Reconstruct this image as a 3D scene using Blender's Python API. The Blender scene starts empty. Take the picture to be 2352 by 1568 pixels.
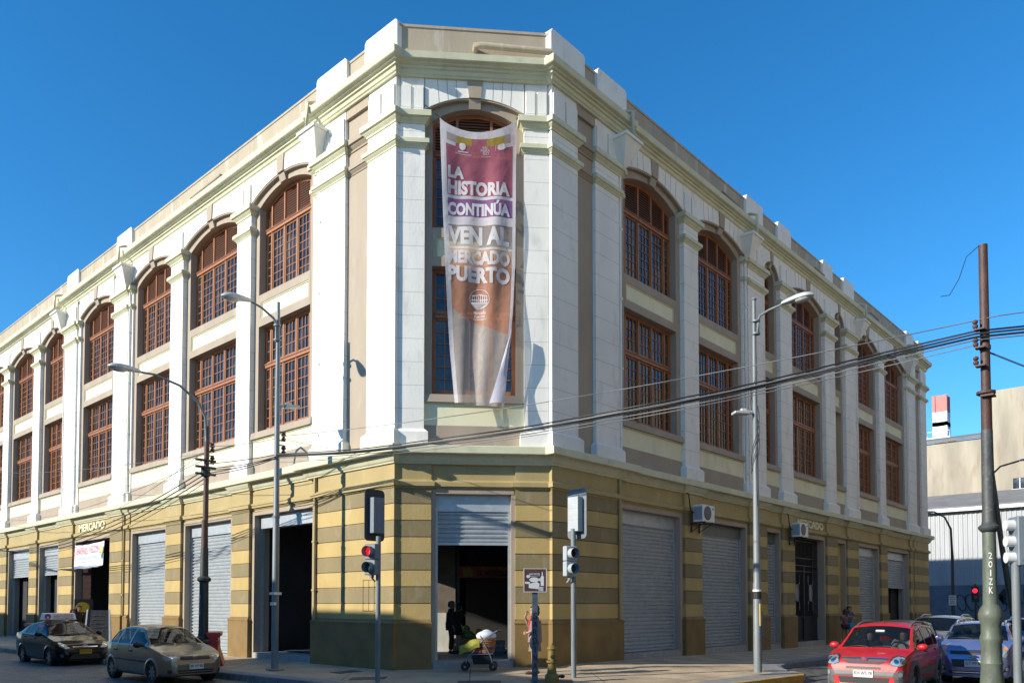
import bpy, bmesh, math, random
import numpy as np
from mathutils import Vector, Matrix
from mathutils.bvhtree import BVHTree
from math import sin, cos, pi, radians, sqrt, atan2
random.seed(7)
SC = bpy.context.scene
COL = SC.collection

# ------------------------------------------------------------------ camera
CAM = Vector((-12.98, -13.17, 1.65))
FW = Vector((0.739, 0.6737, 0.0)).normalized(); RT = Vector((FW.y, -FW.x, 0)); UPV = Vector((0, 0, 1))
PITCH = radians(2.0); FPX = 3139.64
cd = bpy.data.cameras.new('camera'); co = bpy.data.objects.new('camera', cd); COL.objects.link(co)
cd.sensor_width = 36; cd.lens = FPX / 4096 * 36; cd.shift_y = 0.2309; cd.clip_end = 3000; cd.clip_start = .1
co.location = CAM; co.rotation_euler = (radians(90) + PITCH, 0, atan2(-FW.x, FW.y))
SC.camera = co

# ------------------------------------------------------------------ light
SUN_AZ, SUN_EL = radians(157.5), radians(23.5)
SUND = Vector((cos(SUN_EL) * cos(SUN_AZ), cos(SUN_EL) * sin(SUN_AZ), sin(SUN_EL)))
sl = bpy.data.lights.new('sun', 'SUN'); so = bpy.data.objects.new('sun', sl); COL.objects.link(so)
sl.energy = 4.5; sl.angle = radians(.53); sl.color = (1, .93, .80)
so.rotation_euler = (-SUND).to_track_quat('-Z', 'Y').to_euler(); so.location = (-30, 10, 40)
W = bpy.data.worlds.new('World'); SC.world = W; W.use_nodes = True
nt = W.node_tree; bg = nt.nodes['Background']
sky = nt.nodes.new('ShaderNodeTexSky'); sky.sky_type = 'NISHITA'; sky.sun_disc = False
sky.sun_elevation = SUN_EL; sky.sun_rotation = pi / 2 - SUN_AZ
sky.air_density = 1.0; sky.dust_density = 0.0; sky.ozone_density = 6.0; sky.altitude = 0
hs = nt.nodes.new('ShaderNodeHueSaturation'); hs.inputs['Saturation'].default_value = 1.19; hs.inputs['Hue'].default_value = .495
nt.links.new(sky.outputs[0], hs.inputs['Color']); nt.links.new(hs.outputs[0], bg.inputs[0]); bg.inputs[1].default_value = 0.145
SC.view_settings.view_transform = 'Standard'; SC.view_settings.look = 'None'; SC.view_settings.gamma = 1
SC.view_settings.exposure = 0.6
SC.cycles.use_denoising = True
SC.cycles.max_bounces = 8; SC.cycles.transparent_max_bounces = 24

# ------------------------------------------------------------------ helpers
def tag(o, label=None, cat=None, group=None, kind=None):
    if label: o['label'] = label
    if cat: o['category'] = cat
    if group: o['group'] = group
    if kind: o['kind'] = kind
    return o

def empty(name, loc=(0, 0, 0), rz=0, label=None, cat=None, group=None):
    o = bpy.data.objects.new(name, None); COL.objects.link(o); o.location = loc; o.rotation_euler = (0, 0, rz)
    o.empty_display_size = .2
    return tag(o, label, cat, group)

def ident(a, b, c): return (a, b, c)

class MB:
    """collects geometry and links it as ONE mesh object"""
    def __init__(s, T=None): s.v = []; s.f = []; s.m = []; s.T = T or ident
    def add(s, vs, fs, mi=0):
        n = len(s.v); s.v += [s.T(*p) for p in vs]; s.f += [tuple(n + i for i in f) for f in fs]; s.m += [mi] * len(fs); return s
    def raw(s, vs, fs, mi=0):
        n = len(s.v); s.v += [tuple(p) for p in vs]; s.f += [tuple(n + i for i in f) for f in fs]; s.m += [mi] * len(fs); return s
    def box(s, a0, a1, b0, b1, c0, c1, mi=0):
        return s.add([(a0,b0,c0),(a1,b0,c0),(a1,b1,c0),(a0,b1,c0),(a0,b0,c1),(a1,b0,c1),(a1,b1,c1),(a0,b1,c1)],
              [(0,3,2,1),(4,5,6,7),(0,1,5,4),(1,2,6,5),(2,3,7,6),(3,0,4,7)], mi)
    def hexa(s, p, mi=0):
        return s.add(p, [(0,3,2,1),(4,5,6,7),(0,1,5,4),(1,2,6,5),(2,3,7,6),(3,0,4,7)], mi)
    def strip(s, ss, lo, hi, o0, o1, mi=0):
        """solid band between curves lo(s) and hi(s), from depth o0 (back) to o1 (front)"""
        vs = []; n = len(ss)
        for q in ss: vs += [(q, o0, lo(q)), (q, o1, lo(q)), (q, o1, hi(q)), (q, o0, hi(q))]
        fs = []
        for i in range(n - 1):
            a = 4 * i; b = a + 4
            fs += [(a+1, b+1, b+2, a+2), (a, a+3, b+3, b), (a, b, b+1, a+1), (a+3, a+2, b+2, b+3)]
        fs += [(0, 1, 2, 3), (4*(n-1), 4*(n-1)+3, 4*(n-1)+2, 4*(n-1)+1)]
        return s.add(vs, fs, mi)
    def mould(s, s0, s1, prof, back=-.05, mi=0, ret=True):
        """profile [(o,z)] run from s0 to s1 with returned ends"""
        vs = []; n = len(prof)
        for (o, z) in prof:
            e = o if ret else 0
            vs += [(s0 - e, back, z), (s0 - e, o, z), (s1 + e, o, z), (s1 + e, back, z)]
        fs = []
        for i in range(n - 1):
            a = 4 * i; b = a + 4
            fs += [(a, a+1, b+1, b), (a+1, a+2, b+2, b+1), (a+2, a+3, b+3, b+2), (a+3, a, b, b+3)]
        fs += [(0, 3, 2, 1), tuple(4*(n-1)+k for k in range(4))]
        return s.add(vs, fs, mi)
    def tube(s, pts, r, n=8, mi=0, cap=True):
        pts = [Vector(p) for p in pts]; rs = r if isinstance(r, (list, tuple)) else [r] * len(pts)
        vs = []; up = Vector((0, 0, 1))
        for i, p in enumerate(pts):
            t = (pts[min(i+1, len(pts)-1)] - pts[max(i-1, 0)])
            t = t.normalized() if t.length > 1e-9 else Vector((0, 0, 1))
            a = t.cross(up)
            if a.length < .05: a = t.cross(Vector((1, 0, 0)))
            a.normalize(); b = t.cross(a)
            for k in range(n):
                w = 2 * pi * k / n; q = p + (a * cos(w) + b * sin(w)) * rs[i]; vs.append(tuple(q))
        fs = []
        for i in range(len(pts) - 1):
            for k in range(n):
                k2 = (k + 1) % n; fs.append((i*n+k, i*n+k2, (i+1)*n+k2, (i+1)*n+k))
        if cap: fs += [tuple(range(n))[::-1], tuple((len(pts)-1)*n + k for k in range(n))]
        return s.add(vs, fs, mi)
    def lathe(s, c, prof, n=20, mi=0, axis='z'):
        """prof [(r,h)] turned about an axis through c"""
        vs = []
        for (r, h) in prof:
            for k in range(n):
                w = 2 * pi * k / n; a, b = r * cos(w), r * sin(w)
                vs.append((c[0]+a, c[1]+b, c[2]+h) if axis == 'z' else ((c[0]+a, c[1]+h, c[2]+b) if axis == 'y' else (c[0]+h, c[1]+a, c[2]+b)))
        fs = []
        for i in range(len(prof) - 1):
            for k in range(n):
                k2 = (k + 1) % n; fs.append((i*n+k, i*n+k2, (i+1)*n+k2, (i+1)*n+k))
        fs += [tuple(range(n))[::-1], tuple((len(prof)-1)*n + k for k in range(n))]
        return s.add(vs, fs, mi)
    def ball(s, c, r, n=12, m=8, mi=0):
        rr = r if isinstance(r, (tuple, list)) else (r, r, r)
        vs = [(c[0], c[1], c[2] - rr[2])]; fs = []
        for i in range(1, m):
            ph = pi * i / m
            for k in range(n):
                w = 2 * pi * k / n; vs.append((c[0]+rr[0]*sin(ph)*cos(w), c[1]+rr[1]*sin(ph)*sin(w), c[2]-rr[2]*cos(ph)))
        vs.append((c[0], c[1], c[2] + rr[2])); L = len(vs) - 1
        for k in range(n):
            k2 = (k+1) % n; fs.append((0, 1+k2, 1+k)); fs.append((L, L-n+k, L-n+k2))
            for i in range(m - 2): fs.append((1+i*n+k, 1+i*n+k2, 1+(i+1)*n+k2, 1+(i+1)*n+k))
        return s.add(vs, fs, mi)
    def build(s, name, mats, parent=None, smooth=None, bevel=0, recalc=True):
        me = bpy.data.meshes.new(name); me.from_pydata(s.v, [], s.f)
        mats = mats if isinstance(mats, (list, tuple)) else [mats]
        for m in mats: me.materials.append(m)
        me.polygons.foreach_set('material_index', s.m)
        if recalc:
            bm = bmesh.new(); bm.from_mesh(me); bmesh.ops.recalc_face_normals(bm, faces=bm.faces)
            if bevel: bmesh.ops.bevel(bm, geom=[e for e in bm.edges if len(e.link_faces) == 2 and e.calc_face_angle(0) > .6], offset=bevel, segments=1, affect='EDGES', clamp_overlap=True)
            bm.to_mesh(me); bm.free()
        if smooth is not None:
            me.polygons.foreach_set('use_smooth', [True] * len(me.polygons)); me.set_sharp_from_angle(angle=radians(smooth))
        me.update()
        o = bpy.data.objects.new(name, me); COL.objects.link(o)
        if parent: o.parent = parent
        return o

def lin(c):
    """sRGB 0-255 to linear"""
    return tuple((x/255/12.92 if x/255 <= .04045 else ((x/255+.055)/1.055)**2.4) for x in c)

MATS = {}
def mat(name, col, rough=.7, metal=0, var=.12, scale=3., bump=.0, bscale=40., coat=0, stretch=1, spec=.5, alpha=None, dirt=0, dcol=None, joint=0, trans=0):
    """plain painted or stone surface with its own uneven colour, wear and grain"""
    if name in MATS: return MATS[name]
    m = bpy.data.materials.new(name); m.use_nodes = True; t = m.node_tree; N = t.nodes; L = t.links
    b = N['Principled BSDF']; b.inputs['Roughness'].default_value = rough; b.inputs['Metallic'].default_value = metal
    b.inputs['Coat Weight'].default_value = coat; b.inputs['Coat Roughness'].default_value = .05
    b.inputs['Specular IOR Level'].default_value = spec
    b.inputs['Transmission Weight'].default_value = trans
    tc = N.new('ShaderNodeTexCoord'); mp = N.new('ShaderNodeMapping'); mp.inputs['Scale'].default_value = (1, 1, 1/stretch)
    L.new(tc.outputs['Object'], mp.inputs[0])
    def noise(sc, det=5):
        n = N.new('ShaderNodeTexNoise'); n.inputs['Scale'].default_value = sc; n.inputs['Detail'].default_value = det; L.new(mp.outputs[0], n.inputs['Vector']); return n
    n1 = noise(scale)
    r = N.new('ShaderNodeMapRange'); r.inputs[1].default_value = .3; r.inputs[2].default_value = .7
    r.inputs[3].default_value = 1 - var; r.inputs[4].default_value = 1 + var * .6
    L.new(n1.outputs[0], r.inputs[0])
    mx = N.new('ShaderNodeVectorMath'); mx.operation = 'SCALE'; mx.inputs[0].default_value = col[:3]; L.new(r.outputs[0], mx.inputs['Scale'])
    out = mx.outputs[0]
    if dirt:
        n2 = noise(scale * 2.3, 8); cr = N.new('ShaderNodeMapRange'); cr.inputs[1].default_value = .56; cr.inputs[2].default_value = .74
        cr.inputs[3].default_value = 0; cr.inputs[4].default_value = dirt; L.new(n2.outputs[0], cr.inputs[0])
        m2 = N.new('ShaderNodeMix'); m2.data_type = 'RGBA'; L.new(cr.outputs[0], m2.inputs[0]); L.new(out, m2.inputs[6]); m2.inputs[7].default_value = (*(dcol or (.1, .09, .07)), 1); out = m2.outputs[2]
    if joint:
        sp = N.new('ShaderNodeSeparateXYZ'); L.new(tc.outputs['Object'], sp.inputs[0])
        fr = N.new('ShaderNodeMath'); fr.operation = 'MODULO'; L.new(sp.outputs[2], fr.inputs[0]); fr.inputs[1].default_value = joint
        lt = N.new('ShaderNodeMath'); lt.operation = 'LESS_THAN'; L.new(fr.outputs[0], lt.inputs[0]); lt.inputs[1].default_value = .014
        ml = N.new('ShaderNodeMath'); ml.operation = 'MULTIPLY'; L.new(lt.outputs[0], ml.inputs[0]); ml.inputs[1].default_value = .55
        m3 = N.new('ShaderNodeMix'); m3.data_type = 'RGBA'; L.new(ml.outputs[0], m3.inputs[0]); L.new(out, m3.inputs[6]); m3.inputs[7].default_value = (.2, .19, .17, 1); out = m3.outputs[2]
    L.new(out, b.inputs['Base Color'])
    if bump:
        n3 = noise(bscale, 4); bp = N.new('ShaderNodeBump'); bp.inputs['Strength'].default_value = bump; bp.inputs['Distance'].default_value = .02; L.new(n3.outputs[0], bp.inputs['Height']); L.new(bp.outputs[0], b.inputs['Normal'])
    if alpha is not None: b.inputs['Alpha'].default_value = alpha
    MATS[name] = m; return m

def emit(name, col, st=1):
    m = bpy.data.materials.new(name); m.use_nodes = True; b = m.node_tree.nodes['Principled BSDF']
    b.inputs['Base Color'].default_value = (*col, 1); b.inputs['Emission Color'].default_value = (*col, 1); b.inputs['Emission Strength'].default_value = st; return m

def text_mesh(txt, size=1, bold=0, space=1, align='CENTER'):
    """letters as flat triangulated geometry: verts (x,y), faces"""
    cu = bpy.data.curves.new('txt', 'FONT'); cu.body = txt; cu.size = size; cu.offset = bold; cu.space_character = space
    cu.align_x = align; cu.align_y = 'CENTER'; cu.resolution_u = 3; cu.fill_mode = 'FRONT'
    o = bpy.data.objects.new('txt', cu); COL.objects.link(o); dg = bpy.context.evaluated_depsgraph_get(); dg.update()
    me = bpy.data.meshes.new_from_object(o.evaluated_get(dg)); vs = [(v.co.x, v.co.y) for v in me.vertices]; fs = [tuple(p.vertices) for p in me.polygons]
    bpy.data.objects.remove(o); bpy.data.curves.remove(cu); bpy.data.meshes.remove(me); return vs, fs

def fit_text(txt, w, h, bold=0, space=1):
    vs, fs = text_mesh(txt, 1, bold, space); xs = [p[0] for p in vs]; ys = [p[1] for p in vs]
    x0, x1, y0, y1 = min(xs), max(xs), min(ys), max(ys)
    return [((x - (x0+x1)/2) / (x1-x0) * w, (y - (y0+y1)/2) / (y1-y0) * h) for x, y in vs], fs

def ray_dir(u, v):
    """u,v in pixels of the 2352x1568 photograph"""
    f = FPX / (4096/2352); a = (u - 1176) / f; b = -(v - 2311.36/(4096/2352)) / f
    F = FW * cos(PITCH) + UPV * sin(PITCH); U = -FW * sin(PITCH) + UPV * cos(PITCH)
    return F + RT * a + U * b
def at(u, v, z=None, x=None, y=None):
    d = ray_dir(u, v)
    k = (z - CAM.z)/d.z if z is not None else ((x - CAM.x)/d.x if x is not None else (y - CAM.y)/d.y)
    return CAM + d * k

# ------------------------------------------------------------------ paints
WHITE = mat('white_plaster', (.81, .78, .705), .75, var=.09, scale=1.2, bump=.2, bscale=22, dirt=.4, dcol=(.45, .43, .38), joint=.62, stretch=2.5)
WHITE2 = mat('white_plaster_plain', (.82, .79, .715), .75, var=.06, scale=1.5, bump=.12, bscale=30, dirt=.25, dcol=(.45, .43, .38), stretch=2)
CREAM = mat('cream_plaster', (.74, .70, .475), .75, var=.08, scale=1.3, bump=.12, bscale=30, dirt=.25, dcol=(.4, .38, .24), stretch=2)
TRIM = mat('pale_green_trim', (.62, .60, .41), .7, var=.1, scale=2, bump=.1, dirt=.35, dcol=(.34, .33, .22), stretch=1.5)
TAN = mat('tan_plaster', (.37, .30, .225), .8, var=.1, scale=1.4, bump=.15, bscale=30, dirt=.2, dcol=(.56, .52, .46), stretch=3)
TANW = mat('tan_parapet_plaster', (.40, .335, .24), .8, var=.12, scale=1.6, bump=.15, dirt=.55, dcol=(.66, .64, .6), stretch=5)
OCHL = mat('ochre_light_plaster', (.46, .335, .125), .72, var=.14, scale=1.3, bump=.25, bscale=18, dirt=.3, dcol=(.5, .45, .33), stretch=2)
OCHD = mat('ochre_dark_plaster', (.235, .185, .088), .72, var=.14, scale=1.3, bump=.25, bscale=18, dirt=.28, dcol=(.45, .4, .3), stretch=2)
OCHF = mat('ochre_frieze_plaster', (.40, .31, .135), .72, var=.1, scale=1.6, bump=.15, dirt=.25, dcol=(.52, .47, .36), stretch=2)
PLIN = mat('plinth_plaster', (.215, .135, .042), .7, var=.2, scale=1.8, bump=.25, bscale=18, dirt=.45, dcol=(.14, .12, .08), stretch=1)
WOOD = mat('orange_brown_wood', (.32, .118, .04), .5, var=.2, scale=8, bump=.1, stretch=5)
LOUV = mat('louvre_wood', (.22, .078, .032), .55, var=.2, scale=8, stretch=.3)
GALV = mat('galvanised_steel', (.44, .475, .495), .42, metal=.35, var=.12, scale=5, bump=.05, dirt=.3, dcol=(.33, .34, .34))
GALVD = mat('dark_green_steel', (.12, .14, .13), .5, metal=.2, var=.1, scale=3)
CONC = mat('concrete', (.33, .32, .30), .85, var=.18, scale=3, bump=.3, bscale=25, dirt=.3, dcol=(.14, .13, .12))
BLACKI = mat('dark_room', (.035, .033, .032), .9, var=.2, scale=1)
IRON = mat('black_iron', (.03, .03, .032), .5, metal=.3, var=.2, scale=8)
GREYIRON = mat('grey_iron', (.30, .31, .32), .5, metal=.3, var=.2, scale=8)
STEELP = mat('grey_pole_paint', (.18, .205, .215), .5, metal=0, var=.18, scale=5, bump=.1, dirt=.4, dcol=(.20, .2, .19), stretch=3)
DPOLE = mat('dark_pole_paint', (.045, .05, .048), .5, metal=.2, var=.2, scale=5, dirt=.3, dcol=(.2, .18, .15), stretch=3)
RUST = mat('rust_brown_paint', (.085, .04, .03), .6, var=.3, scale=9, bump=.3, dirt=.35, dcol=(.16, .09, .055), stretch=2)
GREENP = mat('green_grey_pole_paint', (.115, .135, .10), .5, var=.25, scale=7, bump=.25, dirt=.4, dcol=(.2, .19, .14), stretch=2)
RUBBER = mat('black_rubber', (.018, .018, .019), .75, var=.2, scale=10)
BLACKP = mat('black_plastic', (.022, .022, .024), .5, var=.15, scale=6)
GREYP = mat('grey_plastic', (.11, .11, .115), .5, var=.15, scale=6)
WPLAS = mat('white_plastic', (.74, .74, .72), .4, var=.05, scale=4)
SKIN = mat('skin', (.42, .23, .15), .55, var=.08, scale=12)
HAIRD = mat('dark_hair', (.02, .014, .011), .6, var=.3, scale=40)
REDPL = mat('red_plastic', (.42, .02, .02), .4, var=.12, scale=4, dirt=.2, dcol=(.25, .05, .04))
def glass_dark(name='window_glass', col=(.018, .024, .032)):
    m = bpy.data.materials.new(name); m.use_nodes = True; t = m.node_tree; b = t.nodes['Principled BSDF']
    b.inputs['Base Color'].default_value = (*col, 1); b.inputs['Roughness'].default_value = .06; b.inputs['Specular IOR Level'].default_value = .75
    tc = t.nodes.new('ShaderNodeTexCoord'); n = t.nodes.new('ShaderNodeTexNoise'); n.inputs['Scale'].default_value = 2.2; t.links.new(tc.outputs['Object'], n.inputs['Vector'])
    bp = t.nodes.new('ShaderNodeBump'); bp.inputs['Strength'].default_value = .12; bp.inputs['Distance'].default_value = .05
    t.links.new(n.outputs[0], bp.inputs['Height']); t.links.new(bp.outputs[0], b.inputs['Normal'])
    n2 = t.nodes.new('ShaderNodeTexNoise'); n2.inputs['Scale'].default_value = 1.3; n2.inputs['Detail'].default_value = 6; t.links.new(tc.outputs['Object'], n2.inputs['Vector'])
    r = t.nodes.new('ShaderNodeMapRange'); r.inputs[1].default_value = .4; r.inputs[2].default_value = .75; r.inputs[3].default_value = .04; r.inputs[4].default_value = .3
    t.links.new(n2.outputs[0], r.inputs[0]); t.links.new(r.outputs[0], b.inputs['Roughness'])
    cr = t.nodes.new('ShaderNodeMix'); cr.data_type = 'RGBA'; cr.inputs[6].default_value = (*col, 1); cr.inputs[7].default_value = (.10, .105, .115, 1)
    r2 = t.nodes.new('ShaderNodeMapRange'); r2.inputs[1].default_value = .45; r2.inputs[2].default_value = .8; t.links.new(n2.outputs[0], r2.inputs[0]); t.links.new(r2.outputs[0], cr.inputs[0]); t.links.new(cr.outputs[2], b.inputs['Base Color'])
    return m
GLASS = glass_dark()
# ------------------------------------------------------------------ the market hall
LP = Vector((0, 2.82, 0)); RP = Vector((3.05, 0, 0)); CD = (RP - LP).normalized(); CN = Vector((CD.y, -CD.x, 0)); CW = (RP - LP).length
def FL(s, o, z): return (-o, s, z)                       # left street front, s runs along +Y
def FR(s, o, z): return (s, -o, z)                       # right street front, s runs along +X
def FC(t, o, z):                                         # cut-off corner
    p = LP + CD * t + CN * (o - .07); return (p.x, p.y, z)
MK = empty('market_hall', (0, 0, 0), 0, 'long two storey white and ochre market hall with arched wooden windows and a cut corner', 'market building')

def sweep(path, prof, name, m, parent, smooth=None):
    """profile [(o,z)] swept along a plan path, outward to the right of travel, mitred"""
    P = [Vector((p[0], p[1])) for p in path]; n = len(P); k = len(prof); vs = []; fs = []
    D = [(P[i+1] - P[i]).normalized() for i in range(n - 1)]
    for i in range(n):
        a = D[max(i-1, 0)]; b = D[min(i, n-2)]; na = Vector((a.y, -a.x)); nb = Vector((b.y, -b.x)); m_ = (na + nb).normalized(); sc = 1 / max(.3, m_.dot(na))
        for (o, z) in prof: q = P[i] + m_ * (o * sc); vs.append((q.x, q.y, z))
    for i in range(n - 1):
        for j in range(k - 1): fs.append((i*k+j, (i+1)*k+j, (i+1)*k+j+1, i*k+j+1))
    fs += [tuple(range(k))[::-1], tuple((n-1)*k + j for j in range(k))]
    b = MB(); b.raw(vs, fs); return b.build(name, m, parent, smooth)

CAP1 = [(.03, 14.46), (.04, 14.5), (.1, 14.56), (.115, 14.58), (.115, 14.6), (.17, 14.61), (.17, 14.76), (.13, 14.79)]
CAP2 = [(.02, 13.80), (.03, 13.83), (.08, 13.88), (.09, 13.9), (.12, 13.91), (.12, 14.02), (.08, 14.05)]
def pilaster(T, s0, s1, st0=0, st1=0, blocks=True):
    """white giant pilaster with two moulded bands, base block and set back side strips"""
    b = MB(T)
    b.box(s0, s1, -.6, 0, 5.7, 14.9)
    b.box(s0 + .02, s1 - .02, -.5, -.015, 14.9, 15.78)
    c = (s0 + s1) / 2
    b.box(s0 + .05, c - .04, -.4, .035, 14.75, 15.5); b.box(c + .04, s1 - .05, -.4, .035, 14.75, 15.5)
    if st0: b.box(s0 - st0, s0 - .002, -.6, -.085, 5.7, 15.6)
    if st1: b.box(s1 + .002, s1 + st1, -.6, -.085, 5.7, 15.6)
    o = b.build('pilaster', WHITE, MK)
    c_ = MB(T); c_.mould(s0, s1, CAP1, -.2); c_.mould(s0, s1, CAP2, -.2)
    for a0, a1, f in ((s0 - st0, s0 - .05, st0), (s1 + .05, s1 + st1, st1)):
        if f:
            for cp in (CAP1, CAP2): c_.mould(a0, a1, [(q - .08, z + .003) for q, z in cp], -.3)
    c_.build('capital', TRIM, o)
    d = MB(T); d.mould(s0, s1, [(.11, 5.7), (.11, 6.2), (.02, 6.29)], -.3)
    for a0, a1, f in ((s0 - st0, s0 - .05, st0), (s1 + .05, s1 + st1, st1)):
        if f: d.mould(a0, a1, [(.02, 5.7), (.02, 6.2), (-.05, 6.28)], -.3)
    d.build('base_block', WHITE2, o)
    return o

def window(T, a, b_, o, z0, z1, ztr, arch=None, cols=(1, 3, 3, 3, 1), rows=7, toprows=0):
    """a..b_ opening, o depth of frame front; arch(s) gives the curved head; louvres over the transom if arch"""
    fr = MB(T); gl = MB(T); lv = MB(T); w = b_ - a; top = arch or (lambda s: z1)
    unit = (w - .08) / (sum(c if c > 1 else 1.35 for c in cols)); xs = [a + .04]
    for c in cols: xs.append(xs[-1] + unit * (c if c > 1 else 1.35))
    F0 = o - .1
    fr.box(a, a + .07, F0, o, z0, top(a + .035) - .0); fr.box(b_ - .07, b_, F0, o, z0, top(b_ - .035)); fr.box(a + .07, b_ - .07, F0, o, z0, z0 + .09)
    n = 13; ss = [a + w * i / (n - 1) for i in range(n)]
    fr.strip(ss, lambda s: top(s) - .10, lambda s: top(s) + .02, F0 + .004, o - .004)
    fr.box(a + .07, b_ - .07, F0, o + .035, ztr - .07, ztr + .07); fr.box(a + .07, b_ - .07, F0 + .02, o + .06, ztr + .03, ztr + .06)
    for x in xs[1:-1]: fr.box(x - .036, x + .036, F0, o + .006, z0 + .09, top(x) - .06)
    def leaf(x0, x1, c, za, zb, r):
        for q in (x0, x1 - .038): fr.box(q, q + .038, F0 + .01, o - .014, za, zb)
        fr.box(x0 + .05, x1 - .05, F0 + .01, o - .018, za, za + .07); fr.box(x0 + .05, x1 - .05, F0 + .01, o - .018, zb - .055, zb)
        for i in range(1, c):
            q = x0 + .05 + (x1 - x0 - .1) * i / c; fr.box(q - .0115, q + .0115, F0 + .03, o - .028, za + .07, zb - .055)
        for i in range(1, r):
            q = za + .07 + (zb - za - .125) * i / r; fr.box(x0 + .05, x1 - .05, F0 + .032, o - .032, q - .0115, q + .0115)
    for i, c in enumerate(cols):
        x0, x1 = xs[i] + (.03 if i == 0 else .045), xs[i+1] - (.03 if i == len(cols)-1 else .045)
        leaf(x0, x1, c, z0 + .09, ztr - .07, rows)
        if arch:
            z = ztr + .12; tmax = max(top(x0), top(x1), top((x0+x1)/2)) - .08
            while z < tmax:
                u0, u1 = x0, x1
                if top(x0) - .09 < z or top(x1) - .09 < z:
                    g = [x0 + (x1 - x0) * k / 12 for k in range(13)]; ok = [q for q in g if top(q) - .09 > z]
                    if len(ok) < 2: break
                    u0, u1 = ok[0], ok[-1]
                lv.hexa([(u0, o-.075, z+.03), (u1, o-.075, z+.03), (u1, o-.03, z-.02), (u0, o-.03, z-.02), (u0, o-.075, z+.045), (u1, o-.075, z+.045), (u1, o-.03, z-.005), (u0, o-.03, z-.005)])
                z += .078
        elif toprows: leaf(x0, x1, c, ztr + .07, z1 - .07, toprows)
    if arch: gl.strip(ss, lambda s: ztr, lambda s: top(s), o - .2, o - .085, 1)
    # panes: each leaf's glass very slightly out of true
    for i, c in enumerate(cols):
        for za, zb in ([(z0 + .09, ztr - .07)] + ([(ztr + .07, z1 - .05)] if not arch else [])):
            e0, e1 = random.uniform(-.006, .006), random.uniform(-.006, .006)
            gl.add([(xs[i], o-.055+e0, za), (xs[i+1], o-.055-e0, za), (xs[i+1], o-.055+e1, zb), (xs[i], o-.055-e1, zb)], [(0, 1, 2, 3)], 0)
    gl.box(a, b_, o - .5, o - .4, z0, min(top(a), top(b_)), 1)
    w_ = fr.build('window', WOOD, MK); gl.build('glazing', [GLASS, BLACKI], w_)
    if arch: lv.build('louvre', LOUV, w_)
    return w_

def arc(a, b, z, r):
    c, h = (a + b) / 2, (b - a) / 2
    R = (h * h + r * r) / (2 * r)
    return lambda s: z + r - R + sqrt(max(1e-6, R * R - min(h, abs(s - c)) ** 2))

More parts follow.
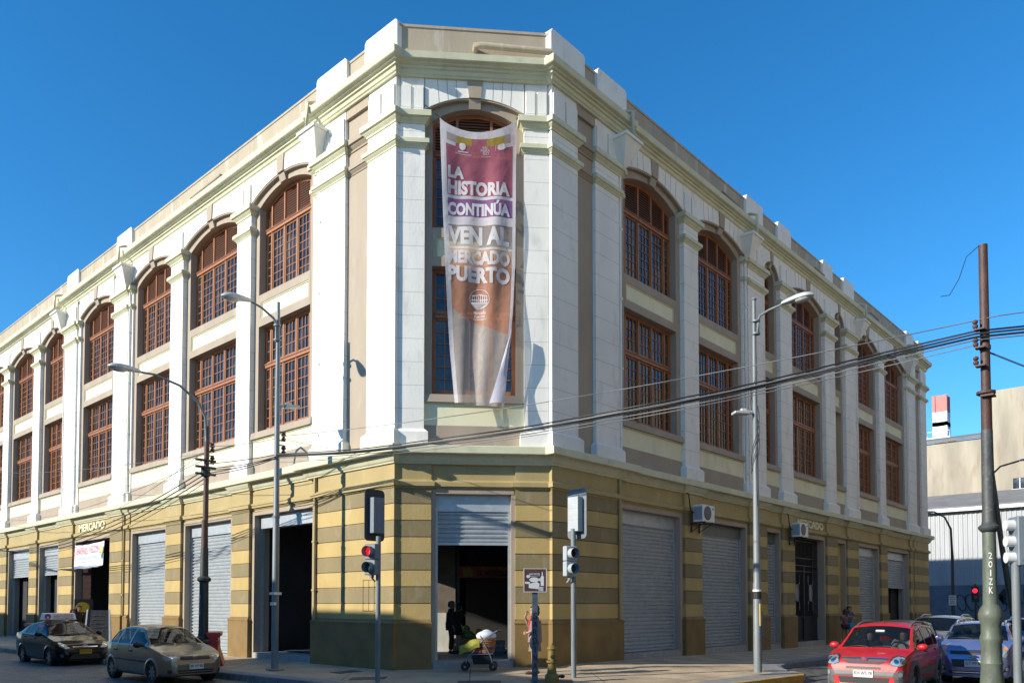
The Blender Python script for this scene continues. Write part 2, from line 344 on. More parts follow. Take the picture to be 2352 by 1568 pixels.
def bay(T, s0, s1, e0=.25, e1=.25, narrow=False, blank_low=False, cols=(1, 3, 3, 3, 1)):
    """wall, spandrel, arch and both windows between two pilasters; e0,e1 width of the tan side strips"""
    wl = MB(T); a, b = s0 + e0, s1 - e1; BK = -.6; FO = -.17; WO = -.40
    ri = .45 if narrow else .33
    ai = arc(a, b, 14.66, ri + .05); ao = arc(s0, s1, 14.9, ri + .04)
    # mats: 0 tan 1 cream 2 white 3 trim
    wl.box(s0, a, BK, FO, 7.05, 14.95, 0); wl.box(b, s1, BK, FO, 7.05, 14.95, 0)
    wl.box(s0, s1, BK, -.12, 5.7, 6.42, 0); wl.box(s0, s1, BK, -.13, 6.42, 7.0, 1); wl.box(s0, s1, BK, -.10, 6.985, 7.03, 3)
    wl.hexa([(s0, BK, 7.03), (s1, BK, 7.03), (s1, -.03, 7.03), (s0, -.03, 7.03), (s0, BK, 7.3), (s1, BK, 7.3), (s1, -.06, 7.24), (s0, -.06, 7.24)], 0)
    # spandrel with sunk cream panel
    wl.box(a, b, BK, -.22, 10.72, 11.76, 0); pz0, pz1, pa, pb = 10.98, 11.5, a + .12, b - .12
    for q in ((a + .003, b - .003, -.2, -.165, 10.72, pz0), (a + .003, b - .003, -.2, -.165, pz1, 11.76), (a + .003, pa, -.2, -.165, pz0, pz1), (pb, b - .003, -.2, -.165, pz0, pz1)): wl.box(*q, 0)
    wl.box(pa + .03, pb - .03, -.3, -.212, pz0 + .03, pz1 - .03, 1)
    for q in ((pa, pb, -.3, -.185, pz0, pz0 + .035), (pa, pb, -.3, -.185, pz1 - .035, pz1), (pa, pa + .035, -.3, -.186, pz0 + .035, pz1 - .035), (pb - .035, pb, -.3, -.186, pz0 + .035, pz1 - .035)): wl.box(*q, 3)
    n = 17
    sa = [s0 + (s1 - s0) * i / (n - 1) for i in range(n)]
    aif = lambda s: 14.6 if (s < a or s > b) else ai(s)
    sb = [a + (b - a) * i / (n - 1) for i in range(n)]
    wl.strip(sb, ai, lambda s: 15.7, BK, FO + .003, 0)
    wl.box(s0, a, BK, FO + .001, 14.9, 15.7, 0); wl.box(b, s1, BK, FO + .001, 14.9, 15.7, 0)
    wl.strip(sa, ao, lambda s: 15.82, BK + .05, -.02, 2)
    wl.strip(sa, lambda s: ao(s) - .045, lambda s: ao(s) - .004, -.3, -.045, 0)
    c = (s0 + s1) / 2; kw = .09 if narrow else .16; zc = ai(c) - .03
    wl.hexa([(c - kw, -.3, zc), (c + kw, -.3, zc), (c + kw, -.10, zc), (c - kw, -.10, zc), (c - kw, -.3, ao(c) - .02), (c + kw, -.3, ao(c) - .02), (c + kw, -.03, ao(c) - .02), (c - kw, -.03, ao(c) - .02)], 0)
    wl.hexa([(c - kw, -.3, ao(c) - .02), (c + kw, -.3, ao(c) - .02), (c + kw, .02, ao(c) - .02), (c - kw, .02, ao(c) - .02), (c - kw*1.35, -.3, 15.8), (c + kw*1.35, -.3, 15.8), (c + kw*1.35, .02, 15.8), (c - kw*1.35, .02, 15.8)], 0)
    for k in (-.36, -.27, -.18, .18, .27, .36):                 # voussoir joints
        if narrow: continue
        q = c + (s1 - s0) * k; d = (s1 - s0) * k * .05
        wl.hexa([(q - .006, -.1, ao(q)+.01), (q + .006, -.1, ao(q)+.01), (q + .006, -.016, ao(q)+.01), (q - .006, -.016, ao(q)+.01), (q+d - .006, -.1, 15.78), (q+d + .006, -.1, 15.78), (q+d + .006, -.016, 15.78), (q+d - .006, -.016, 15.78)], 4)
    if blank_low: wl.box(a, b, BK, -.42, 7.28, 10.74, 1)
    wl.build('facade_wall', [TAN, CREAM, WHITE2, TRIM, CONC], MK)
    if not blank_low: window(T, a, b, WO, 7.28, 10.74, 9.46, None, cols, 6, 3)
    window(T, a, b, WO, 11.76, 15.2, 13.9, ai, cols, 7)

def recess(T, s0, s1):
    b = MB(T); b.box(s0, s1, -.6, -.11, 5.7, 15.5); b.mould(s0 - .1, s1 + .1, [(o - .11, z - .002) for o, z in CAP1], -.3, 0, False); b.mould(s0 - .1, s1 + .1, [(o - .11, z - .002) for o, z in CAP2], -.3, 0, False)
    b.box(s0, s1, -.6, -.02, 15.45, 15.82); b.build('facade_wall', TAN, MK)

ZB = [4.752 - .4345 * k for k in range(9)]
def pier(T, s0, s1, o=0., plinth=True, ext=.07, zg=-.35):
    b = MB(T)
    b.box(s0 + .025, s1 - .025, -.62, o - .025, zg, 4.76, 1)
    for k in range(8): b.box(s0, s1, -.6, o, ZB[k+1] + .012, ZB[k] - .012, 1 if k % 2 == 0 else 0)
    b.box(s0 - .004, s1 + .004, -.6, o - .004, 4.75, 5.42, 3)
    b.mould(s0, s1, [(o + .0, 4.72), (o + .03, 4.74), (o + .035, 4.77), (o + .09, 4.78), (o + .09, 4.89), (o + .0, 4.96)], -.3, 3)
    b.mould(s0, s1, [(o + .01, 5.36), (o + .05, 5.38), (o + .06, 5.42), (o + .10, 5.46), (o + .16, 5.55), (o + .19, 5.62)], -.3, 4)
    if plinth:
        b.box(s0 - ext, s1 + ext, -.62, o + .06, zg, 1.17, 2); b.mould(s0 - ext + .06, s1 + ext - .06, [(o + .075, 1.165), (o + .075, 1.2), (o - .01, 1.29)], -.3, 2)
    return b.build('rusticated_pier', [OCHL, OCHD, PLIN, OCHF, TRIM], MK)

def shutter(T, s0, s1, o, z0, z1, head=.42, dark=False, hz=None):
    b = MB(T); zt = z1 - head; z = z0 + .06; prof = []
    while z < zt - .02: prof += [(o - .035, z), (o + .012, z + .035), (o + .018, z + .075), (o - .02, z + .10), (o - .035, z + .108)]; z += .122
    b.add([(s, p[0], p[1]) for p in prof for s in (s0 + .03, s1 - .03)], [(2*i, 2*i+1, 2*i+3, 2*i+2) for i in range(len(prof) - 1)])
    b.box(s0 + .03, s1 - .03, o - .03, o + .03, z0, z0 + .07)
    sh = b.build('roller_shutter', GALV, MK)
    h = MB(T); h.box(s0, s1, o - .25, o + .05, zt, z1); h.build('shutter_box', GALVD if dark else GALV, sh)
    for r0_ in (s0 + .003, s1 - .063): g = MB(T); g.box(r0_, r0_ + .06, o - .05, o + .045, 0.1, zt); g.build('guide_rail', GALV, sh)

def gf_bay(T, s0, s1, kind, zs=.16, zh=4.55, shz=None, dark=False, narrow=False, room=4.):
    a, b = s0 + .2, s1 - .2
    if narrow: a, b = s0 + .12, s1 - .12
    w = MB(T); w.box(s0, s1, -.62, -.10, zh, 5.42, 0); w.box(s0, a, -.62, -.10, -.35, zh, 1); w.box(b, s1, -.62, -.10, -.35, zh, 1)
    w.mould(s0 - .1, s1 + .1, [(-.10, 4.72), (-.07, 4.74), (-.065, 4.77), (-.01, 4.78), (-.01, 4.89), (-.10, 4.96)], -.3, 0, False)
    w.box(a - .1, b + .1, -.5, -.075, zh - .004, zh + .12, 1); w.box(a - .1, a + .004, -.5, -.078, -.3, zh - .004, 1); w.box(b - .004, b + .1, -.5, -.078, -.3, zh - .004, 1)
    w.build('facade_wall', [OCHF, TAN], MK)
    st = MB(T); st.box(a, b, -1.0, -.06, -.35, zs); st.build('entrance_step', CONC, MK)
    if kind == 'shut': shutter(T, a, b, -.34, zs + .02, zh, .42, dark)
    elif kind == 'half': shutter(T, a, b, -.34, shz, zh, .42, dark)
    elif kind == 'open':
        h = MB(T); h.box(a, b, -.55, -.27, zh - .42, zh); h.build('shutter_box', GALV, MK)
        for r0_ in (a + .003, b - .063): g = MB(T); g.box(r0_, r0_ + .06, -.4, -.29, zs, zh - .42); g.build('guide_rail', GALV, MK)
    elif kind == 'blind': q = MB(T); q.box(a, b, -.62, -.3, -.35, zh); q.build('facade_wall', OCHL, MK)
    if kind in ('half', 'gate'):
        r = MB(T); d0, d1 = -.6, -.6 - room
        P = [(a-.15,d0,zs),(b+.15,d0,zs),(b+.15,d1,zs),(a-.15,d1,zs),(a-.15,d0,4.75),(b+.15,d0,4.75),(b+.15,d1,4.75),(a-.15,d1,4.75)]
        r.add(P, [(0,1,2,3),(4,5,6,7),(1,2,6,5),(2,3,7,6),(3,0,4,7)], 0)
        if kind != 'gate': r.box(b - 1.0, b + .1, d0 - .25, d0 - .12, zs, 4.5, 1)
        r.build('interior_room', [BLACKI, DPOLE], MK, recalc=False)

# ---- left street front (s = y)
LPIL = [(2.82, 4.03, 0, 0), (5.07, 6.5, 0, .28), (10.26, 11.16, 0, 0), (15.15, 16.15, 0, 0), (20.13, 21.5, .3, .28), (25.98, 27.4, .3, .28), (30.95, 31.95, 0, 0), (36.0, 37.0, 0, 0), (40.7, 42.1, .28, 0), (43.2, 44.4, 0, 0)]
for p in LPIL: pilaster(FL, *p)
recess(FL, 4.03, 5.07); recess(FL, 42.1, 43.2)
for i in range(1, 8): bay(FL, LPIL[i][1] + LPIL[i][3], LPIL[i+1][0] - LPIL[i+1][2])
LPIER = [(2.82, 6.47), (10.17, 11.3), (15.05, 16.28), (20.35, 21.62), (26.0, 27.5), (30.95, 32.1), (35.95, 37.1), (40.7, 44.4)]
for p in LPIER: pier(FL, *p)
pier(FL, 19.75, 20.12, -.05, ext=.05); pier(FL, 27.62, 27.9, -.05, ext=.05)
KL = [('open', .16), ('shut', .02), ('shut', .02), ('gate', .05), ('half', .05), ('half', .05), ('half', .05)]
LG = [(6.47, 10.17), (11.3, 15.05), (16.28, 19.72), (21.62, 26.0), (27.9, 30.95), (32.1, 35.95), (37.1, 40.7)]
for (a, b), (k, z) in zip(LG, KL): gf_bay(FL, a, b, k, z, shz=3.15)
b = MB(FL); b.box(20.1, 20.37, -.6, -.12, -.3, 5.42); b.build('facade_wall', OCHF, MK)
# ---- right street front (s = x)
RPIL = [(3.05, 4.2, 0, 0), (5.03, 6.2, 0, .25), (10.0, 10.95, 0, 0), (14.75, 16.2, .28, 0), (17.64, 18.78, 0, 0), (22.43, 23.63, 0, 0), (25.0, 26.4, 0, .28), (29.8, 30.75, 0, 0), (34.9, 36.3, .28, 0), (37.3, 38.5, 0, 0)]
for p in RPIL: pilaster(FR, *p)
recess(FR, 4.2, 5.03); recess(FR, 36.3, 37.3)
RB = [(6.45, 10.0, 0), (10.95, 14.47, 0), (16.2, 17.64, 1), (18.78, 22.43, 0), (23.63, 25.0, 2), (26.68, 29.8, 0), (30.75, 34.62, 0)]
for a, b, n in RB: bay(FR, a, b, .2 if n else .25, .2 if n else .25, n > 0, n == 2, (2, 2) if n else (1, 3, 3, 3, 1))
for p in [(3.05, 6.22), (9.95, 11.05), (14.7, 16.2), (17.62, 18.82), (22.4, 23.7), (24.95, 26.45), (29.75, 30.8), (34.85, 35.2), (35.6, 38.5)]: pier(FR, *p)
for a, b, k, z, dk, n in [(6.22, 9.95, 'shut', .22, 0, 0), (11.05, 14.7, 'shut', .2, 1, 0), (16.2, 17.62, 'shut', .15, 1, 1), (18.82, 22.4, 'gate', .12, 0, 0), (23.7, 24.95, 'blind', .1, 0, 1), (26.45, 29.75, 'shut', .05, 0, 0), (30.8, 34.85, 'half', .05, 0, 0)]:
    gf_bay(FR, a, b, k, z, shz=2.6, dark=bool(dk), narrow=bool(n))
b = MB(FR); b.box(35.18, 35.62, -.6, -.12, -.3, 5.42); b.build('facade_wall', OCHF, MK)
# ---- cut corner (t across)
pilaster(FC, .09, .76); pilaster(FC, 3.42, 4.07)
bay(FC, .76, 3.42, .2, .2, cols=(2, 3, 2))
pier(FC, .06, .96, ext=.02); pier(FC, 3.18, 4.10, ext=.02)
w = MB(FC); w.box(.96, 3.18, -.62, -.06, 4.6, 5.42, 0); w.box(.96, 1.07, -.62, -.06, -.3, 4.6, 1); w.box(3.07, 3.18, -.62, -.06, -.3, 4.6, 1)
w.mould(.9, 3.24, [(-.06, 4.72), (-.03, 4.74), (-.025, 4.77), (.03, 4.78), (.03, 4.89), (-.06, 4.96)], -.3, 0, False); w.box(1.0, 3.14, -.3, -.045, 4.596, 4.72, 1)
w.build('facade_wall', [OCHF, TAN], MK)
shutter(FC, 1.07, 3.07, -.3, 3.26, 4.6, .45)
w = MB(FC); w.box(1.02, 3.12, -.62, -.02, -.35, .2); w.box(.6, 3.6, -4.4, -.6, -.1, .195); w.build('entrance_step', CONC, MK)
WW = mat('limewash', (.66, .65, .6), .85, var=.12, scale=4, dirt=.3, dcol=(.3, .27, .22), stretch=2); WB = mat('shaded_beige_wall', (.2, .165, .13), .85, var=.25, scale=3, dirt=.3, dcol=(.1, .08, .06))  # beige tone paints the shade on the wall above the sunlit limewash
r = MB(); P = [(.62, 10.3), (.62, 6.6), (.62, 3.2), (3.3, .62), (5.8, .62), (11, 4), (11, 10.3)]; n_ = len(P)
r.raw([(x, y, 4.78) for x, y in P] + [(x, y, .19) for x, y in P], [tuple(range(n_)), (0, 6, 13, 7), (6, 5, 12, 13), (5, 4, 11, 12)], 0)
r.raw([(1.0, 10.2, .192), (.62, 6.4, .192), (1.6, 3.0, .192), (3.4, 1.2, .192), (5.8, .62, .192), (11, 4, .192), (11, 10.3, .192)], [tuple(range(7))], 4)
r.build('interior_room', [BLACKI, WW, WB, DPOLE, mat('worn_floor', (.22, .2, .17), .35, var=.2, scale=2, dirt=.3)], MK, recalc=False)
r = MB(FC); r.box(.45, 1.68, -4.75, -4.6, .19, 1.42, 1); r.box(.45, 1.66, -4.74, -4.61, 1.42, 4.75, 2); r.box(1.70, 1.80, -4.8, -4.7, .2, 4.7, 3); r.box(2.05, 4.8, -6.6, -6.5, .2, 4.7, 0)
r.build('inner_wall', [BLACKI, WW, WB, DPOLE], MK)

# ---- running mouldings, parapet, roof
def zig(l, r):
    return [(0 + l[1], 45.0), (l[1], l[0]), (0, l[0]), (0, 2.82), (.1, 2.82), (3.05, .095), (3.05, 0), (r[0], 0), (r[0], r[1]), (38.9, r[1])]
PZ = zig((6.75, .1), (6.5, .1))
sweep(PZ, [(-.05, 5.36), (.05, 5.37), (.055, 5.40), (.09, 5.43), (.14, 5.52), (.17, 5.6), (.17, 5.62), (-.05, 5.63)], 'cornice_moulding', TRIM, MK)
sweep(PZ, [(-.1, 5.60), (.33, 5.60), (.34, 5.61), (.34, 5.79), (.32, 5.81), (-.1, 5.88)], 'string_course', TRIM, MK)
PZ = [(.16, 45.0), (.16, 27.5), (.08, 27.5), (.08, 6.35), (0, 6.35), (0, 2.82), (.1, 2.82), (3.05, .095), (3.05, 0), (6.28, 0), (6.28, .08), (26.5, .08), (26.5, .16), (34.7, .16), (34.7, .04), (38.6, .04)]
sweep(PZ, [(-.2, 15.72), (.05, 15.72), (.07, 15.76), (.10, 15.78), (.13, 15.86), (.18, 15.88), (.19, 15.93), (.26, 15.95), (.27, 15.98), (.36, 16.0), (.38, 16.02), (.40, 16.18), (.36, 16.21), (-.2, 16.32)], 'main_cornice', TRIM, MK)
PP = [(.12, 45.0), (.12, 2.82), (.18, 2.82), (3.05, .2), (3.05, .12), (38.5, .12)]
sweep(PP, [(-.35, 16.1), (.0, 16.1), (.0, 16.55), (-.025, 16.56), (-.025, 17.14), (.0, 17.15), (.0, 17.22), (-.35, 17.24)], 'parapet', TANW, MK)
def pblock(T, s0, s1):
    b = MB(T); z0, z1 = 16.5, 17.33; e = .07
    pr = [(s0, z0), (s1, z0), (s1, z1 - .09), (s1 - e, z1), (s0 + e, z1), (s0, z1 - .09)]
    b.add([(s, -.03, z) for s, z in pr] + [(s, -.55, z) for s, z in pr], [tuple(range(6)), tuple(range(11, 5, -1))] + [(i, (i+1) % 6, (i+1) % 6 + 6, i + 6) for i in range(6)])
    b.build('parapet_block', WHITE2, MK, bevel=.015)
for a, b_ in ((2.84, 4.25), (5.1, 6.6), (20.0, 21.5), (26.0, 27.4), (40.7, 42.1)): pblock(FL, a, b_)
for a, b_ in ((3.07, 4.6), (5.2, 6.7), (14.75, 16.2), (17.6, 18.9), (22.4, 23.6), (25.0, 26.4), (34.9, 36.3), (37.2, 38.48)): pblock(FR, a, b_)
r = MB(); r.raw([(.3, 44.9, 16.6), (.3, 3.0, 16.6), (3.2, .3, 16.6), (38.4, .3, 16.6), (38.4, 44.9, 16.6)], [(0, 1, 2, 3, 4)])
r.build('roof', CONC, MK)
r = MB(); r.box(38.3, 38.48, .05, 44.4, -.35, 17.2); r.box(.1, 38.3, 44.4, 44.6, -.35, 17.2); r.build('end_wall', TAN, MK)
# ---- pipes
def downpipe(T, s, m, zt=16.0, hop=True, o=.07):
    b = MB(T); b.tube([(s, -.03, 5.9), (s, -.03, 14.75)] if m is not OCHF else [(s, o, 1.25), (s, o, 5.35)], .05, 8)
    for z in ((6.6, 8.7, 10.8, 12.9) if m is not OCHF else (2.1, 3.5)): b.lathe((s, o, z), [(.065, -.03), (.065, .03)], 10) if T is None else b.box(s - .065, s + .065, o - .06 - (.1 if m is not OCHF else 0), o + .062 - (.1 if m is not OCHF else 0), z - .025, z + .025)
    p = b.build('downpipe', m, MK, smooth=40)
    if hop:
        h = MB(T); t, u = .42, .07
        h.hexa([(s-u, .0, 14.72), (s+u, .0, 14.72), (s+u, .18, 14.72), (s-u, .18, 14.72), (s-t, -.02, 15.45), (s+t, -.02, 15.45), (s+t, .5, 15.45), (s-t, .5, 15.45)])
        h.box(s - t - .03, s + t + .03, -.02, .53, 15.43, 15.52); h.build('rain_hopper', WHITE2, p)
        v = MB(T); v.tube([(s, .46, 15.5), (s, .46, 16.28), (s, .2, 16.4), (s, -.1, 16.4)], .06, 8); v.build('outlet_pipe', TRIM, p, smooth=40)
for s in (6.33, 20.0, 27.55): downpipe(FL, s, WHITE2)
for s in (6.3, 14.6, 26.6, 34.75): downpipe(FR, s, WHITE2)
for T, s in ((FL, 6.36), (FL, 20.24), (FR, 6.12), (FR, 35.4)): downpipe(T, s, OCHF, hop=False, o=.05 if s not in (20.24, 35.4) else -.04)
b = MB(FC); b.tube([(2.1, -.05, 16.60), (2.1, .1, 16.62), (2.25, .13, 16.62), (4.15, .13, 16.55)], .085, 10); b.build('parapet_pipe', TANW, MK, smooth=40)
for T, s0, s1 in ((FL, 12.2, 14.4), (FR, 12.6, 13.9), (FR, 21.2, 22.2), (FR, 28.4, 29.6)):
    b = MB(T); b.tube([(s0, -.05, 16.5), (s0, .1, 16.5), (s1, .1, 16.46)], .04, 8); b.build('parapet_pipe', TAN, MK, smooth=40)
# ---- raised lettering
def letters(T, txt, s0, s1, z0, z1, o, flip, m, bold=.03):
    vs, fs = fit_text(txt, 1, 1, bold); b = MB(T); sg = -1 if flip else 1; c = (s0+s1)/2; zc = (z0+z1)/2
    P = [(c + sg * x * (s1-s0), zc + y * (z1-z0)) for x, y in vs]; n = len(P)
    E = {}
    for f in fs:
        for i in range(len(f)):
            k = (f[i], f[(i+1) % len(f)]); E[k] = E.get(k, 0) + 1
    sd = [(i, j, j + n, i + n) for (i, j) in E if (j, i) not in E]
    b.add([(x, o + .05, z) for x, z in P] + [(x, o, z) for x, z in P], list(fs) + sd); return b.build('lettering', m, MK, recalc=False)
letters(FL, 'MERCADO', 22.35, 25.35, 4.97, 5.32, -.1, True, CREAM)
letters(FR, 'MERCADO', 19.3, 22.1, 4.97, 5.30, -.1, False, CREAM)
# ---- wrought iron gates of the two MERCADO entrances
def gate(T, a, b_, z0, z1, fold):
    g = MB(T); o = -.4
    if fold:
        for k in range(9): g.box(b_ - .12 * k - .05, b_ - .12 * k - .02, o - .03, o + .02, z0, z1)
        for k in range(14): g.box(b_ - 1.05, b_, o - .025, o - .005, z0 + .25 * k, z0 + .25 * k + .03)
        return g.build('folding_gate', RUST, MK)
    c = (a + b_) / 2; ztr = 3.35
    for z in (ztr, ztr + .32, z1 - .1, 1.15, z0 + .02, ztr - .25): g.box(a, b_, o - .03, o + .03, z, z + .05)
    n = 22
    for k in range(n + 1): q = a + (b_ - a) * k / n; g.box(q - .012, q + .012, o - .015, o + .015, 1.15, z1)
    g.box(c - .05, c + .05, o - .05, o + .045, z0, ztr); g.box(a, b_, o - .06, o - .02, z0, 1.15)
    p = g.build('iron_gate', IRON, MK)
    for sx in (-1, 1):
        m = MB(T); q = c + sx * (b_ - a) * .23
        ring = [(q + .17 * cos(2*pi*k/20), o + .03, 2.2 + .36 * sin(2*pi*k/20)) for k in range(21)]; m.tube(ring, .02, 6)
        for dx in (-.26, .26):
            m.tube([(q + dx, o + .03, 1.45), (q + dx, o + .03, 1.75), (q + dx * .6, o + .03, 1.9), (q + dx * .45, o + .03, 2.2), (q + dx * .6, o + .03, 2.5), (q + dx, o + .03, 2.65), (q + dx, o + .03, 2.95)], .016, 6)
        m.add([(q + .15 * cos(2*pi*k/20), o + .02, 2.2 + .33 * sin(2*pi*k/20)) for k in range(20)], [tuple(range(20))]); m.build('oval_ornament', GREYIRON, p)
gate(FR, 19.02, 22.2, .12, 4.5, False); gate(FL, 21.82, 25.8, .05, 4.5, True)
# small meter door in the corner pier
b = MB(FL)
for z_ in ((3.62, 4.12, 1.5, 1.515), (3.62, 4.12, 2.33, 2.345), (3.62, 3.635, 1.515, 2.33), (4.105, 4.12, 1.515, 2.33), (3.86, 3.87, 1.515, 2.33)): b.box(z_[0], z_[1], -.05, .006, z_[2], z_[3])
b.build('meter_door', DPOLE, MK)
# ------------------------------------------------------------------ ground
ROADZ = -.27
def setts_mat():
    m = bpy.data.materials.new('cobble_setts'); m.use_nodes = True; t = m.node_tree; N = t.nodes; L = t.links; b = N['Principled BSDF']
    tc = N.new('ShaderNodeTexCoord'); br = N.new('ShaderNodeTexBrick'); mp = N.new('ShaderNodeMapping'); mp.inputs['Rotation'].default_value = (0, 0, .05)
    ns = N.new('ShaderNodeTexNoise'); ns.inputs['Scale'].default_value = 2.5; ad = N.new('ShaderNodeVectorMath'); ad.operation = 'MULTIPLY_ADD'; ad.inputs[1].default_value = (.12, .12, 0)
    L.new(tc.outputs['Object'], mp.inputs[0]); L.new(mp.outputs[0], ns.inputs[0]); L.new(ns.outputs[1], ad.inputs[0]); L.new(mp.outputs[0], ad.inputs[2])
    br.inputs['Scale'].default_value = 1; br.inputs['Brick Width'].default_value = .24; br.inputs['Row Height'].default_value = .15; br.inputs['Mortar Size'].default_value = .02; br.inputs['Mortar Smooth'].default_value = .6
    br.inputs['Color1'].default_value = (.215, .21, .195, 1); br.inputs['Color2'].default_value = (.10, .10, .095, 1); br.inputs['Mortar'].default_value = (.03, .028, .025, 1)
    L.new(ad.outputs[0], br.inputs['Vector'])
    n2 = N.new('ShaderNodeTexNoise'); n2.inputs['Scale'].default_value = .8; n2.inputs['Detail'].default_value = 8; L.new(tc.outputs['Object'], n2.inputs[0])
    r = N.new('ShaderNodeMapRange'); r.inputs[1].default_value = .3; r.inputs[2].default_value = .7; r.inputs[3].default_value = .7; r.inputs[4].default_value = 1.2; L.new(n2.outputs[0], r.inputs[0])
    sc = N.new('ShaderNodeVectorMath'); sc.operation = 'SCALE'; L.new(br.outputs[0], sc.inputs[0]); L.new(r.outputs[0], sc.inputs['Scale']); L.new(sc.outputs[0], b.inputs['Base Color'])
    b.inputs['Roughness'].default_value = .55
    bp = N.new('ShaderNodeBump'); bp.inputs['Strength'].default_value = 1; bp.inputs['Distance'].default_value = .03; bp.invert = True
    n3 = N.new('ShaderNodeTexNoise'); n3.inputs['Scale'].default_value = 14; L.new(tc.outputs['Object'], n3.inputs[0])
    mm = N.new('ShaderNodeMath'); mm.operation = 'MULTIPLY_ADD'; L.new(n3.outputs[0], mm.inputs[0]); mm.inputs[1].default_value = .5; L.new(br.outputs[1], mm.inputs[2])
    L.new(mm.outputs[0], bp.inputs['Height']); L.new(bp.outputs[0], b.inputs['Normal']); return m
def paving_mat(name, c1, c2, cm, w, h, rot, mort=.006, bump=.6):
    m = bpy.data.materials.new(name); m.use_nodes = True; t = m.node_tree; N = t.nodes; L = t.links; b = N['Principled BSDF']
    tc = N.new('ShaderNodeTexCoord'); br = N.new('ShaderNodeTexBrick'); mp = N.new('ShaderNodeMapping'); mp.inputs['Rotation'].default_value = (0, 0, rot); L.new(tc.outputs['Object'], mp.inputs[0])
    br.inputs['Scale'].default_value = 1; br.inputs['Brick Width'].default_value = w; br.inputs['Row Height'].default_value = h; br.inputs['Mortar Size'].default_value = mort; br.offset = 0
    br.inputs['Color1'].default_value = (*c1, 1); br.inputs['Color2'].default_value = (*c2, 1); br.inputs['Mortar'].default_value = (*cm, 1); L.new(mp.outputs[0], br.inputs['Vector'])
    n2 = N.new('ShaderNodeTexNoise'); n2.inputs['Scale'].default_value = 1.1; n2.inputs['Detail'].default_value = 9; L.new(tc.outputs['Object'], n2.inputs[0])
    r = N.new('ShaderNodeMapRange'); r.inputs[1].default_value = .3; r.inputs[2].default_value = .7; r.inputs[3].default_value = .68; r.inputs[4].default_value = 1.15; L.new(n2.outputs[0], r.inputs[0])
    sc = N.new('ShaderNodeVectorMath'); sc.operation = 'SCALE'; L.new(br.outputs[0], sc.inputs[0]); L.new(r.outputs[0], sc.inputs['Scale']); L.new(sc.outputs[0], b.inputs['Base Color'])
    b.inputs['Roughness'].default_value = .7
    bp = N.new('ShaderNodeBump'); bp.inputs['Strength'].default_value = bump; bp.inputs['Distance'].default_value = .012; bp.invert = True; L.new(br.outputs[1], bp.inputs['Height']); L.new(bp.outputs[0], b.inputs['Normal']); return m
ROADM = setts_mat()
PAV = paving_mat('tan_paving', (.56, .43, .28), (.51, .39, .255), (.20, .165, .125), .4, .4, 0)
PAVR = paving_mat('ribbed_paving', (.56, .43, .28), (.51, .39, .255), (.16, .135, .10), 3.0, .13, radians(45), .014, 1)
BORD = mat('grey_paving_border', (.25, .25, .245), .75, var=.2, scale=4, dirt=.3)
KERB = mat('granite_kerb', (.20, .205, .21), .7, var=.25, scale=6, bump=.3, dirt=.3)
YEL = mat('worn_yellow_paint', (.52, .33, .04), .6, var=.25, scale=5, dirt=.75, dcol=(.18, .17, .15))
b = MB(); b.raw([(-700, -700, ROADZ), (900, -700, ROADZ), (900, 900, ROADZ), (-700, 900, ROADZ)], [(0, 1, 2, 3)])
tag(b.build('road', ROADM), 'grey cobbled road crossing in front of the hall', 'road', kind='structure')
KL_ = [(-3.3, 70), (-3.0, 25), (-2.7, 7), (-2.45, 3), (-2.6, 1.2), (-3.1, -.8), (-3.2, -3.0), (-2.4, -4.6), (-.6, -5.15), (1.6, -5.05), (3.4, -4.9), (5.4, -5.05), (6.5, -5.15), (7.0, -5.0), (7.25, -4.65), (8.6, -3.75), (9.6, -3.2), (10.5, -2.98), (14.2, -3.05), (25, -3.05), (40, -3.1)]
KIN = [(.4, 70), (.4, 25), (.4, 7), (.4, 3.4), (.6, 3.0), (.9, 2.6), (1.1, 2.4), (1.4, 2.1), (1.7, 1.9), (2.0, 1.6), (2.3, 1.3), (2.6, 1.0), (3.0, .8), (3.2, .6), (3.5, .4), (4.5, .4), (6.0, .4), (9.0, .4), (14.2, .4), (25, .4), (40, .4)]
def zwall(x, y):
    return np.interp(x - .5 * max(0, min(y, 3)), [-2, .2, 3, 4.5, 7, 11.4, 17, 40], [0, 0, .1, .1, .07, .01, -.06, -.15])
def pz(i, k):
    """height of the pavement: level at the wall, falling to the kerb"""
    a, c = KIN[i], KL_[i]; zw = zwall(a[0], a[1]); zk = -.11 if i < 9 else (-.08 if i < 15 else -.13)
    return (a[0] + (c[0]-a[0])*k, a[1] + (c[1]-a[1])*k, zw + (zk - zw) * k)
def band(name, k0, k1, m, lift=0, kind='structure', i0=0, i1=None, lab='', cat='pavement', st=4):
    i1 = len(KL_) - 1 if i1 is None else i1; vs = []; fs = []
    for i in range(i0, i1 + 1):
        for j in range(st + 1): p = pz(i, k0 + (k1 - k0) * j / st); vs.append((p[0], p[1], p[2] + lift))
    for i in range(i1 - i0):
        for j in range(st): a = i * (st+1) + j; fs.append((a, a+1, a+st+2, a+st+1))
    b = MB(); b.raw(vs, fs); return tag(b.build(name, m), lab, cat, kind=kind)
band('pavement', 0, 1, PAV, lab='tan tiled pavement around the hall')
band('pavement_border', .90, 1, BORD, .004, lab='grey stone strip along the pavement edge')
band('ribbed_pavement', .05, .86, PAVR, .005, i0=3, i1=10, lab='ribbed tan tactile paving at the cut corner')
b = MB(); n = len(KL_)
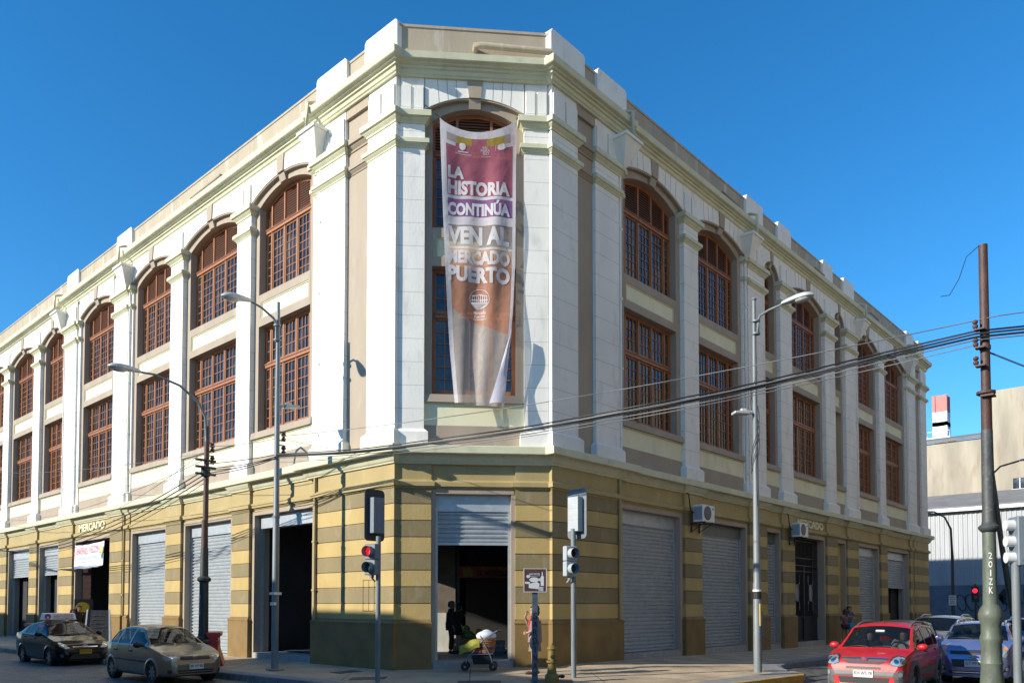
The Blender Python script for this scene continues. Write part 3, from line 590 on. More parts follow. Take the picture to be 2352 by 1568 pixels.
for i in range(n - 1):
    p, q = Vector(pz(i, 1)), Vector(pz(i+1, 1)); d = (q - p); d.z = 0; nn = Vector((d.y, -d.x, 0)).normalized()
    if nn.dot(Vector((p.x - KIN[i][0], p.y - KIN[i][1], 0))) < 0: nn = -nn
    L_ = d.length; m_ = max(1, int(L_ / 1.0)); mi = 1 if (7 <= i <= 13) else 0
    for k in range(m_):
        a = p + (q - p) * (k / m_ + .004); c = p + (q - p) * ((k+1) / m_ - .004)
        v = []
        for w in (a, c): v += [w - nn * .02, w + nn * .13, ]
        jit = random.uniform(-.004, .006)
        b.raw([(*(v[0].xy), ROADZ - .1), (*(v[2].xy), ROADZ - .1), (*(v[3].xy), ROADZ - .1), (*(v[1].xy), ROADZ - .1), (*(v[0].xy), v[0].z + .012 + jit), (*(v[2].xy), v[2].z + .012 + jit), (*(v[3].xy), v[3].z + .002 + jit), (*(v[1].xy), v[1].z + .002 + jit)],
              [(0,3,2,1),(4,5,6,7),(0,1,5,4),(1,2,6,5),(2,3,7,6),(3,0,4,7)], mi)
tag(b.build('kerb', [KERB, YEL], bevel=.012), 'granite kerb, painted worn yellow round the corner', 'kerb', kind='structure')
# metal covers let into the pavement
COV = mat('iron_cover', (.09, .095, .10), .6, metal=.3, var=.25, scale=8, bump=.4)
for k, (x, y, w, l, r) in enumerate([(-1.5, 1.9, .5, .8, .75), (-.9, 3.6, .45, .6, 1.5), (-1.9, .1, .6, .9, .75), (-.6, -.9, .7, .9, .75), (.7, -1.9, .5, .9, .75)]):
    b = MB(); b.box(-w/2, w/2, -l/2, l/2, -.05, .014); b.box(-w/2 - .03, w/2 + .03, -l/2 - .03, l/2 + .03, -.05, .010); o = b.build('utility_cover', COV); o.location = (x, y, -.02 - .02 * k if k in (2,) else -.035); o.rotation_euler = (0, 0, r)
    tag(o, ['square iron cover beside the left street doorway', 'small iron cover near the pole by the open doorway', 'iron cover beside the left traffic light', 'wide iron cover in front of the corner doorway', 'iron cover beside the yellow hydrant'][k], 'cover', 'covers in the pavement')
    pv_ = bpy.data.objects['pavement']; hit_ = BVHTree.FromPolygons([v.co for v in pv_.data.vertices], [tuple(q.vertices) for q in pv_.data.polygons]).ray_cast(Vector((x, y, 2)), Vector((0, 0, -1)))
    if hit_[0]: o.location.z = hit_[0].z - .002; nv = hit_[1] if hit_[1].z > 0 else -hit_[1]; o.rotation_euler = (Vector((0, 0, 1)).rotation_difference(nv).to_matrix() @ Matrix.Rotation(r, 3, 'Z')).to_euler()

# ------------------------------------------------------------------ houses across both streets (left ones throw the shade on the crossing, right ones are shaped for bounce light)
HOUSEM = [mat('facing_plaster_a', (.50, .45, .36), .8, var=.12, scale=1), mat('facing_plaster_b', (.42, .40, .37), .8, var=.12, scale=1), mat('facing_plaster_c', (.52, .40, .30), .8, var=.12, scale=1)]
def block(name, x0, x1, y0, y1, tops, m, lab, face):
    """plain town building; tops = [(pos along the street, height)] gives its skyline"""
    e = empty(name, ((x0+x1)/2, (y0+y1)/2, 0), 0, lab, 'building'); loc = Vector(e.location)
    b = MB(lambda x, y, z: (x - loc.x, y - loc.y, z))
    if face == 'x':
        ss = [q for q, h in tops]; hf = lambda s: float(np.interp(s, ss, [h for q, h in tops]))
        vs = [];
        for s_ in ss: vs += [(x0, s_, -.5), (x1, s_, -.5), (x1, s_, hf(s_)), (x0, s_, hf(s_))]
        fs = []
        for i in range(len(ss) - 1):
            for k in range(4): a = 4*i + k; c = 4*i + (k+1) % 4; fs.append((a, c, c + 4, a + 4))
        fs += [(3, 2, 1, 0), tuple(4*(len(ss)-1) + k for k in range(4))]
        b.add(vs, fs)
    else: b.box(x0, x1, y0, y1, -.5, tops[0][1])
    b.build('wall', m, e)
    H = min(h for q, h in tops)
    st = (y0, y1) if face == 'x' else (x0, x1); nw = int((st[1] - st[0]) / 3.2)
    for fl in range(max(1, int((H - 1) / 3.6))):
        for k in range(nw):
            q = st[0] + (k + .5) * (st[1] - st[0]) / nw; z = 1.0 + fl * 3.6
            w = MB(lambda x, y, z: (x - loc.x, y - loc.y, z))
            if face == 'x': w.box(x1 - .1, x1 + .05, q - .7, q + .7, z, z + 1.9); w.box(x1, x1 + .12, q - .8, q + .8, z - .1, z)
            else: w.box(q - .7, q + .7, y1 - .1, y1 + .05, z, z + 1.9); w.box(q - .8, q + .8, y1, y1 + .12, z - .1, z)
            w.build('window', GLASS, e)
    return e
block('corner_house', -30, -16, -14, 16.4, [(-14, 8.0), (7.0, 8.0), (8.4, 9.0), (13, 9.05), (16.4, 8.5)], HOUSEM[0], 'cream corner house across the left street', 'x')
block('town_house', -30, -16.2, 17, 30, [(17, 7.2), (30, 7.1)], HOUSEM[1], 'low grey house across the left street', 'x')
block('town_house', -30, -16.0, 30.4, 62, [(30.4, 8.75), (62, 8.75)], HOUSEM[2], 'tall salmon house across the left street', 'x')
block('town_house', -3, 34, -30, -16.5, [(0, 26)], mat('warm_bounce_plaster', (.74, .60, .43), .8, var=.1, scale=1), 'tall warm unseen house across the right street shaped to bounce light', 'y')  # unseen; height and warm walls chosen to block sky and bounce light
block('town_house', 34.5, 60, -30, -17, [(0, 18)], mat('facing_plaster_e', (.70, .60, .46), .8, var=.1, scale=1), 'cream house farther along the right street', 'y')  # unseen; carries the warm bounce wall on along the street

BDIM = mat('bounce_dimming_brown', (.12, .09, .06), .7, var=.2, scale=1)  # unseen dark lower storey, added to cut light bounced onto the market front
for hs in [o for o in bpy.data.objects if o.name.startswith('town_house') and o.location.y < -20]:
    w = MB(); hw_ = 18.4 if hs.location.x < 20 else 12.6; y_ = -hs.location.y - (16.5 if hs.location.x < 20 else 17)
    w.box(-hw_, hw_, y_ + .02, y_ + .2, -.5, 6.2); w.box(-hw_, hw_, y_, y_ + .9, 6.2, 6.5); w.build('bounce_dimming_storey', BDIM, hs)

# ------------------------------------------------------------------ far end of the right street
STAINW = mat('stained_beige_render', (.40, .35, .27), .85, var=.25, scale=.8, bump=.2, dirt=.7, dcol=(.30, .20, .12), stretch=5)
CORR = mat('white_sheet_cladding', (.36, .38, .40), .5, metal=.1, var=.12, scale=.8, dirt=.35, dcol=(.3, .3, .32), stretch=4)
ROOFM = mat('grey_fibre_roof', (.20, .20, .20), .85, var=.2, scale=.6, bump=.3, dirt=.3)
DARKW = mat('painted_dark_dado', (.13, .165, .21), .7, var=.3, scale=.8, dirt=.3, dcol=(.16, .2, .25))
e = empty('warehouse', (63, 0, 0), 0, 'low warehouse clad in white corrugated sheet at the end of the street', 'warehouse')
b = MB(); prof = []
y = -40.
while y < 45: prof += [(-.04, y), (-.04, y + .14), (0, y + .18), (0, y + .32)]; y += .36
b.add([(x, y, z) for x, y in prof for z in (3.4, 9.9)], [(2*i, 2*i+1, 2*i+3, 2*i+2) for i in range(len(prof) - 1)])
b.box(.05, 12, -40, 45, -.5, 9.8); b.build('cladding', CORR, e, recalc=False)
b = MB(); b.box(-.12, 0.04, -40, 45, -.5, 3.4); b.build('dado_wall', DARKW, e)
b = MB(); b.hexa([(-.4, -40, 9.9), (8, -40, 12.0), (8, 45, 12.0), (-.4, 45, 9.9), (-.4, -40, 10.2), (8, -40, 12.3), (8, 45, 12.3), (-.4, 45, 10.2)]); b.build('roof', ROOFM, e)
b = MB(); b.box(-.55, -.3, -40, 45, 9.75, 10.05); b.build('gutter', WPLAS, e)
GRAF = mat('black_spray_paint', (.015, .017, .02), .7)
def sign_verts(txt, w, h, bold=0): return fit_text(txt, w, h, bold)
vs, fs = fit_text('MAIL', 3.4, 1.3, .02); b = MB(); b.add([(-.135, -.2 - x, 2.4 + y) for x, y in vs], fs); b.build('graffiti', GRAF, e, recalc=False)
b = MB()
for k in range(5):
    y0 = 3.8 - k * .75; b.tube([(-.15, y0 + .4*cos(a*.9), 1.9 + .7*sin(a)) for a in [i*.35 for i in range(22)]], .03, 5)
b.build('graffiti', GRAF, e)
e = empty('stained_building', (78, 0, 0), 0, 'tall beige rendered building with brown stains and two small windows', 'building')
b = MB(); b.box(-6, 8, 3.5, 40, -.5, 17.6, 0); b.hexa([(-6.2, 3.5, 17.6), (8, 3.5, 20.5), (8, 40, 20.5), (-6.2, 40, 17.6), (-6.2, 3.5, 17.9), (8, 3.5, 20.8), (8, 40, 20.8), (-6.2, 40, 17.9)], 1)
b.box(-6.05, 8, -40, 3.5, -.5, 21.4, 0); b.box(-6.05, 8, -.2, 3.49, 21.4, 21.9, 0); b.box(-6.3, 8, -40, -.2, 21.4, 24.3, 0); b.box(-6.4, 8, -40.1, -.15, 24.3, 24.6, 0)
b.build('wall', [STAINW, ROOFM], e)
for yy, zz in ((.7, 12.9), (-3.35, 13.3)):
    w = MB(); w.box(-6.45, -6.0, yy - .55, yy + .55, zz - .5, zz + .5); f = w.build('window', GLASS, e); w = MB(); w.box(-6.5, -6.42, yy - .04, yy + .04, zz - .5, zz + .5); w.box(-6.52, -6.3, yy - .65, yy + .65, zz - .6, zz - .5); w.build('frame', WPLAS, f)
# striped port crane boom far behind
CRW = mat('crane_white', (.75, .74, .72), .5, var=.1, scale=.5); CRR = mat('crane_red', (.52, .13, .11), .5, var=.1, scale=.5)
e = empty('port_crane', (150, 17, 0), 0, 'red and white striped crane tower rising behind the stained building', 'crane')
p = at(2162, 950, x=150); b = MB(lambda x, y, z: (x - 150, y - 17, z))
zt = at(2165, 910, x=150).z; y0 = p.y; zs = [0, 36, zt - 5.8, zt - 3.1, zt]; hw = 1.0
for i in range(4):
    for sx, sy in ((-1, -1), (1, -1), (-1, 1), (1, 1)):
        b.box(150 + sx*hw - .25, 150 + sx*hw + .25, y0 + sy*hw - .25, y0 + sy*hw + .25, zs[i], zs[i+1] - .01, i % 2)
    b.box(150 - hw - .1, 150 + hw + .1, y0 - hw - .1, y0 + hw + .1, zs[i] + (0 if i else 20), zs[i+1] - .02, i % 2)
b.build('tower', [CRW, CRR], e)
b = MB(lambda x, y, z: (x - 150, y - 17, z)); b.box(147.5, 152, y0 - 2, y0 + 2, zt - 8.4, zt - 8.1); b.tube([(147.6, y0 + 1.9, zt - 8.2), (147.6, y0 + 1.9, zt - 7), (147.6, y0 - 1.9, zt - 7), (147.6, y0 - 1.9, zt - 8.2)], .08, 5); b.build('platform', CRW, e)
# ------------------------------------------------------------------ big banner on the corner
def onC(u, v, o):
    d = ray_dir(u, v); P0 = LP + CN * (o - .07); k = (P0 - CAM).dot(CN) / d.dot(CN); p = CAM + d * k
    return (p - LP).dot(CD), p.z
def cloth_mat(name, col, alpha=.8, rough=.45):
    m = bpy.data.materials.new(name); m.use_nodes = True; t = m.node_tree; N = t.nodes; L = t.links; b = N['Principled BSDF']; out = N['Material Output']
    b.inputs['Base Color'].default_value = (*col, 1); b.inputs['Roughness'].default_value = rough; b.inputs['Specular IOR Level'].default_value = .35
    tr = N.new('ShaderNodeBsdfTransparent'); tl = N.new('ShaderNodeBsdfTranslucent'); tl.inputs[0].default_value = (*col, 1)
    tc = N.new('ShaderNodeTexCoord'); n = N.new('ShaderNodeTexNoise'); n.inputs['Scale'].default_value = 3.5; n.inputs['Detail'].default_value = 7; L.new(tc.outputs['Object'], n.inputs[0])
    bp = N.new('ShaderNodeBump'); bp.inputs['Strength'].default_value = .55; bp.inputs['Distance'].default_value = .05; L.new(n.outputs[0], bp.inputs['Height']); L.new(bp.outputs[0], b.inputs['Normal'])
    m1 = N.new('ShaderNodeMixShader'); m1.inputs[0].default_value = .3; L.new(b.outputs[0], m1.inputs[1]); L.new(tl.outputs[0], m1.inputs[2])
    m2 = N.new('ShaderNodeMixShader'); m2.inputs[0].default_value = alpha; L.new(tr.outputs[0], m2.inputs[1]); L.new(m1.outputs[0], m2.inputs[2]); L.new(m2.outputs[0], out.inputs[0]); return m
BN = {'white': cloth_mat('banner_white', (.78, .74, .76), .82), 'crim': cloth_mat('banner_crimson', (.50, .15, .20), .80), 'purp': cloth_mat('banner_purple', (.32, .15, .34), .80), 'grey': cloth_mat('banner_grey', (.44, .37, .35), .62),
      'oran': cloth_mat('banner_orange', (.72, .40, .27), .74), 'terr': cloth_mat('banner_terracotta', (.64, .31, .19), .74), 'clear': cloth_mat('banner_sheer', (.60, .52, .46), .62), 'yell': cloth_mat('banner_yellow', (.50, .36, .05), .75), 'ink': cloth_mat('banner_ink', (.80, .77, .77), .93)}
BK = list(BN)
LEd = ([262, 330, 500, 700, 800, 925], [1010, 1012, 1018, 1027, 1033, 1044]); REd = ([262, 330, 600, 700, 760, 800, 928], [1187, 1187, 1184, 1179, 1174, 1169, 1157])
def ban_px(u, v):
    y = 262 + v * (926 - 262); xl, xr = np.interp(y, *LEd), np.interp(y, *REd); x = xl + (xr - xl) * u
    sag = (33 * (4 * u * (1 - u)) ** .8 + 5 * u) * max(0, 1 - v * 5.5) + 9 * u * min(1, v * 5)
    return x, y + sag
def ban(u, v, off=0):
    x, y = ban_px(u, v)
    o = .10 + .045 * sin(u * 9 + 1) * (.3 + v) + .03 * sin(u * 17 + v * 5) * min(1, v * 4) + .14 * v * v + .035 * sin(v * 14 + u * 3) + off
    t, z = onC(x, y, .25); return FC(t, o, z)
def zone(u, v):
    y = 262 + v * 664
    if y < 283: return 'white'
    if y < 306 and not (.08 > u or u > .93): return 'yell' if (.22 < u < .42 or .62 < u < .84) else ('crim' if .42 <= u < .62 else 'clear')
    if u < .075 or u > .955: return 'white'
    if y < 315: return 'white' if (u < .2 or u > .85) else 'crim'
    if y < 440: return 'crim'
    if y < 447: return 'white'
    if y < 489: return 'purp'
    if y < 508: return 'white'
    if y < 559: return 'grey'
    if y < 564: return 'white'
    if y < 602: return 'oran'
    yc = 690 + 72 * min(1, max(0, u - .03)) ** .55
    return 'terr' if y < yc else 'clear'
BE = empty('market_banner', FC(2.0, .2, 7.2), 0, 'tall translucent banner reading LA HISTORIA CONTINÚA hung over the corner windows', 'banner')
bo = Vector(BE.location)
def relE(f): return lambda *a: tuple(Vector(f(*a)) - bo)
nb_u, nb_v = 70, 270; vs = [tuple(Vector(ban(i / nb_u, j / nb_v)) - bo) for j in range(nb_v + 1) for i in range(nb_u + 1)]
b = MB()
for k_, nm in enumerate(BK):
    pass
fs = []; ms = []
for j in range(nb_v):
    for i in range(nb_u):
        a = j * (nb_u + 1) + i; fs.append((a, a + 1, a + nb_u + 2, a + nb_u + 1)); ms.append(BK.index(zone((i + .5) / nb_u, (j + .5) / nb_v)))
b.raw(vs, fs); b.m = ms
b.build('cloth', [BN[k] for k in BK], BE, smooth=180, recalc=False)
def ban_text(txt, x0, x1, y0, y1, bold=.035, name='lettering'):
    vs, fs = fit_text(txt, 1, 1, bold); P = []
    bm = bmesh.new(); bv = [bm.verts.new((x, y, 0)) for x, y in vs]
    for f in fs:
        try: bm.faces.new([bv[i] for i in f])
        except ValueError: pass
    bmesh.ops.triangulate(bm, faces=bm.faces)
    for _ in range(3):
        ln = [e_ for e_ in bm.edges if (((e_.verts[0].co.x - e_.verts[1].co.x) * (x1 - x0)) ** 2 + ((e_.verts[0].co.y - e_.verts[1].co.y) * (y1 - y0)) ** 2) ** .5 > 4]
        if not ln: break
        bmesh.ops.subdivide_edges(bm, edges=ln, cuts=1); bmesh.ops.triangulate(bm, faces=bm.faces)
    bm.verts.index_update(); vs = [(q.co.x, q.co.y) for q in bm.verts]; fs = [tuple(q.index for q in f.verts) for f in bm.faces]; bm.free()
    for x, y in vs:
        yy = (y0 + y1) / 2 - y * (y1 - y0); v = (yy - 262) / 664; xl, xr = np.interp(yy, *LEd), np.interp(yy, *REd); xx = (x0 + x1) / 2 + x * (x1 - x0)
        P.append(tuple(Vector(ban((xx - xl) / (xr - xl), v, .012)) - bo))
    b = MB(); b.raw(P, fs); return b.build(name, BN['ink'], BE, recalc=False)
for t_ in [('LA', 1029, 1066, 372, 401), ('HISTORIA', 1029, 1172, 405, 438), ('CONTINÚA', 1029, 1172, 449, 486), ('VEN AL', 1029, 1170, 512, 555), ('MERCADO', 1029, 1172, 568, 600), ('PUERTO', 1029, 1172, 605, 642)]: ban_text(*t_, bold=.05)
ban_text('Mercado', 1089, 1116, 705, 713, .01); ban_text('Puerto', 1090, 1114, 714, 721, .01); ban_text('VALPARAISO', 1087, 1117, 723, 727, .01)
ban_text('VAL', 1108, 1122, 306, 315, .0); ban_text('PARA', 1105, 1126, 315, 323, .0); ban_text('ISO', 1110, 1124, 323, 331, .0); ban_text('MUNICIPALIDAD', 1046, 1084, 333, 337, 0); ban_text('ALCALDIA', 1106, 1128, 335, 338, 0)
def ban_poly(polys, name):
    b = MB()
    for P in polys:
        V = []
        for x, y in P: xl, xr = np.interp(y, *LEd), np.interp(y, *REd); V.append(tuple(Vector(ban((x - xl) / (xr - xl), (y - 262) / 664, .012)) - bo))
        b.raw(V, [tuple(range(len(V)))])
    return b.build(name, BN['ink'], BE, recalc=False)
cx, cy, r_ = 1102, 678, 23
ring = [[(cx + r_ * cos(a), cy + r_ * sin(a)), (cx + r_ * cos(a + .21), cy + r_ * sin(a + .21)), (cx + (r_-1.3) * cos(a + .21), cy + (r_-1.3) * sin(a + .21)), (cx + (r_-1.3) * cos(a), cy + (r_-1.3) * sin(a))] for a in [2*pi*k/30 for k in range(30)]]
lg = [[(cx-18, cy-7), (cx, cy-12), (cx+18, cy-7), (cx+18, cy-5), (cx, cy-9), (cx-18, cy-5)], [(cx-19, cy+2), (cx, cy+1), (cx+19, cy+2), (cx+19, cy+4), (cx, cy+3.5), (cx-19, cy+4)]]
for q in (-17, -12, -7, -2.5, 1.5, 6, 11, 16): lg.append([(cx+q, cy-8.5+abs(q)*.15), (cx+q+1.6, cy-8.5+abs(q)*.15), (cx+q+1.6, cy+9), (cx+q, cy+9)])
lg.append([(cx + 21*cos(a), cy + 2 + 19*sin(a)) for a in [.35 + (pi-.7)*k/10 for k in range(11)]])
ban_poly(ring + lg, 'emblem')
ban_poly([[(1058, 303), (1067, 303), (1070, 309), (1069, 319), (1062, 325), (1056, 319), (1055, 309)], [(1052, 328), (1076, 327), (1076, 329.5), (1052, 330.5)]], 'crest')
ban_poly([[(1144, 309), (1149, 305), (1157, 304), (1161, 309), (1163, 316), (1158, 321), (1148, 321), (1143, 316)], [(1139, 306), (1139.8, 306), (1139.8, 322), (1139, 322)]], 'crest')
# loose lower right edge folded back over the cloth
b = MB(); n = 14; V = []
for i in range(n + 1):
    k = i / n; y = 752 + k * (926 - 752); xr = float(np.interp(y, *REd)); xl = xr - 34 * k ** 1.1; wv = .05 * sin(k * 7)
    for x, dz in ((xr + 1, .10), ((xl + xr) / 2, .2 + wv), (xl, .13)):
        t, z = onC(x, y + 3, .25); V.append(tuple(Vector(FC(t, .12 + .14 * k * k + dz, z)) - bo))
b.raw(V, [(3*i + j, 3*i + j + 1, 3*i + j + 4, 3*i + j + 3) for i in range(n) for j in range(2)])
b.build('folded_edge', cloth_mat('banner_back', (.62, .60, .68), .93), BE, smooth=180, recalc=False)
b = MB(); pa, pb = Vector(ban(0, 0)), Vector(ban(1, 0))
b.tube([tuple(pa - bo), tuple(Vector(FC(.75, .0, 15.0)) - bo)], .012, 5); b.tube([tuple(pb - bo), tuple(Vector(FC(3.4, .0, 14.9)) - bo)], .012, 5); b.build('tie_rope', IRON, BE)

# ------------------------------------------------------------------ welcome sheet over the left MERCADO door
WS = mat('white_sheet', (.74, .76, .78), .5, var=.05, scale=3)
e = empty('welcome_sheet', (-.12, 23.6, 3.9), 0, 'white printed sheet reading BIENVENIDOS WELCOME hung in the MERCADO doorway', 'banner')
b = MB(); n = 16; V = []
for i in range(n + 1):
    s_ = -1.72 + 3.44 * i / n
    for z in (.5, -.55): V.append((.03 * sin(i * .9) - (.05 if z < 0 else 0), s_, z - .05 * sin(pi * i / n) - .02 * i / n * 2))
b.raw(V, [(2*i, 2*i+1, 2*i+3, 2*i+2) for i in range(n)]); b.build('sheet', WS, e, smooth=180, recalc=False)
for tx, w_, h_, z, yy, mt, bd in (('BIENVENIDOS', 1.45, .3, .17, .68, mat('red_print', (.6, .04, .06), .6), .0), ('WELCOME', 1.05, .3, .19, -.72, mat('red_print', (0, 0, 0)), .0), ('FRUTAS Y VERDURAS  ABARROTES  COCINERIAS', 2.4, .11, -.16, .1, mat('blue_print', (.15, .4, .62), .6), 0), ('PUERTO DE VALPARAISO', 1.2, .07, -.33, .1, mat('grey_print', (.2, .22, .25), .6), 0)):
    vs, fs = fit_text(tx, w_, h_, bd); b = MB(); b.raw([(-.045 - .02, -x + yy, y + z) for x, y in vs], fs); b.build('lettering', mt, e, recalc=False)
for yy, z, r, c in ((-1.62, .12, .2, (.75, .6, .06)), (-1.6, -.12, .16, (.04, .2, .3)), (-1.52, .02, .1, (.4, .05, .03)), (1.6, .1, .07, (.6, .08, .03)), (1.6, -.1, .07, (.5, .05, .03)), (1.58, -.28, .06, (.65, .1, .05))):
    b = MB(); b.raw([(-.055 - r * .05, yy + r * cos(a) * .5, z + r * sin(a)) for a in [2*pi*k/14 for k in range(14)]], [tuple(range(14))]); b.build('printed_figure', mat('print_%d' % int(c[0]*100 + yy*10), c, .6), e, recalc=False)

# ------------------------------------------------------------------ air conditioners
def aircon(x, z, lab):
    e = empty('air_conditioner', (x, -.02, z), 0, lab, 'air conditioner', 'outdoor units on the right street front')
    b = MB(); b.box(0, .82, -.52, -.17, 0, .56); b.build('casing', WPLAS, e, bevel=.012)
    b = MB(); b.lathe((.33, -.535, .29), [(.225, .02), (.235, 0), (.21, -.012)], 24, axis='y')
    b.build('fan_ring', GREYP, e)
    b = MB(); b.add([(.33 + .2 * cos(2*pi*k/24), -.53, .29 + .2 * sin(2*pi*k/24)) for k in range(24)], [tuple(range(24))[::-1]]); b.build('fan_opening', BLACKP, e, recalc=False)
    b = MB()
    for k in range(-6, 7): b.box(.33 - sqrt(max(.001, .2**2 - (k*.03)**2)), .33 + sqrt(max(.001, .2**2 - (k*.03)**2)), -.545, -.54, .29 + k*.03 - .003, .29 + k*.03 + .003)
    b.build('fan_guard', GREYIRON, e)
    b = MB(); b.add([(.70 + .055 * cos(2*pi*k/16), -.524, .45 + .032 * sin(2*pi*k/16)) for k in range(16)], [tuple(range(16))[::-1]]); b.build('badge', mat('blue_badge', (.03, .06, .3), .4), e, recalc=False)
    b = MB()
    for k in range(9): b.box(-.004, .02, -.50 + .035*k, -.48 + .035*k, .06, .5)
    b.build('coil_side', mat('coil_blue_grey', (.10, .14, .18), .5, metal=.3), e)
    for q in (.15, .67):
        b = MB(); b.box(q - .02, q + .02, -.55, -.02, -.04, 0); b.hexa([(q-.018, -.5, -.04), (q+.018, -.5, -.04), (q+.018, -.46, -.04), (q-.018, -.46, -.04), (q-.018, -.05, -.3), (q+.018, -.05, -.3), (q+.018, -.02, -.3), (q-.018, -.02, -.3)]); b.box(q - .02, q + .02, -.05, .0, -.32, 0); b.build('bracket', RUST, e)
    b = MB(); b.tube([(.0, -.2, .3), (-.12, -.15, .35), (-.15, -.1, .9), (-.1, 0.05, 1.0)], .02, 6); b.build('hose', RUBBER, e)
aircon(10.13, 4.41, 'white air conditioner box between the first and second shutters of the shaded front')
aircon(18.05, 4.43, 'white air conditioner box beside the MERCADO lettering of the shaded front')

# ------------------------------------------------------------------ street lamps
LAMPG = mat('lamp_bowl_glass', (.45, .46, .44), .25, var=.1, scale=5); LAMPM = mat('lamp_shell', (.52, .54, .53), .5, metal=.2, var=.15, scale=8, dirt=.35, dcol=(.3, .3, .28))
def cobra(e, p, d, L=.85, name='lamp_head', tilt=0.):
    """lamp head at p pointing along unit d (both local)"""
    d = Vector(d).normalized(); sd = d.cross(Vector((0, 0, 1))).normalized(); up = sd.cross(d)
    def T(a, b, c): q = Vector(p) + d * a + sd * b + up * c; return tuple(q)
    prof = [(0, .05, .05), (.08, .075, .075), (.25, .11, .10), (.45, .155, .12), (.62, .165, .115), (.76, .13, .09), (.83, .07, .05), (.86, .01, .01)]
    b = MB(T); vs = []; n = 14
    for a, w, h in prof:
        for k in range(n):
            t = 2 * pi * k / n; c = sin(t) * h; vs.append((a * L / .86, cos(t) * w, c * (1.1 if c > 0 else .35)))
    fs = [(i*n+k, i*n+(k+1) % n, (i+1)*n+(k+1) % n, (i+1)*n+k) for i in range(len(prof)-1) for k in range(n)] + [tuple(range(n))]
    b.add(vs, fs); h = b.build(name, LAMPM, e, smooth=60)
    b = MB(T); vs = []; pr = [(.36, .05), (.42, .11), (.55, .135), (.68, .12), (.76, .05)]
    for a, w in pr:
        for k in range(9): t = pi + pi * k / 8; vs.append((a * L / .86, cos(t) * w, sin(t) * w * .62 - .02))
    b.add(vs, [(i*9+k, i*9+k+1, (i+1)*9+k+1, (i+1)*9+k) for i in range(len(pr)-1) for k in range(8)]); b.build('lamp_bowl', LAMPG, h, smooth=60)
def floodlight(e, p, d):
    d = Vector(d).normalized(); sd = d.cross(Vector((0, 0, 1))).normalized(); up = sd.cross(d)
    def T(a, b, c): return tuple(Vector(p) + d * a + sd * b + up * c)
    b = MB(T); b.box(0, .1, -.03, .03, -.05, .03); b.hexa([(.1, -.1, -.06), (.5, -.13, -.05), (.5, .13, -.05), (.1, .1, -.06), (.1, -.1, .03), (.5, -.13, .01), (.5, .13, .01), (.1, .1, .03)]); b.box(.16, .3, -.05, .05, .025, .09); b.build('led_lamp', LAMPM, e, bevel=.01)
def insul(e, x, y, z, n=2, dirx=-1):
    b = MB()
    for k in range(n):
        q = z - .36 * k; b.box(min(0, dirx*.25), max(0, dirx*.25), -.02, .02, q + .1, q + .13); b.box(min(0, dirx*.25), max(0, dirx*.25), -.02, .02, q - .13, q - .10)
        b.lathe((dirx*.2, 0, q), [(.03, -.11), (.06, -.09), (.06, -.04), (.035, -.03), (.035, .0), (.065, .02), (.065, .07), (.03, .1)], 10)
    o = b.build('insulator', RUST, e); return o
# new grey pole in front of the open doorway
e = empty('street_lamp', (-1.68, 5.73, -.06), 0, 'grey street lamp pole in front of the open left street doorway', 'street lamp')
b = MB(); b.tube([(0, 0, 0), (0, 0, 1.5), (0, 0, 4.1), (0, 0, 4.12), (0, 0, 7.2), (0, 0, 9.95)], [.096, .092, .086, .078, .068, .045], 14); b.lathe((0, 0, 4.1), [(.1, -.03), (.1, .03)], 14); b.build('pole', STEELP, e, smooth=40)
b = MB(); b.box(-.18, .18, -.18, .18, 0, .03); b.build('base_plate', CONC, e)
b = MB(); b.tube([(-.06, 0, 8.85), (-.06, 0, 9.35), (-.14, 0, 9.47), (-.5, 0, 9.66), (-.86, -.02, 9.74)], [.035, .035, .032, .03, .028], 8); b.lathe((-.03, 0, 9.3), [(.1, -.02), (.1, .02)], 10); b.lathe((-.03, 0, 8.9), [(.1, -.02), (.1, .02)], 10); b.build('arm', STEELP, e, smooth=40)
cobra(e, (-.82, -.02, 9.73), (-1, -.03, -.12)); floodlight(e, (.09, -.02, 7.13), (1, -.1, .12))
insul(e, 0, 0, 6.3, 2, 1)
b = MB(); b.box(-.115, .115, -.115, .115, 2.0, 2.07); b.build('sticker', WPLAS, e); b = MB(); b.box(-.118, -.04, -.118, .06, 1.72, 1.8); b.build('sticker', WPLAS, e)
# old dark pole behind the beige car
e = empty('street_lamp', (-2.2, 8.72, -.08), 0, 'old brown and green iron lamp pole beside the red barrier', 'street lamp')
b = MB(); b.tube([(0, 0, 3.4), (0, 0, 4.2), (.02, 0, 4.22), (.03, 0, 6.95)], [.095, .088, .075, .07], 12); b.build('upper_pole', RUST, e, smooth=40)
b = MB(); b.lathe((0, 0, 0), [(.24, 0), (.24, .3), (.2, .34), (.17, .7), (.22, .74), (.22, .8), (.15, .86), (.135, 1.0), (.125, 2.4), (.19, 2.45), (.19, 2.52), (.115, 2.58), (.105, 3.4), (.0, 3.41)], 16); b.build('cast_base', DPOLE, e, smooth=40)
b = MB(); b.tube([(.0, -.02, 6.5), (-.02, 0, 7.2), (-.25, 0, 7.62), (-.8, 0, 7.98), (-1.5, 0, 8.14), (-1.95, 0, 8.12)], [.045, .045, .04, .036, .032, .03], 8); b.build('arm', STEELP, e, smooth=40)
cobra(e, (-1.9, 0, 8.12), (-1, 0, -.02)); insul(e, 0, 0, 6.35, 2, 1)
b = MB()
for z in (5.55, 5.75, 5.95): b.box(-.3, .3, -.04, .04, z - .03, z + .03)
b.lathe((0, 0, 5.6), [(.12, -.12), (.13, .12)], 12); b.build('cable_clamp', IRON, e)
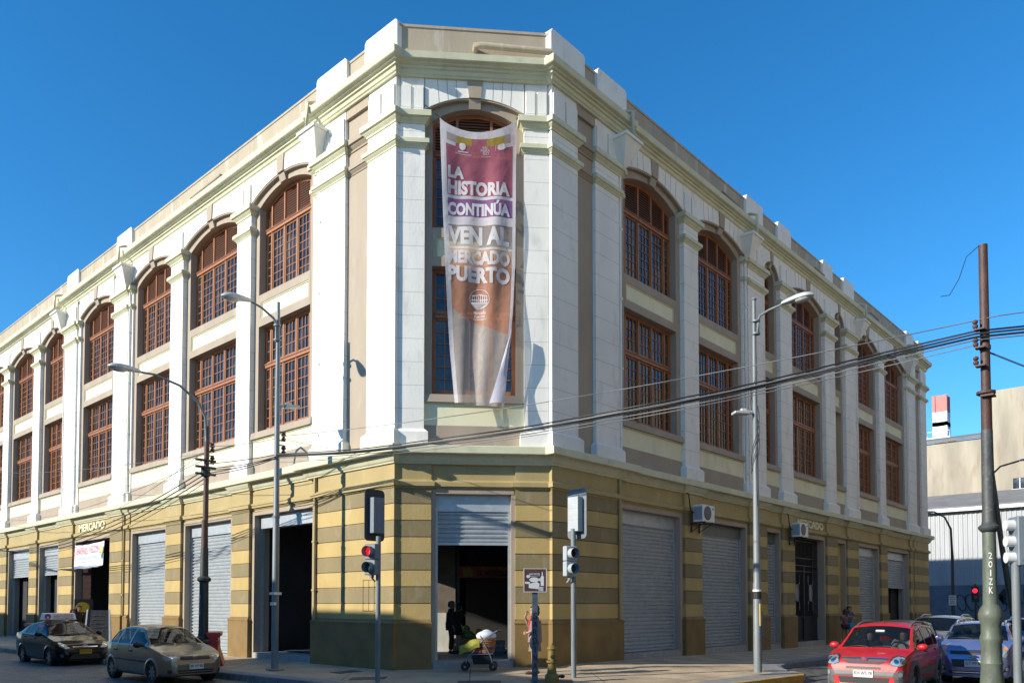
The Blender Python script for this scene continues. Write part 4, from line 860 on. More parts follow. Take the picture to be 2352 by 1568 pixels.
b = MB(); vs, fs = fit_text('M TC 15', .1, .6); b.raw([(-.132, -x * 1.0, 1.75 + y) for x, y in vs], fs); b.build('stencil', WPLAS, e, recalc=False)
# lamp on the sunlit corner
e = empty('street_lamp', (5.6, -4.5, .0), 0, 'grey street lamp standing on the sunlit kerb by the red car', 'street lamp')
b = MB(); b.tube([(0, 0, 0), (0, 0, 2.2), (0, 0, 2.22), (0, 0, 6), (0, 0, 9.35)], [.102, .095, .085, .062, .043], 14); b.lathe((0, 0, 9.35), [(.06, 0), (.07, .03), (.03, .07)], 10); b.build('pole', STEELP, e, smooth=40)
b = MB(); b.tube([(0, -.1, 8.45), (0, -.1, 8.8), (0, -.16, 8.92), (0, -.4, 9.0), (0, -.8, 9.07)], [.035, .035, .032, .03, .028], 8); b.lathe((0, -.05, 8.8), [(.1, -.02), (.1, .02)], 10); b.lathe((0, -.05, 8.48), [(.1, -.02), (.1, .02)], 10); b.build('arm', STEELP, e, smooth=40)
cobra(e, (0, -.72, 9.06), (0, -1, .03), .8); floodlight(e, (-.05, .05, 6.5), (-.75, .66, -.02))
b = MB(); b.lathe((0, 0, 2.0), [(.108, 0), (.108, .05)], 14); b.build('white_band', WPLAS, e)
b = MB(); b.lathe((0, 0, 1.82), [(.107, 0), (.107, .175)], 14); b.build('black_band', BLACKP, e)
b = MB(); b.box(-.06, .02, -.107, -.08, 1.15, 1.7); b.build('torn_poster', mat('ochre_paper', (.5, .35, .08), .7, dirt=.5, scale=14), e); b = MB(); b.box(.03, .08, -.11, -.06, .9, 1.5); b.build('torn_poster', mat('blue_paper', (.05, .2, .4), .7, dirt=.5, scale=14), e)
b = MB()
for k in range(3):
    ph = k * 2; b.tube([(.10 * cos(ph + i * .5), .10 * sin(ph + i * .5) , 4.6 + k * .35 + i * .17) for i in range(14)], .009, 5)
b.tube([(-.08, -.08, 5.4), (-.2, -.1, 5.0), (-.16, -.1, 4.4), (-.1, -.09, 4.1)], .009, 5); b.build('loose_wire', IRON, e)
# thick old pole at the right with cable brackets
e = empty('utility_pole', (1.17, -10.42, -.15), 0, 'thick rusty pole with green cast base carrying the cable bundle at right', 'pole')
b = MB(); b.tube([(0, 0, 5.15), (0, 0, 7.53)], [.07, .066], 18); b.lathe((0, 0, 4.55), [(.078, 0), (.077, .55), (.085, .57), (.135, .59), (.135, .63), (.07, .65)], 18); b.build('upper_pole', RUST, e, smooth=40)
b = MB(); b.lathe((0, 0, 0), [(.165, 0), (.165, .6), (.15, .85), (.16, .9), (.146, .95), (.144, 1.2), (.16, 1.25), (.16, 1.3), (.142, 1.36), (.14, 1.5), (.172, 1.60), (.176, 1.67), (.15, 1.75), (.108, 1.82), (.102, 2.1), (.093, 2.95)], 22); b.build('cast_base', GREENP, e, smooth=24)
b = MB(); b.lathe((0, 0, 2.95), [(.095, 0), (.12, .02), (.15, .06), (.15, .09), (.105, .13), (.092, .2), (.088, 1.0), (.082, 1.62)], 20); b.build('middle_pole', mat('weathered_dark_paint', (.06, .066, .066), .55, var=.25, scale=8, bump=.2, dirt=.45, dcol=(.22, .2, .17)), e, smooth=40)
b = MB(); b.box(-.15, .05, -.13, .05, 5.08, 5.11); b.build('bracket_plate', RUST, e)
b = MB(); b.lathe((0, 0, 5.85), [(.082, 0), (.082, .06)], 16); b.build('collar', RUST, e)
for z in (5.66, 5.95, 6.24): b = MB(); b.box(-.18, -.05, -.03, .11, z - .1, z - .075); b.lathe((-.15, .1, z), [(.012, -.09), (.04, -.05), (.04, -.015), (.018, 0), (.04, .02), (.04, .05), (.012, .07)], 10); b.build('insulator', RUST, e)
vs = []; b = MB(); z = 3.0 - 1.0
for i, ch in enumerate('2o1ZK'):
    v_, f_ = fit_text(ch, .016 if ch == '1' else .05, .10, .006); zc = 2.58 - i * .135
    a0 = atan2(CAM.y - (-10.42), CAM.x - 1.17) + .1
    b.raw([((.110 - .009*(zc-1.9)) * cos(a0 + x / .1), (.110 - .009*(zc-1.9)) * sin(a0 + x / .1), zc + y) for x, y in v_], f_)
b.build('graffiti', WPLAS, e, recalc=False)
b = MB(); b.tube([(-.04, .04, 7.53), (-.16, .2, 7.35), (-.22, .3, 7.0), (-.3, .42, 6.75), (-.42, .52, 6.72)], .006, 5); b.build('loose_wire', IRON, e)
# far lamp and leaning pole
e = empty('street_lamp', (45, .25, ROADZ), 0, 'thin curved dark street lamp in front of the white warehouse', 'street lamp')
b = MB(); b.tube([(0, 0, 0), (0, 0, 5.2), (0, .05, 7.0), (0, .4, 7.8), (0, 1.0, 8.2)], [.12, .09, .07, .055, .05], 8); b.build('pole', DPOLE, e, smooth=40); cobra(e, (0, .95, 8.2), (0, 1, -.05), .8)
b = MB(); b.box(-.16, -.12, -.22, .22, 1.95, 2.6); nbd = b.build('notice_board', WPLAS, e); b = MB()
for k, w_ in enumerate((.15, .18, .12, .16)): b.box(-.165, -.16, -w_, w_, 2.46 - .13*k, 2.51 - .13*k)
b.build('faded_writing', mat('faded_ink', (.2, .2, .22), .7, dirt=.6, scale=20, dcol=(.7, .7, .68)), nbd)
e = empty('utility_pole', (38.5, -3.5, -.15), 0, 'dark leaning pole with a lamp arm behind the thick rusty pole', 'pole')
b = MB(); b.tube([(.2, -.9, 0), (0, -.3, 5), (0, 0.2, 10.2)], [.2, .15, .12], 10); b.build('pole', DPOLE, e, smooth=40); b = MB(); b.tube([(0, .1, 9.3), (0, -.3, 9.7), (0, -1.2, 9.9)], .05, 8); b.build('arm', DPOLE, e, smooth=40); cobra(e, (0, -1.2, 9.9), (0, -1, .03), .9)

# ------------------------------------------------------------------ traffic lights
REDL = emit('red_lamp_lit', (.9, .02, .03), .55); GRNL = mat('green_lens_off', (.012, .07, .06), .25); REDO = mat('red_lens_off', (.07, .012, .012), .25)
TLG = mat('signal_grey', (.17, .20, .235), .45, var=.1, scale=4, dirt=.3, dcol=(.12, .13, .14)); TLD = mat('signal_back_dark', (.03, .036, .042), .5, var=.2, scale=4, dirt=.4, dcol=(.1, .11, .12)); VISW = mat('visor_white', (.66, .67, .67), .4)
def rot2(a): return lambda x, y, z: (x * cos(a) - y * sin(a), x * sin(a) + y * cos(a), z)
def rrect(w, h, r, n=5):
    P = []
    for cx_, cy_, a0 in ((w/2-r, h/2-r, 0), (-w/2+r, h/2-r, pi/2), (-w/2+r, -h/2+r, pi), (w/2-r, -h/2+r, 1.5*pi)):
        P += [(cx_ + r*cos(a0 + pi/2*k/n), cy_ + r*sin(a0 + pi/2*k/n)) for k in range(n+1)]
    return P
def main_head(e, z0, face, dark, off=(0, 0), hous=None):
    """three lens signal; face = direction (angle) it shows its lenses to"""
    R = rot2(face - pi/2); T = lambda x, y, z: (R(x, y, z)[0] + off[0], R(x, y, z)[1] + off[1], z)
    b = MB(T); P = rrect(.56, 1.18, .1); n = len(P); b.add([(x, .14, z0 + .59 + z) for x, z in P] + [(x, .165, z0 + .59 + z) for x, z in P], [tuple(range(n)), tuple(range(2*n-1, n-1, -1))] + [(i, i+n, (i+1) % n + n, (i+1) % n) for i in range(n)])
    bb = b.build('backboard', TLD if dark else mat('signal_back_grey', (.13, .15, .165), .5, var=.2, scale=4, dirt=.4, dcol=(.3, .31, .32)), e)
    b = MB(T); b.hexa([(-.15, -.02, z0 + .17), (.15, -.02, z0 + .17), (.17, .14, z0 + .17), (-.17, .14, z0 + .17), (-.15, -.02, z0 + .98), (.15, -.02, z0 + .98), (.17, .14, z0 + .98), (-.17, .14, z0 + .98)])
    for q in (.44, .71): b.box(-.155, .155, -.024, .1, z0 + q - .006, z0 + q + .006)
    b.build('housing', hous or TLG, e, bevel=.012)
    for k in range(3):
        b = MB(T); zc = z0 + .3 + k * .28
        b.add([(.105*cos(a), .17 + (0 if j == 0 else .16), zc + .105*sin(a)) for j in range(2) for a in [-.5 + (pi + 1.0)*i/14 for i in range(15)]], [(i, i+1, i+16, i+15) for i in range(14)]); b.build('visor', VISW, e, recalc=False)
        b = MB(T); b.ball((0, .175, zc), (.1, .03, .1), 12, 6, 0); b.build('lens', (GRNL, REDO, REDO)[k], e)
def ped_head(e, z0, face, off, red, rear=TLG):
    R = rot2(face - pi/2); T = lambda x, y, z: (R(x, y, z)[0] + off[0], R(x, y, z)[1] + off[1], z)
    b = MB(T); b.box(-.15, .15, -.08, .08, z0, z0 + .345); b.box(-.15, .15, -.08, .08, z0 + .355, z0 + .70); b.build('pedestrian_housing', rear, e, bevel=.015)
    for k, m_ in ((0, GRNL), (1, red)):
        zc = z0 + .175 + .355 * k; b = MB(T); b.add([(.12*cos(a), .075 + (0 if j == 0 else .15 + .0*sin(a)), zc + .12*sin(a)) for j in range(2) for a in [2*pi*i/20 for i in range(20)]], [(i, (i+1) % 20, (i+1) % 20 + 20, i + 20) for i in range(20)]); b.build('visor', rear, e, recalc=False)
        b = MB(T); b.ball((0, .082, zc), (.112, .02, .112), 14, 6); b.build('lens', m_, e)
    b = MB(T); b.box(-.03, .03, -.05, .05, z0 - .06, z0); b.tube([(0, 0, z0 - .05), (off[0]*-0, -.12, z0 - .14)], .02, 6); b.build('bracket', rear, e)
e = empty('traffic_light', (-1.89, 1.04, -.08), 0, 'left traffic light with black backboard and a red pedestrian lamp lit', 'traffic light')
b = MB(); b.tube([(0, 0, 0), (0, 0, 3.3)], .056, 12); b.build('pole', STEELP, e, smooth=40); main_head(e, 3.2, pi/2, True); ped_head(e, 2.42, radians(196), (-.14, .06), REDL)
e = empty('traffic_light', (1.55, -1.87, -.05), 0, 'right traffic light with grey backboard beside the yellow hydrant', 'traffic light')
b = MB(); b.tube([(0, 0, 0), (0, 0, 3.5)], .062, 12); b.build('pole', STEELP, e, smooth=40); main_head(e, 3.27, 0, False, hous=mat('signal_pale', (.40, .43, .45), .45, var=.1, scale=4)); ped_head(e, 2.38, radians(-108), (-.16, -.02), REDO, mat('signal_pale', (.40, .43, .45), .45, var=.1, scale=4))
e = empty('traffic_light', (2.33, -10.57, -.15), 0, 'grey traffic light with white visors at the right edge beside the rusty pole', 'traffic light')
b = MB(); b.tube([(0, 0, 0), (0, 0, 2.6)], .066, 12); b.build('pole', STEELP, e, smooth=40)
b = MB(rot2(radians(35))); b.box(-.15, .19, -.12, .02, 2.46, 3.28); b.build('housing', TLG, e, bevel=.015)
for k in range(3):
    b = MB(rot2(radians(35))); b.lathe((0, .02, 2.60 + .27*k), [(.09, 0), (.09, .13)], 18, axis='y'); b.build('visor', VISW, e)
e = empty('traffic_light', (36.2, -2.9, -.15), 0, 'small far traffic light with its red lamp lit by the leaning pole', 'traffic light')
b = MB(); b.tube([(0, 0, 0), (0, 0, 3.0)], .06, 8); b.build('pole', DPOLE, e); b = MB(); b.box(-.1, .1, -.18, .18, 2.0, 2.85); b.build('housing', BLACKP, e)
b = MB(); b.ball((-.1, 0, 2.62), (.05, .13, .13)); b.build('lens', emit('red_lamp_far', (.95, .02, .04), 1.2), e); b = MB(); b.ball((-.1, 0, 2.22), (.05, .13, .13)); b.build('lens', GRNL, e)

# ------------------------------------------------------------------ brown sign, hydrant
e = empty('tourist_sign', (-2.13, -3.84, -.15), radians(-39), 'square brown pictogram sign on a dark graffitied post by the lady', 'sign')
POSTM = mat('dark_blue_post', (.11, .135, .17), .5, metal=.3, var=.3, scale=9, dirt=.5, dcol=(.16, .17, .18))
b = MB(); b.box(-.05, .05, -.03, .03, 0, 2.08); b.build('post', POSTM, e)
BRN = mat('brown_sign_paint', (.13, .045, .03), .45, var=.1, scale=6, dirt=.15, dcol=(.2, .12, .1))
b = MB(); b.box(-.215, .215, -.05, -.032, 2.04, 2.48); b.build('panel', BRN, e, bevel=.004)
b = MB()
for q in ((-.212, .212, -.055, -.05, 2.465, 2.476), (-.212, .212, -.055, -.05, 2.044, 2.055), (-.212, -.202, -.055, -.05, 2.055, 2.465), (.202, .212, -.055, -.05, 2.055, 2.465)): b.box(*q)
b.build('border', WPLAS, e)
b = MB(); Y_ = -.054
b.add([(x, Y_, 2.26 + z) for x, z in [(.10, -.1), (.16, -.1), (.16, .06), (.14, .09), (.14, .15), (.12, .15), (.12, .09), (.10, .06)]], [tuple(range(8))])
b.add([(-.02 + .09*cos(a), Y_, 2.27 + .045*sin(a)) for a in [2*pi*k/16 for k in range(16)]], [tuple(range(16))]); b.add([(.05, Y_, 2.27), (.1, Y_ , 2.31), (.095, Y_, 2.24)], [(0, 1, 2)])
b.add([(x, Y_, z) for x, z in [(-.12, 2.12), (.06, 2.1), (.08, 2.2), (.03, 2.23), (-.06, 2.21), (-.12, 2.2)]], [tuple(range(6))]); b.add([(x, Y_, z) for x, z in [(-.19, 2.2), (-.1, 2.19), (-.1, 2.23), (-.19, 2.235)]], [(0, 1, 2, 3)])
b.add([(-.13 + .035*cos(a), Y_, 2.33 + .03*sin(a)) for a in [2*pi*k/12 for k in range(12)]], [tuple(range(12))]); b.build('pictogram', WPLAS, e, recalc=False)
b = MB(); b.add([(x, Y_ - .002, z) for x, z in [(-.11, 2.325), (.08, 2.335), (.08, 2.39), (-.11, 2.385)]], [(0, 1, 2, 3)]); b.build('sticker', mat('grey_sticker', (.5, .5, .52), .5, dirt=.5, scale=30), e, recalc=False); b = MB(); b.add([(x, Y_ - .002, z) for x, z in [(.06, 2.07), (.15, 2.06), (.15, 2.14), (.06, 2.15)]], [(0, 1, 2, 3)]); b.build('sticker', mat('grey_sticker', (.5, .5, .52), .5, dirt=.5, scale=30), e, recalc=False)
b = MB(); v_, f_ = fit_text('eduds', .15, .04, .01); b.add([(-.015 + x, Y_ - .005, 2.36 + y) for x, y in v_], f_); b.build('scrawl', GRAF, e, recalc=False)
for i, ch in enumerate('SARDINAWWWW'):
    b = MB(); v_, f_ = fit_text(ch, .018 if ch == 'I' else .075, .115, .005); b.add([(x, -.034, 1.62 - i * .152 + y) for x, y in v_], f_); b.build('graffiti', GRAF, e, recalc=False)
e = empty('fire_hydrant', (.41, -2.15, -.12), 0, 'old yellow cast iron fire hydrant on the corner pavement', 'hydrant')
YH = mat('hydrant_yellow', (.21, .135, .02), .5, var=.25, scale=7, bump=.3, dirt=.5, dcol=(.12, .09, .05))
b = MB(); b.lathe((0, 0, 0), [(.21, 0), (.21, .06), (.17, .09), (.165, .28), (.14, .32), (.115, .34), (.10, .46), (.088, .62), (.088, .64), (.0, .65)], 18); b.build('stand', YH, e, smooth=35)
b = MB(); b.lathe((0, 0, .62), [(.12, 0), (.125, .02), (.125, .05), (.098, .06), (.096, .33), (.115, .34), (.122, .36), (.115, .38), (.09, .42), (.06, .455), (.025, .47), (.022, .5), (.0, .505)], 16); b.build('barrel', YH, e, smooth=35)
a_ = atan2(CAM.y + 2.15, CAM.x - .41) + .15
b = MB(lambda x, y, z: rot2(a_)(x, y, z)); b.lathe((.09, 0, .78), [(.05, 0), (.05, .05), (.036, .055)], 14, axis='x'); b.build('outlet', IRON, e)
b = MB(rot2(a_ + 1.5)); b.lathe((.1, 0, .26), [(.03, 0), (.035, .1), (.05, .11), (.05, .16), (.02, .2)], 12, axis='x'); b.build('side_cap', IRON, e)
for k in range(6): b = MB(rot2(k * pi/3)); b.lathe((.11, 0, .60), [(.014, 0), (.014, .1)], 6); b.build('bolt', IRON, e)

e.scale = (.95, .95, .84)

# ------------------------------------------------------------------ chalk board and red barriers
e = empty('chalk_board', (-1.0, 19.95, -.05), 0, 'black chalk sandwich board with white frame outside the MERCADO doorway', 'sandwich board')
CHALK = mat('chalk_black', (.045, .05, .05), .8, var=.3, scale=3, dirt=.3, dcol=(.12, .12, .12))
for sg in (-1, 1):
    b = MB(lambda x, y, z: (x * 1.0, y, z)); d0, d1 = sg * .42, sg * .03
    b.hexa([(-.43, d0 - .01, .3), (.43, d0 - .01, .3), (.43, d0 + .01, .3), (-.43, d0 + .01, .3), (-.37, d1 - .01, 1.52), (.37, d1 - .01, 1.52), (.37, d1 + .01, 1.52), (-.37, d1 + .01, 1.52)]); b.build('board', CHALK, e)
    for q in (-1, 1): b = MB(); q0, q1 = q*.46, q*.385; b.hexa([(q0-.025, d0*1.25 - .02, 0), (q0+.025, d0*1.25 - .02, 0), (q0+.025, d0*1.25 + .02, 0), (q0-.025, d0*1.25 + .02, 0), (q1-.025, d1 - .02, 1.55), (q1+.025, d1 - .02, 1.55), (q1+.025, d1 + .02, 1.55), (q1-.025, d1 + .02, 1.55)]); b.build('leg', WPLAS, e)
b = MB()
for i in range(5): b.tube([(-.26 + .06*k + random.uniform(-.03, .03), -.42 - .02 + (1.3 - i*.15 - .3)*.32, 1.3 - i*.15 + random.uniform(-.03, .03)) for k in range(9)], .007, 4)
b.build('chalk_writing', mat('pink_chalk', (.16, .11, .12), .9), e)
e.rotation_euler = (0, 0, radians(-25))
def barrier(loc, rz, lab):
    e = empty('plastic_barrier', loc, rz, lab, 'barrier', 'red plastic road barriers')
    b = MB(); pr = [(-.3, 0), (.3, 0), (.26, .12), (.14, .5), (.13, .82), (.2, .86), (.2, .98), (-.2, .98), (-.2, .86), (-.13, .82), (-.14, .5), (-.26, .12)]
    n = len(pr); xs_ = [-.75, -.70, .70, .75]; sc = [.9, 1, 1, .9]
    b.add([(x, y * s_, z) for x, s_ in zip(xs_, sc) for y, z in pr], [(i*n+k, i*n+(k+1) % n, (i+1)*n+(k+1) % n, (i+1)*n+k) for i in range(3) for k in range(n)] + [tuple(range(n))[::-1], tuple(3*n + k for k in range(n))]); b.build('body', REDPL, e, bevel=.015)
    for q in (-.35, .35): b = MB(); b.box(q - .18, q + .18, -.145, .145, .60, .72); b.build('slot', mat('slot_pale', (.2, .2, .26), .5), e)
barrier((-1.75, 8.95, -.1), radians(60), 'red plastic barrier behind the beige hatchback'); barrier((-1.9, 23.0, -.1), radians(85), 'near one of two red plastic barriers behind the black taxi'); barrier((-1.75, 24.9, -.1), radians(95), 'farther one of two red plastic barriers behind the black taxi')

# ------------------------------------------------------------------ overhead cables
CAB = mat('cable_black', (.018, .019, .02), .5, var=.2, scale=20); CABG = mat('cable_grey', (.16, .165, .17), .5, var=.2, scale=20)
def cable(p, q, sag, r, lab, m=CAB, group='overhead cables', n=28, tw=0):
    p, q = Vector(p), Vector(q); pts = []
    for i in range(n + 1):
        k = i / n; w = p.lerp(q, k); w.z -= sag * 4 * k * (1 - k); w.z += tw * sin(k * 21); w.x += tw * cos(k * 17); pts.append(tuple(w))
    b = MB(); b.tube(pts, r, 6); o = b.build('overhead_cable', m, smooth=60); return tag(o, lab, 'cable', group)
A, B_ = (1.02, -10.3, 5.93), (-1.72, 5.6, 5.66)
off = [(0, 0, .05), (.03, 0, .02), (-.03, .0, .0), (.02, 0, -.03), (-.02, 0, -.05), (.0, 0, -.08)]
RL = (3.0, -18.0, 6.0)
for i, o_ in enumerate(off):
    lab = 'strand of the thick black cable bundle between the rusty pole and the grey lamp pole'
    cable(Vector(A) + Vector(o_) * 1.1, Vector(B_) + Vector(o_) * .8, .34 + .02 * (i % 3), .015 if i < 4 else .010, lab, CAB if i % 2 == 0 else CABG, 'cable bundle along the corner', tw=.012)
    cable(Vector(A) + Vector(o_) * 1.1, Vector(RL) + Vector(o_), .12, .015 if i < 4 else .010, 'strand of the cable bundle leaving the picture at the right edge', CAB if i % 2 == 0 else CABG, 'cable bundle at the right edge', 10)
cable((1.15, -10.62, 6.19), (-1.6, 5.6, 6.22), .22, .009, 'thin single wire above the cable bundle crossing the right street windows', CABG); cable((1.15, -10.62, 6.19), (3.1, -18, 6.5), .1, .009, 'thin single wire running off above the bundle at right', CABG, n=8)
cable((1.0, -10.3, 5.75), (-1.66, 5.6, 5.5), .34, .008, 'thin single wire hanging just under the bundle', CABG)
cable((1.2, -10.46, 5.66), (2.6, -14.6, 3.4), .1, .014, 'slack blue cable sloping down to the right from the rusty pole', mat('cable_blue', (.03, .07, .13), .5), n=12)
D_ = Vector((-2.2, 8.72, 5.6))
for i, o_ in enumerate(off[:5]): cable(Vector(B_) + Vector(o_), D_ + Vector((o_[0]*3, .05, o_[2]*3.4)), .03 + .05 * (i % 3), .012, 'short strand between the two poles of the left street', CAB, 'strands between the two left poles', 10)
for i in range(4):
    q = at(0, 1258, x=-1.6); cable(D_ + Vector((.05*i - .1, 0, -.06 - .09*i)), q + Vector((.06*i, 2, .05*i)), .75 + .09*i, .016 if i < 3 else .009, 'strand of the sagging bundle along the left street front', CAB, 'cable bundle along the left street', 24, .01)
q = at(0, 1085, x=-1.2); cable(D_ + Vector((0, 0, .5)), q, .2, .008, 'thin wire from the old pole high along the left street windows', CABG, n=16)
q = at(0, 1195, x=-.8); cable(D_ + Vector((-.1, 0, .25)), q, .5, .009, 'thin wire from the old pole to the left above the ledge', CABG, n=16)
q = at(0, 1240, x=-.5); cable(D_ + Vector((-.2, 0, .4)), (-.35, 21.5, 5.4), .15, .009, 'service wire from the old pole to the ledge over the MERCADO door', CABG, n=12)
cable((-1.6, 5.75, 6.2), (-2.1, 8.72, 6.3), .06, .009, 'thin upper wire between the two left poles', CABG, n=8); cable((-1.55, 5.6, 6.15), (-.36, 4.0, 5.75), .03, .008, 'service wire from the grey lamp pole to the corner ledge', CABG, n=8)
# ------------------------------------------------------------------ cars: a lofted shell cut into body, doors and glass
def paint(name, col, rough=.28, metal=.35, dirt=.0):
    m = mat(name, col, rough, metal=metal, var=.04, scale=2, spec=.3 if col[0] < .03 else .5, coat=.0 if col[0] < .03 else .35, dirt=dirt, dcol=(.2, .18, .15)); return m
CARGL = bpy.data.materials.new('car_glass'); CARGL.use_nodes = True
def _cg():
    t = CARGL.node_tree; N = t.nodes; L = t.links; b = N['Principled BSDF']; b.inputs['Base Color'].default_value = (.012, .016, .018, 1); b.inputs['Roughness'].default_value = .03; b.inputs['Specular IOR Level'].default_value = .8
    tr = N.new('ShaderNodeBsdfTransparent'); tr.inputs[0].default_value = (.55, .62, .62, 1); mx = N.new('ShaderNodeMixShader'); mx.inputs[0].default_value = .45
    L.new(tr.outputs[0], mx.inputs[1]); L.new(b.outputs[0], mx.inputs[2]); L.new(mx.outputs[0], N['Material Output'].inputs[0])
_cg()
CHROME = mat('chrome', (.7, .7, .71), .12, metal=1, var=.03); LAMPC = mat('headlight_glass', (.36, .38, .40), .10, metal=.35, var=.3, scale=9, coat=1); TAILR = mat('tail_lamp_red', (.35, .01, .015), .15)
AMBER = mat('amber_lens', (.7, .25, .03), .2); RIMM = mat('alloy_rim', (.33, .34, .35), .35, metal=.8, var=.1); PLATEW = mat('plate_white', (.74, .75, .74), .4); PLATEY = mat('plate_yellow', (.62, .36, .02), .4); PINK = mat('plate_ink', (.03, .03, .035), .5); SEATM = mat('car_seat', (.045, .05, .06), .8)
def smooth1(x, y, s):
    d = np.linspace(x[0], x[-1], 600); v = np.interp(d, x, y); k = max(1, int(s / (d[1] - d[0]))); w = np.hanning(2*k + 3)[1:-1]; w /= w.sum()
    vp = np.concatenate([2*v[0] - v[k:0:-1], v, 2*v[-1] - v[-2:-k-2:-1]]); return d, np.convolve(vp, w, 'valid')
def car(P, loc, heading, label, group=None, cat='car'):
    """local frame: front at x=0, tail at x=L, y to the car's left when looking forward is -y... ; z=0 on the road"""
    Lc, Wd, belt = P['L'], P['W'] / 2, P['belt']; fine = P.get('fine', .022)
    xs0 = np.array([p[0] for p in P['top']]); zs0 = np.array([p[1] for p in P['top']]); TD, TV = smooth1(xs0, zs0, P.get('sm', .07)); ztop = lambda x: float(np.interp(x, TD, TV))
    F = P.get('front', [(0, .60), (.04, .74), (.12, .86), (.3, .95), (.6, .99), (.9, 1)]); R = P.get('rear', [(0, .74), (.05, .84), (.2, .93), (.5, .98), (.9, 1)])
    wv = lambda x: Wd * float(np.interp(x, [p[0] for p in F], [p[1] for p in F])) * float(np.interp(Lc - x, [p[0] for p in R], [p[1] for p in R]))
    sill = lambda x: float(np.interp(x, [0, .25, .6, Lc - .6, Lc - .2, Lc], [P.get('lip', .24), .19, .2, .2, .24, .32]))
    X = sorted(set([0, .006, .015, .03, .05, .075, .105] + list(np.arange(.14, Lc - .14, fine)) + [Lc - q for q in (0, .006, .015, .03, .05, .075, .105)] + [q + d for q in P['gaps'] for d in (-.005, .005)]))
    NA, NB, NCc = 20, 12, 14
    def section(x):
        w, zt, zs = wv(x), ztop(x), sill(x); zt = max(zt, zs + .12); zb = min(belt + P.get('wedge', .03) * (x / Lc), zt - .012); h = zt - zb; mid = zs + .58 * (zb - zs)
        cr = .012 + .05 * min(1, h / .35); wr = max(.2, w * .955 - .03 - P.get('tumble', .36) * h); wr = min(wr, w * .94)
        pa = [(w * .90, zs), (w * .965, zs + .05), (w * .985, zs + .3 * (mid - zs)), (w, mid), (w * .992, mid + .5 * (zb - mid)), (w * .975, zb - .045), (w * .958, zb)]
        S = np.array([0, .1, .3, .55, .78, .93, 1]); ts = np.linspace(0, 1, NA + 1)
        ya, za = np.interp(ts, S, [p[0] for p in pa]), np.interp(ts, S, [p[1] for p in pa])
        k = np.array([.25, .5, .25]); ya[1:-1] = np.convolve(ya, k, 'valid'); za[1:-1] = np.convolve(za, k, 'valid')
        pts = list(zip(ya, za)); ts = np.linspace(0, 1, NB + 1)[1:]
        bul = .018 * min(1, h / .3)
        pts += [(w * .958 + (wr - w * .958) * t + bul * sin(pi * t), zb + (zt - cr - zb) * t) for t in ts]
        ts = np.linspace(0, 1, NCc + 1)[1:]; pts += [(wr * (1 - t), zt - cr * (1 - (sin(pi / 2 * min(1, t * 1.0)) ** .8))) for t in ts]
        return pts
    G = [section(x) for x in X]; M = len(G[0]); nX = len(X)
    e = empty(P['name'], loc, heading, label, cat, group)
    def vid(i, j, s): return (i * M + j) if (s > 0 or j == M - 1) else nX * M + i * M + j
    V = [(X[i], G[i][j][0], G[i][j][1]) for i in range(nX) for j in range(M)] + [(X[i], -G[i][j][0], G[i][j][1]) for i in range(nX) for j in range(M)]
    V = [(-(x), y, z) for x, y, z in V]        # nose towards +x
    wheels = [(P['fx'], P['wr']), (P['rx'], P['wr'])]
    out = {}
    w0, w1 = P['ws']; r0, r1 = P['rs']
    for i in range(nX - 1):
        xm = (X[i] + X[i+1]) / 2; zt = ztop(xm); zb = G[i][NA][1]; h = zt - zb
        for j in range(M - 1):
            zm = (G[i][j][1] + G[i][j+1][1]) / 2; k = 'body'
            if j < NA:
                if any((xm - c) ** 2 + (zm - P['wr']) ** 2 < (r_ + P.get('arch', .05)) ** 2 for c, r_ in wheels): continue
                gap = any(abs(xm - q) < .005 for q in P['gaps'])
                if gap and zm > .27 and j < NA: continue
                if P.get('doors') and zm > .26:
                    for d, (a, c) in enumerate(P['doors']):
                        if a < xm < c: k = 'door%d' % d
                if P.get('clad') and zm < P['clad'] : k = 'clad'
            elif j < NA + NB:
                if h > .12 and 1 <= j - NA < NB - 1 and any(a < xm - .0 * zm < c for a, c in P['side']): k = 'side_glass%d' % [q for q, (a, c) in enumerate(P['side']) if a < xm < c][0]
            else:
                if w0 < xm < w1 and j - NA - NB >= 1: k = 'windscreen'
                if r0 < xm < r1 and j - NA - NB >= 1: k = 'rear_window'
                if xm < w0 - .05 and P.get('bonnet', .12) < xm and j - NA - NB >= 2: k = 'bonnet'
            for s in (1, -1):
                kk = k + ('' if k in ('body', 'windscreen', 'rear_window', 'bonnet') else ('_l' if s > 0 else '_r'))
                q = (vid(i, j, s), vid(i+1, j, s), vid(i+1, j+1, s), vid(i, j+1, s)); out.setdefault(kk, []).append(q if s < 0 else q[::-1])
    # end caps
    for i, fl in ((0, False), (nX - 1, True)):
        for j in range(M - 1):
            q = (vid(i, j, 1), vid(i, j+1, 1), vid(i, j+1, -1), vid(i, j, -1)); out['body'].append(q[::-1] if fl else q)
    pm = P['paint']; objs = {}
    full = MB(); full.raw(V, [f for k in out for f in out[k]]); bvh = BVHTree.FromPolygons([Vector(v) for v in full.v], full.f)
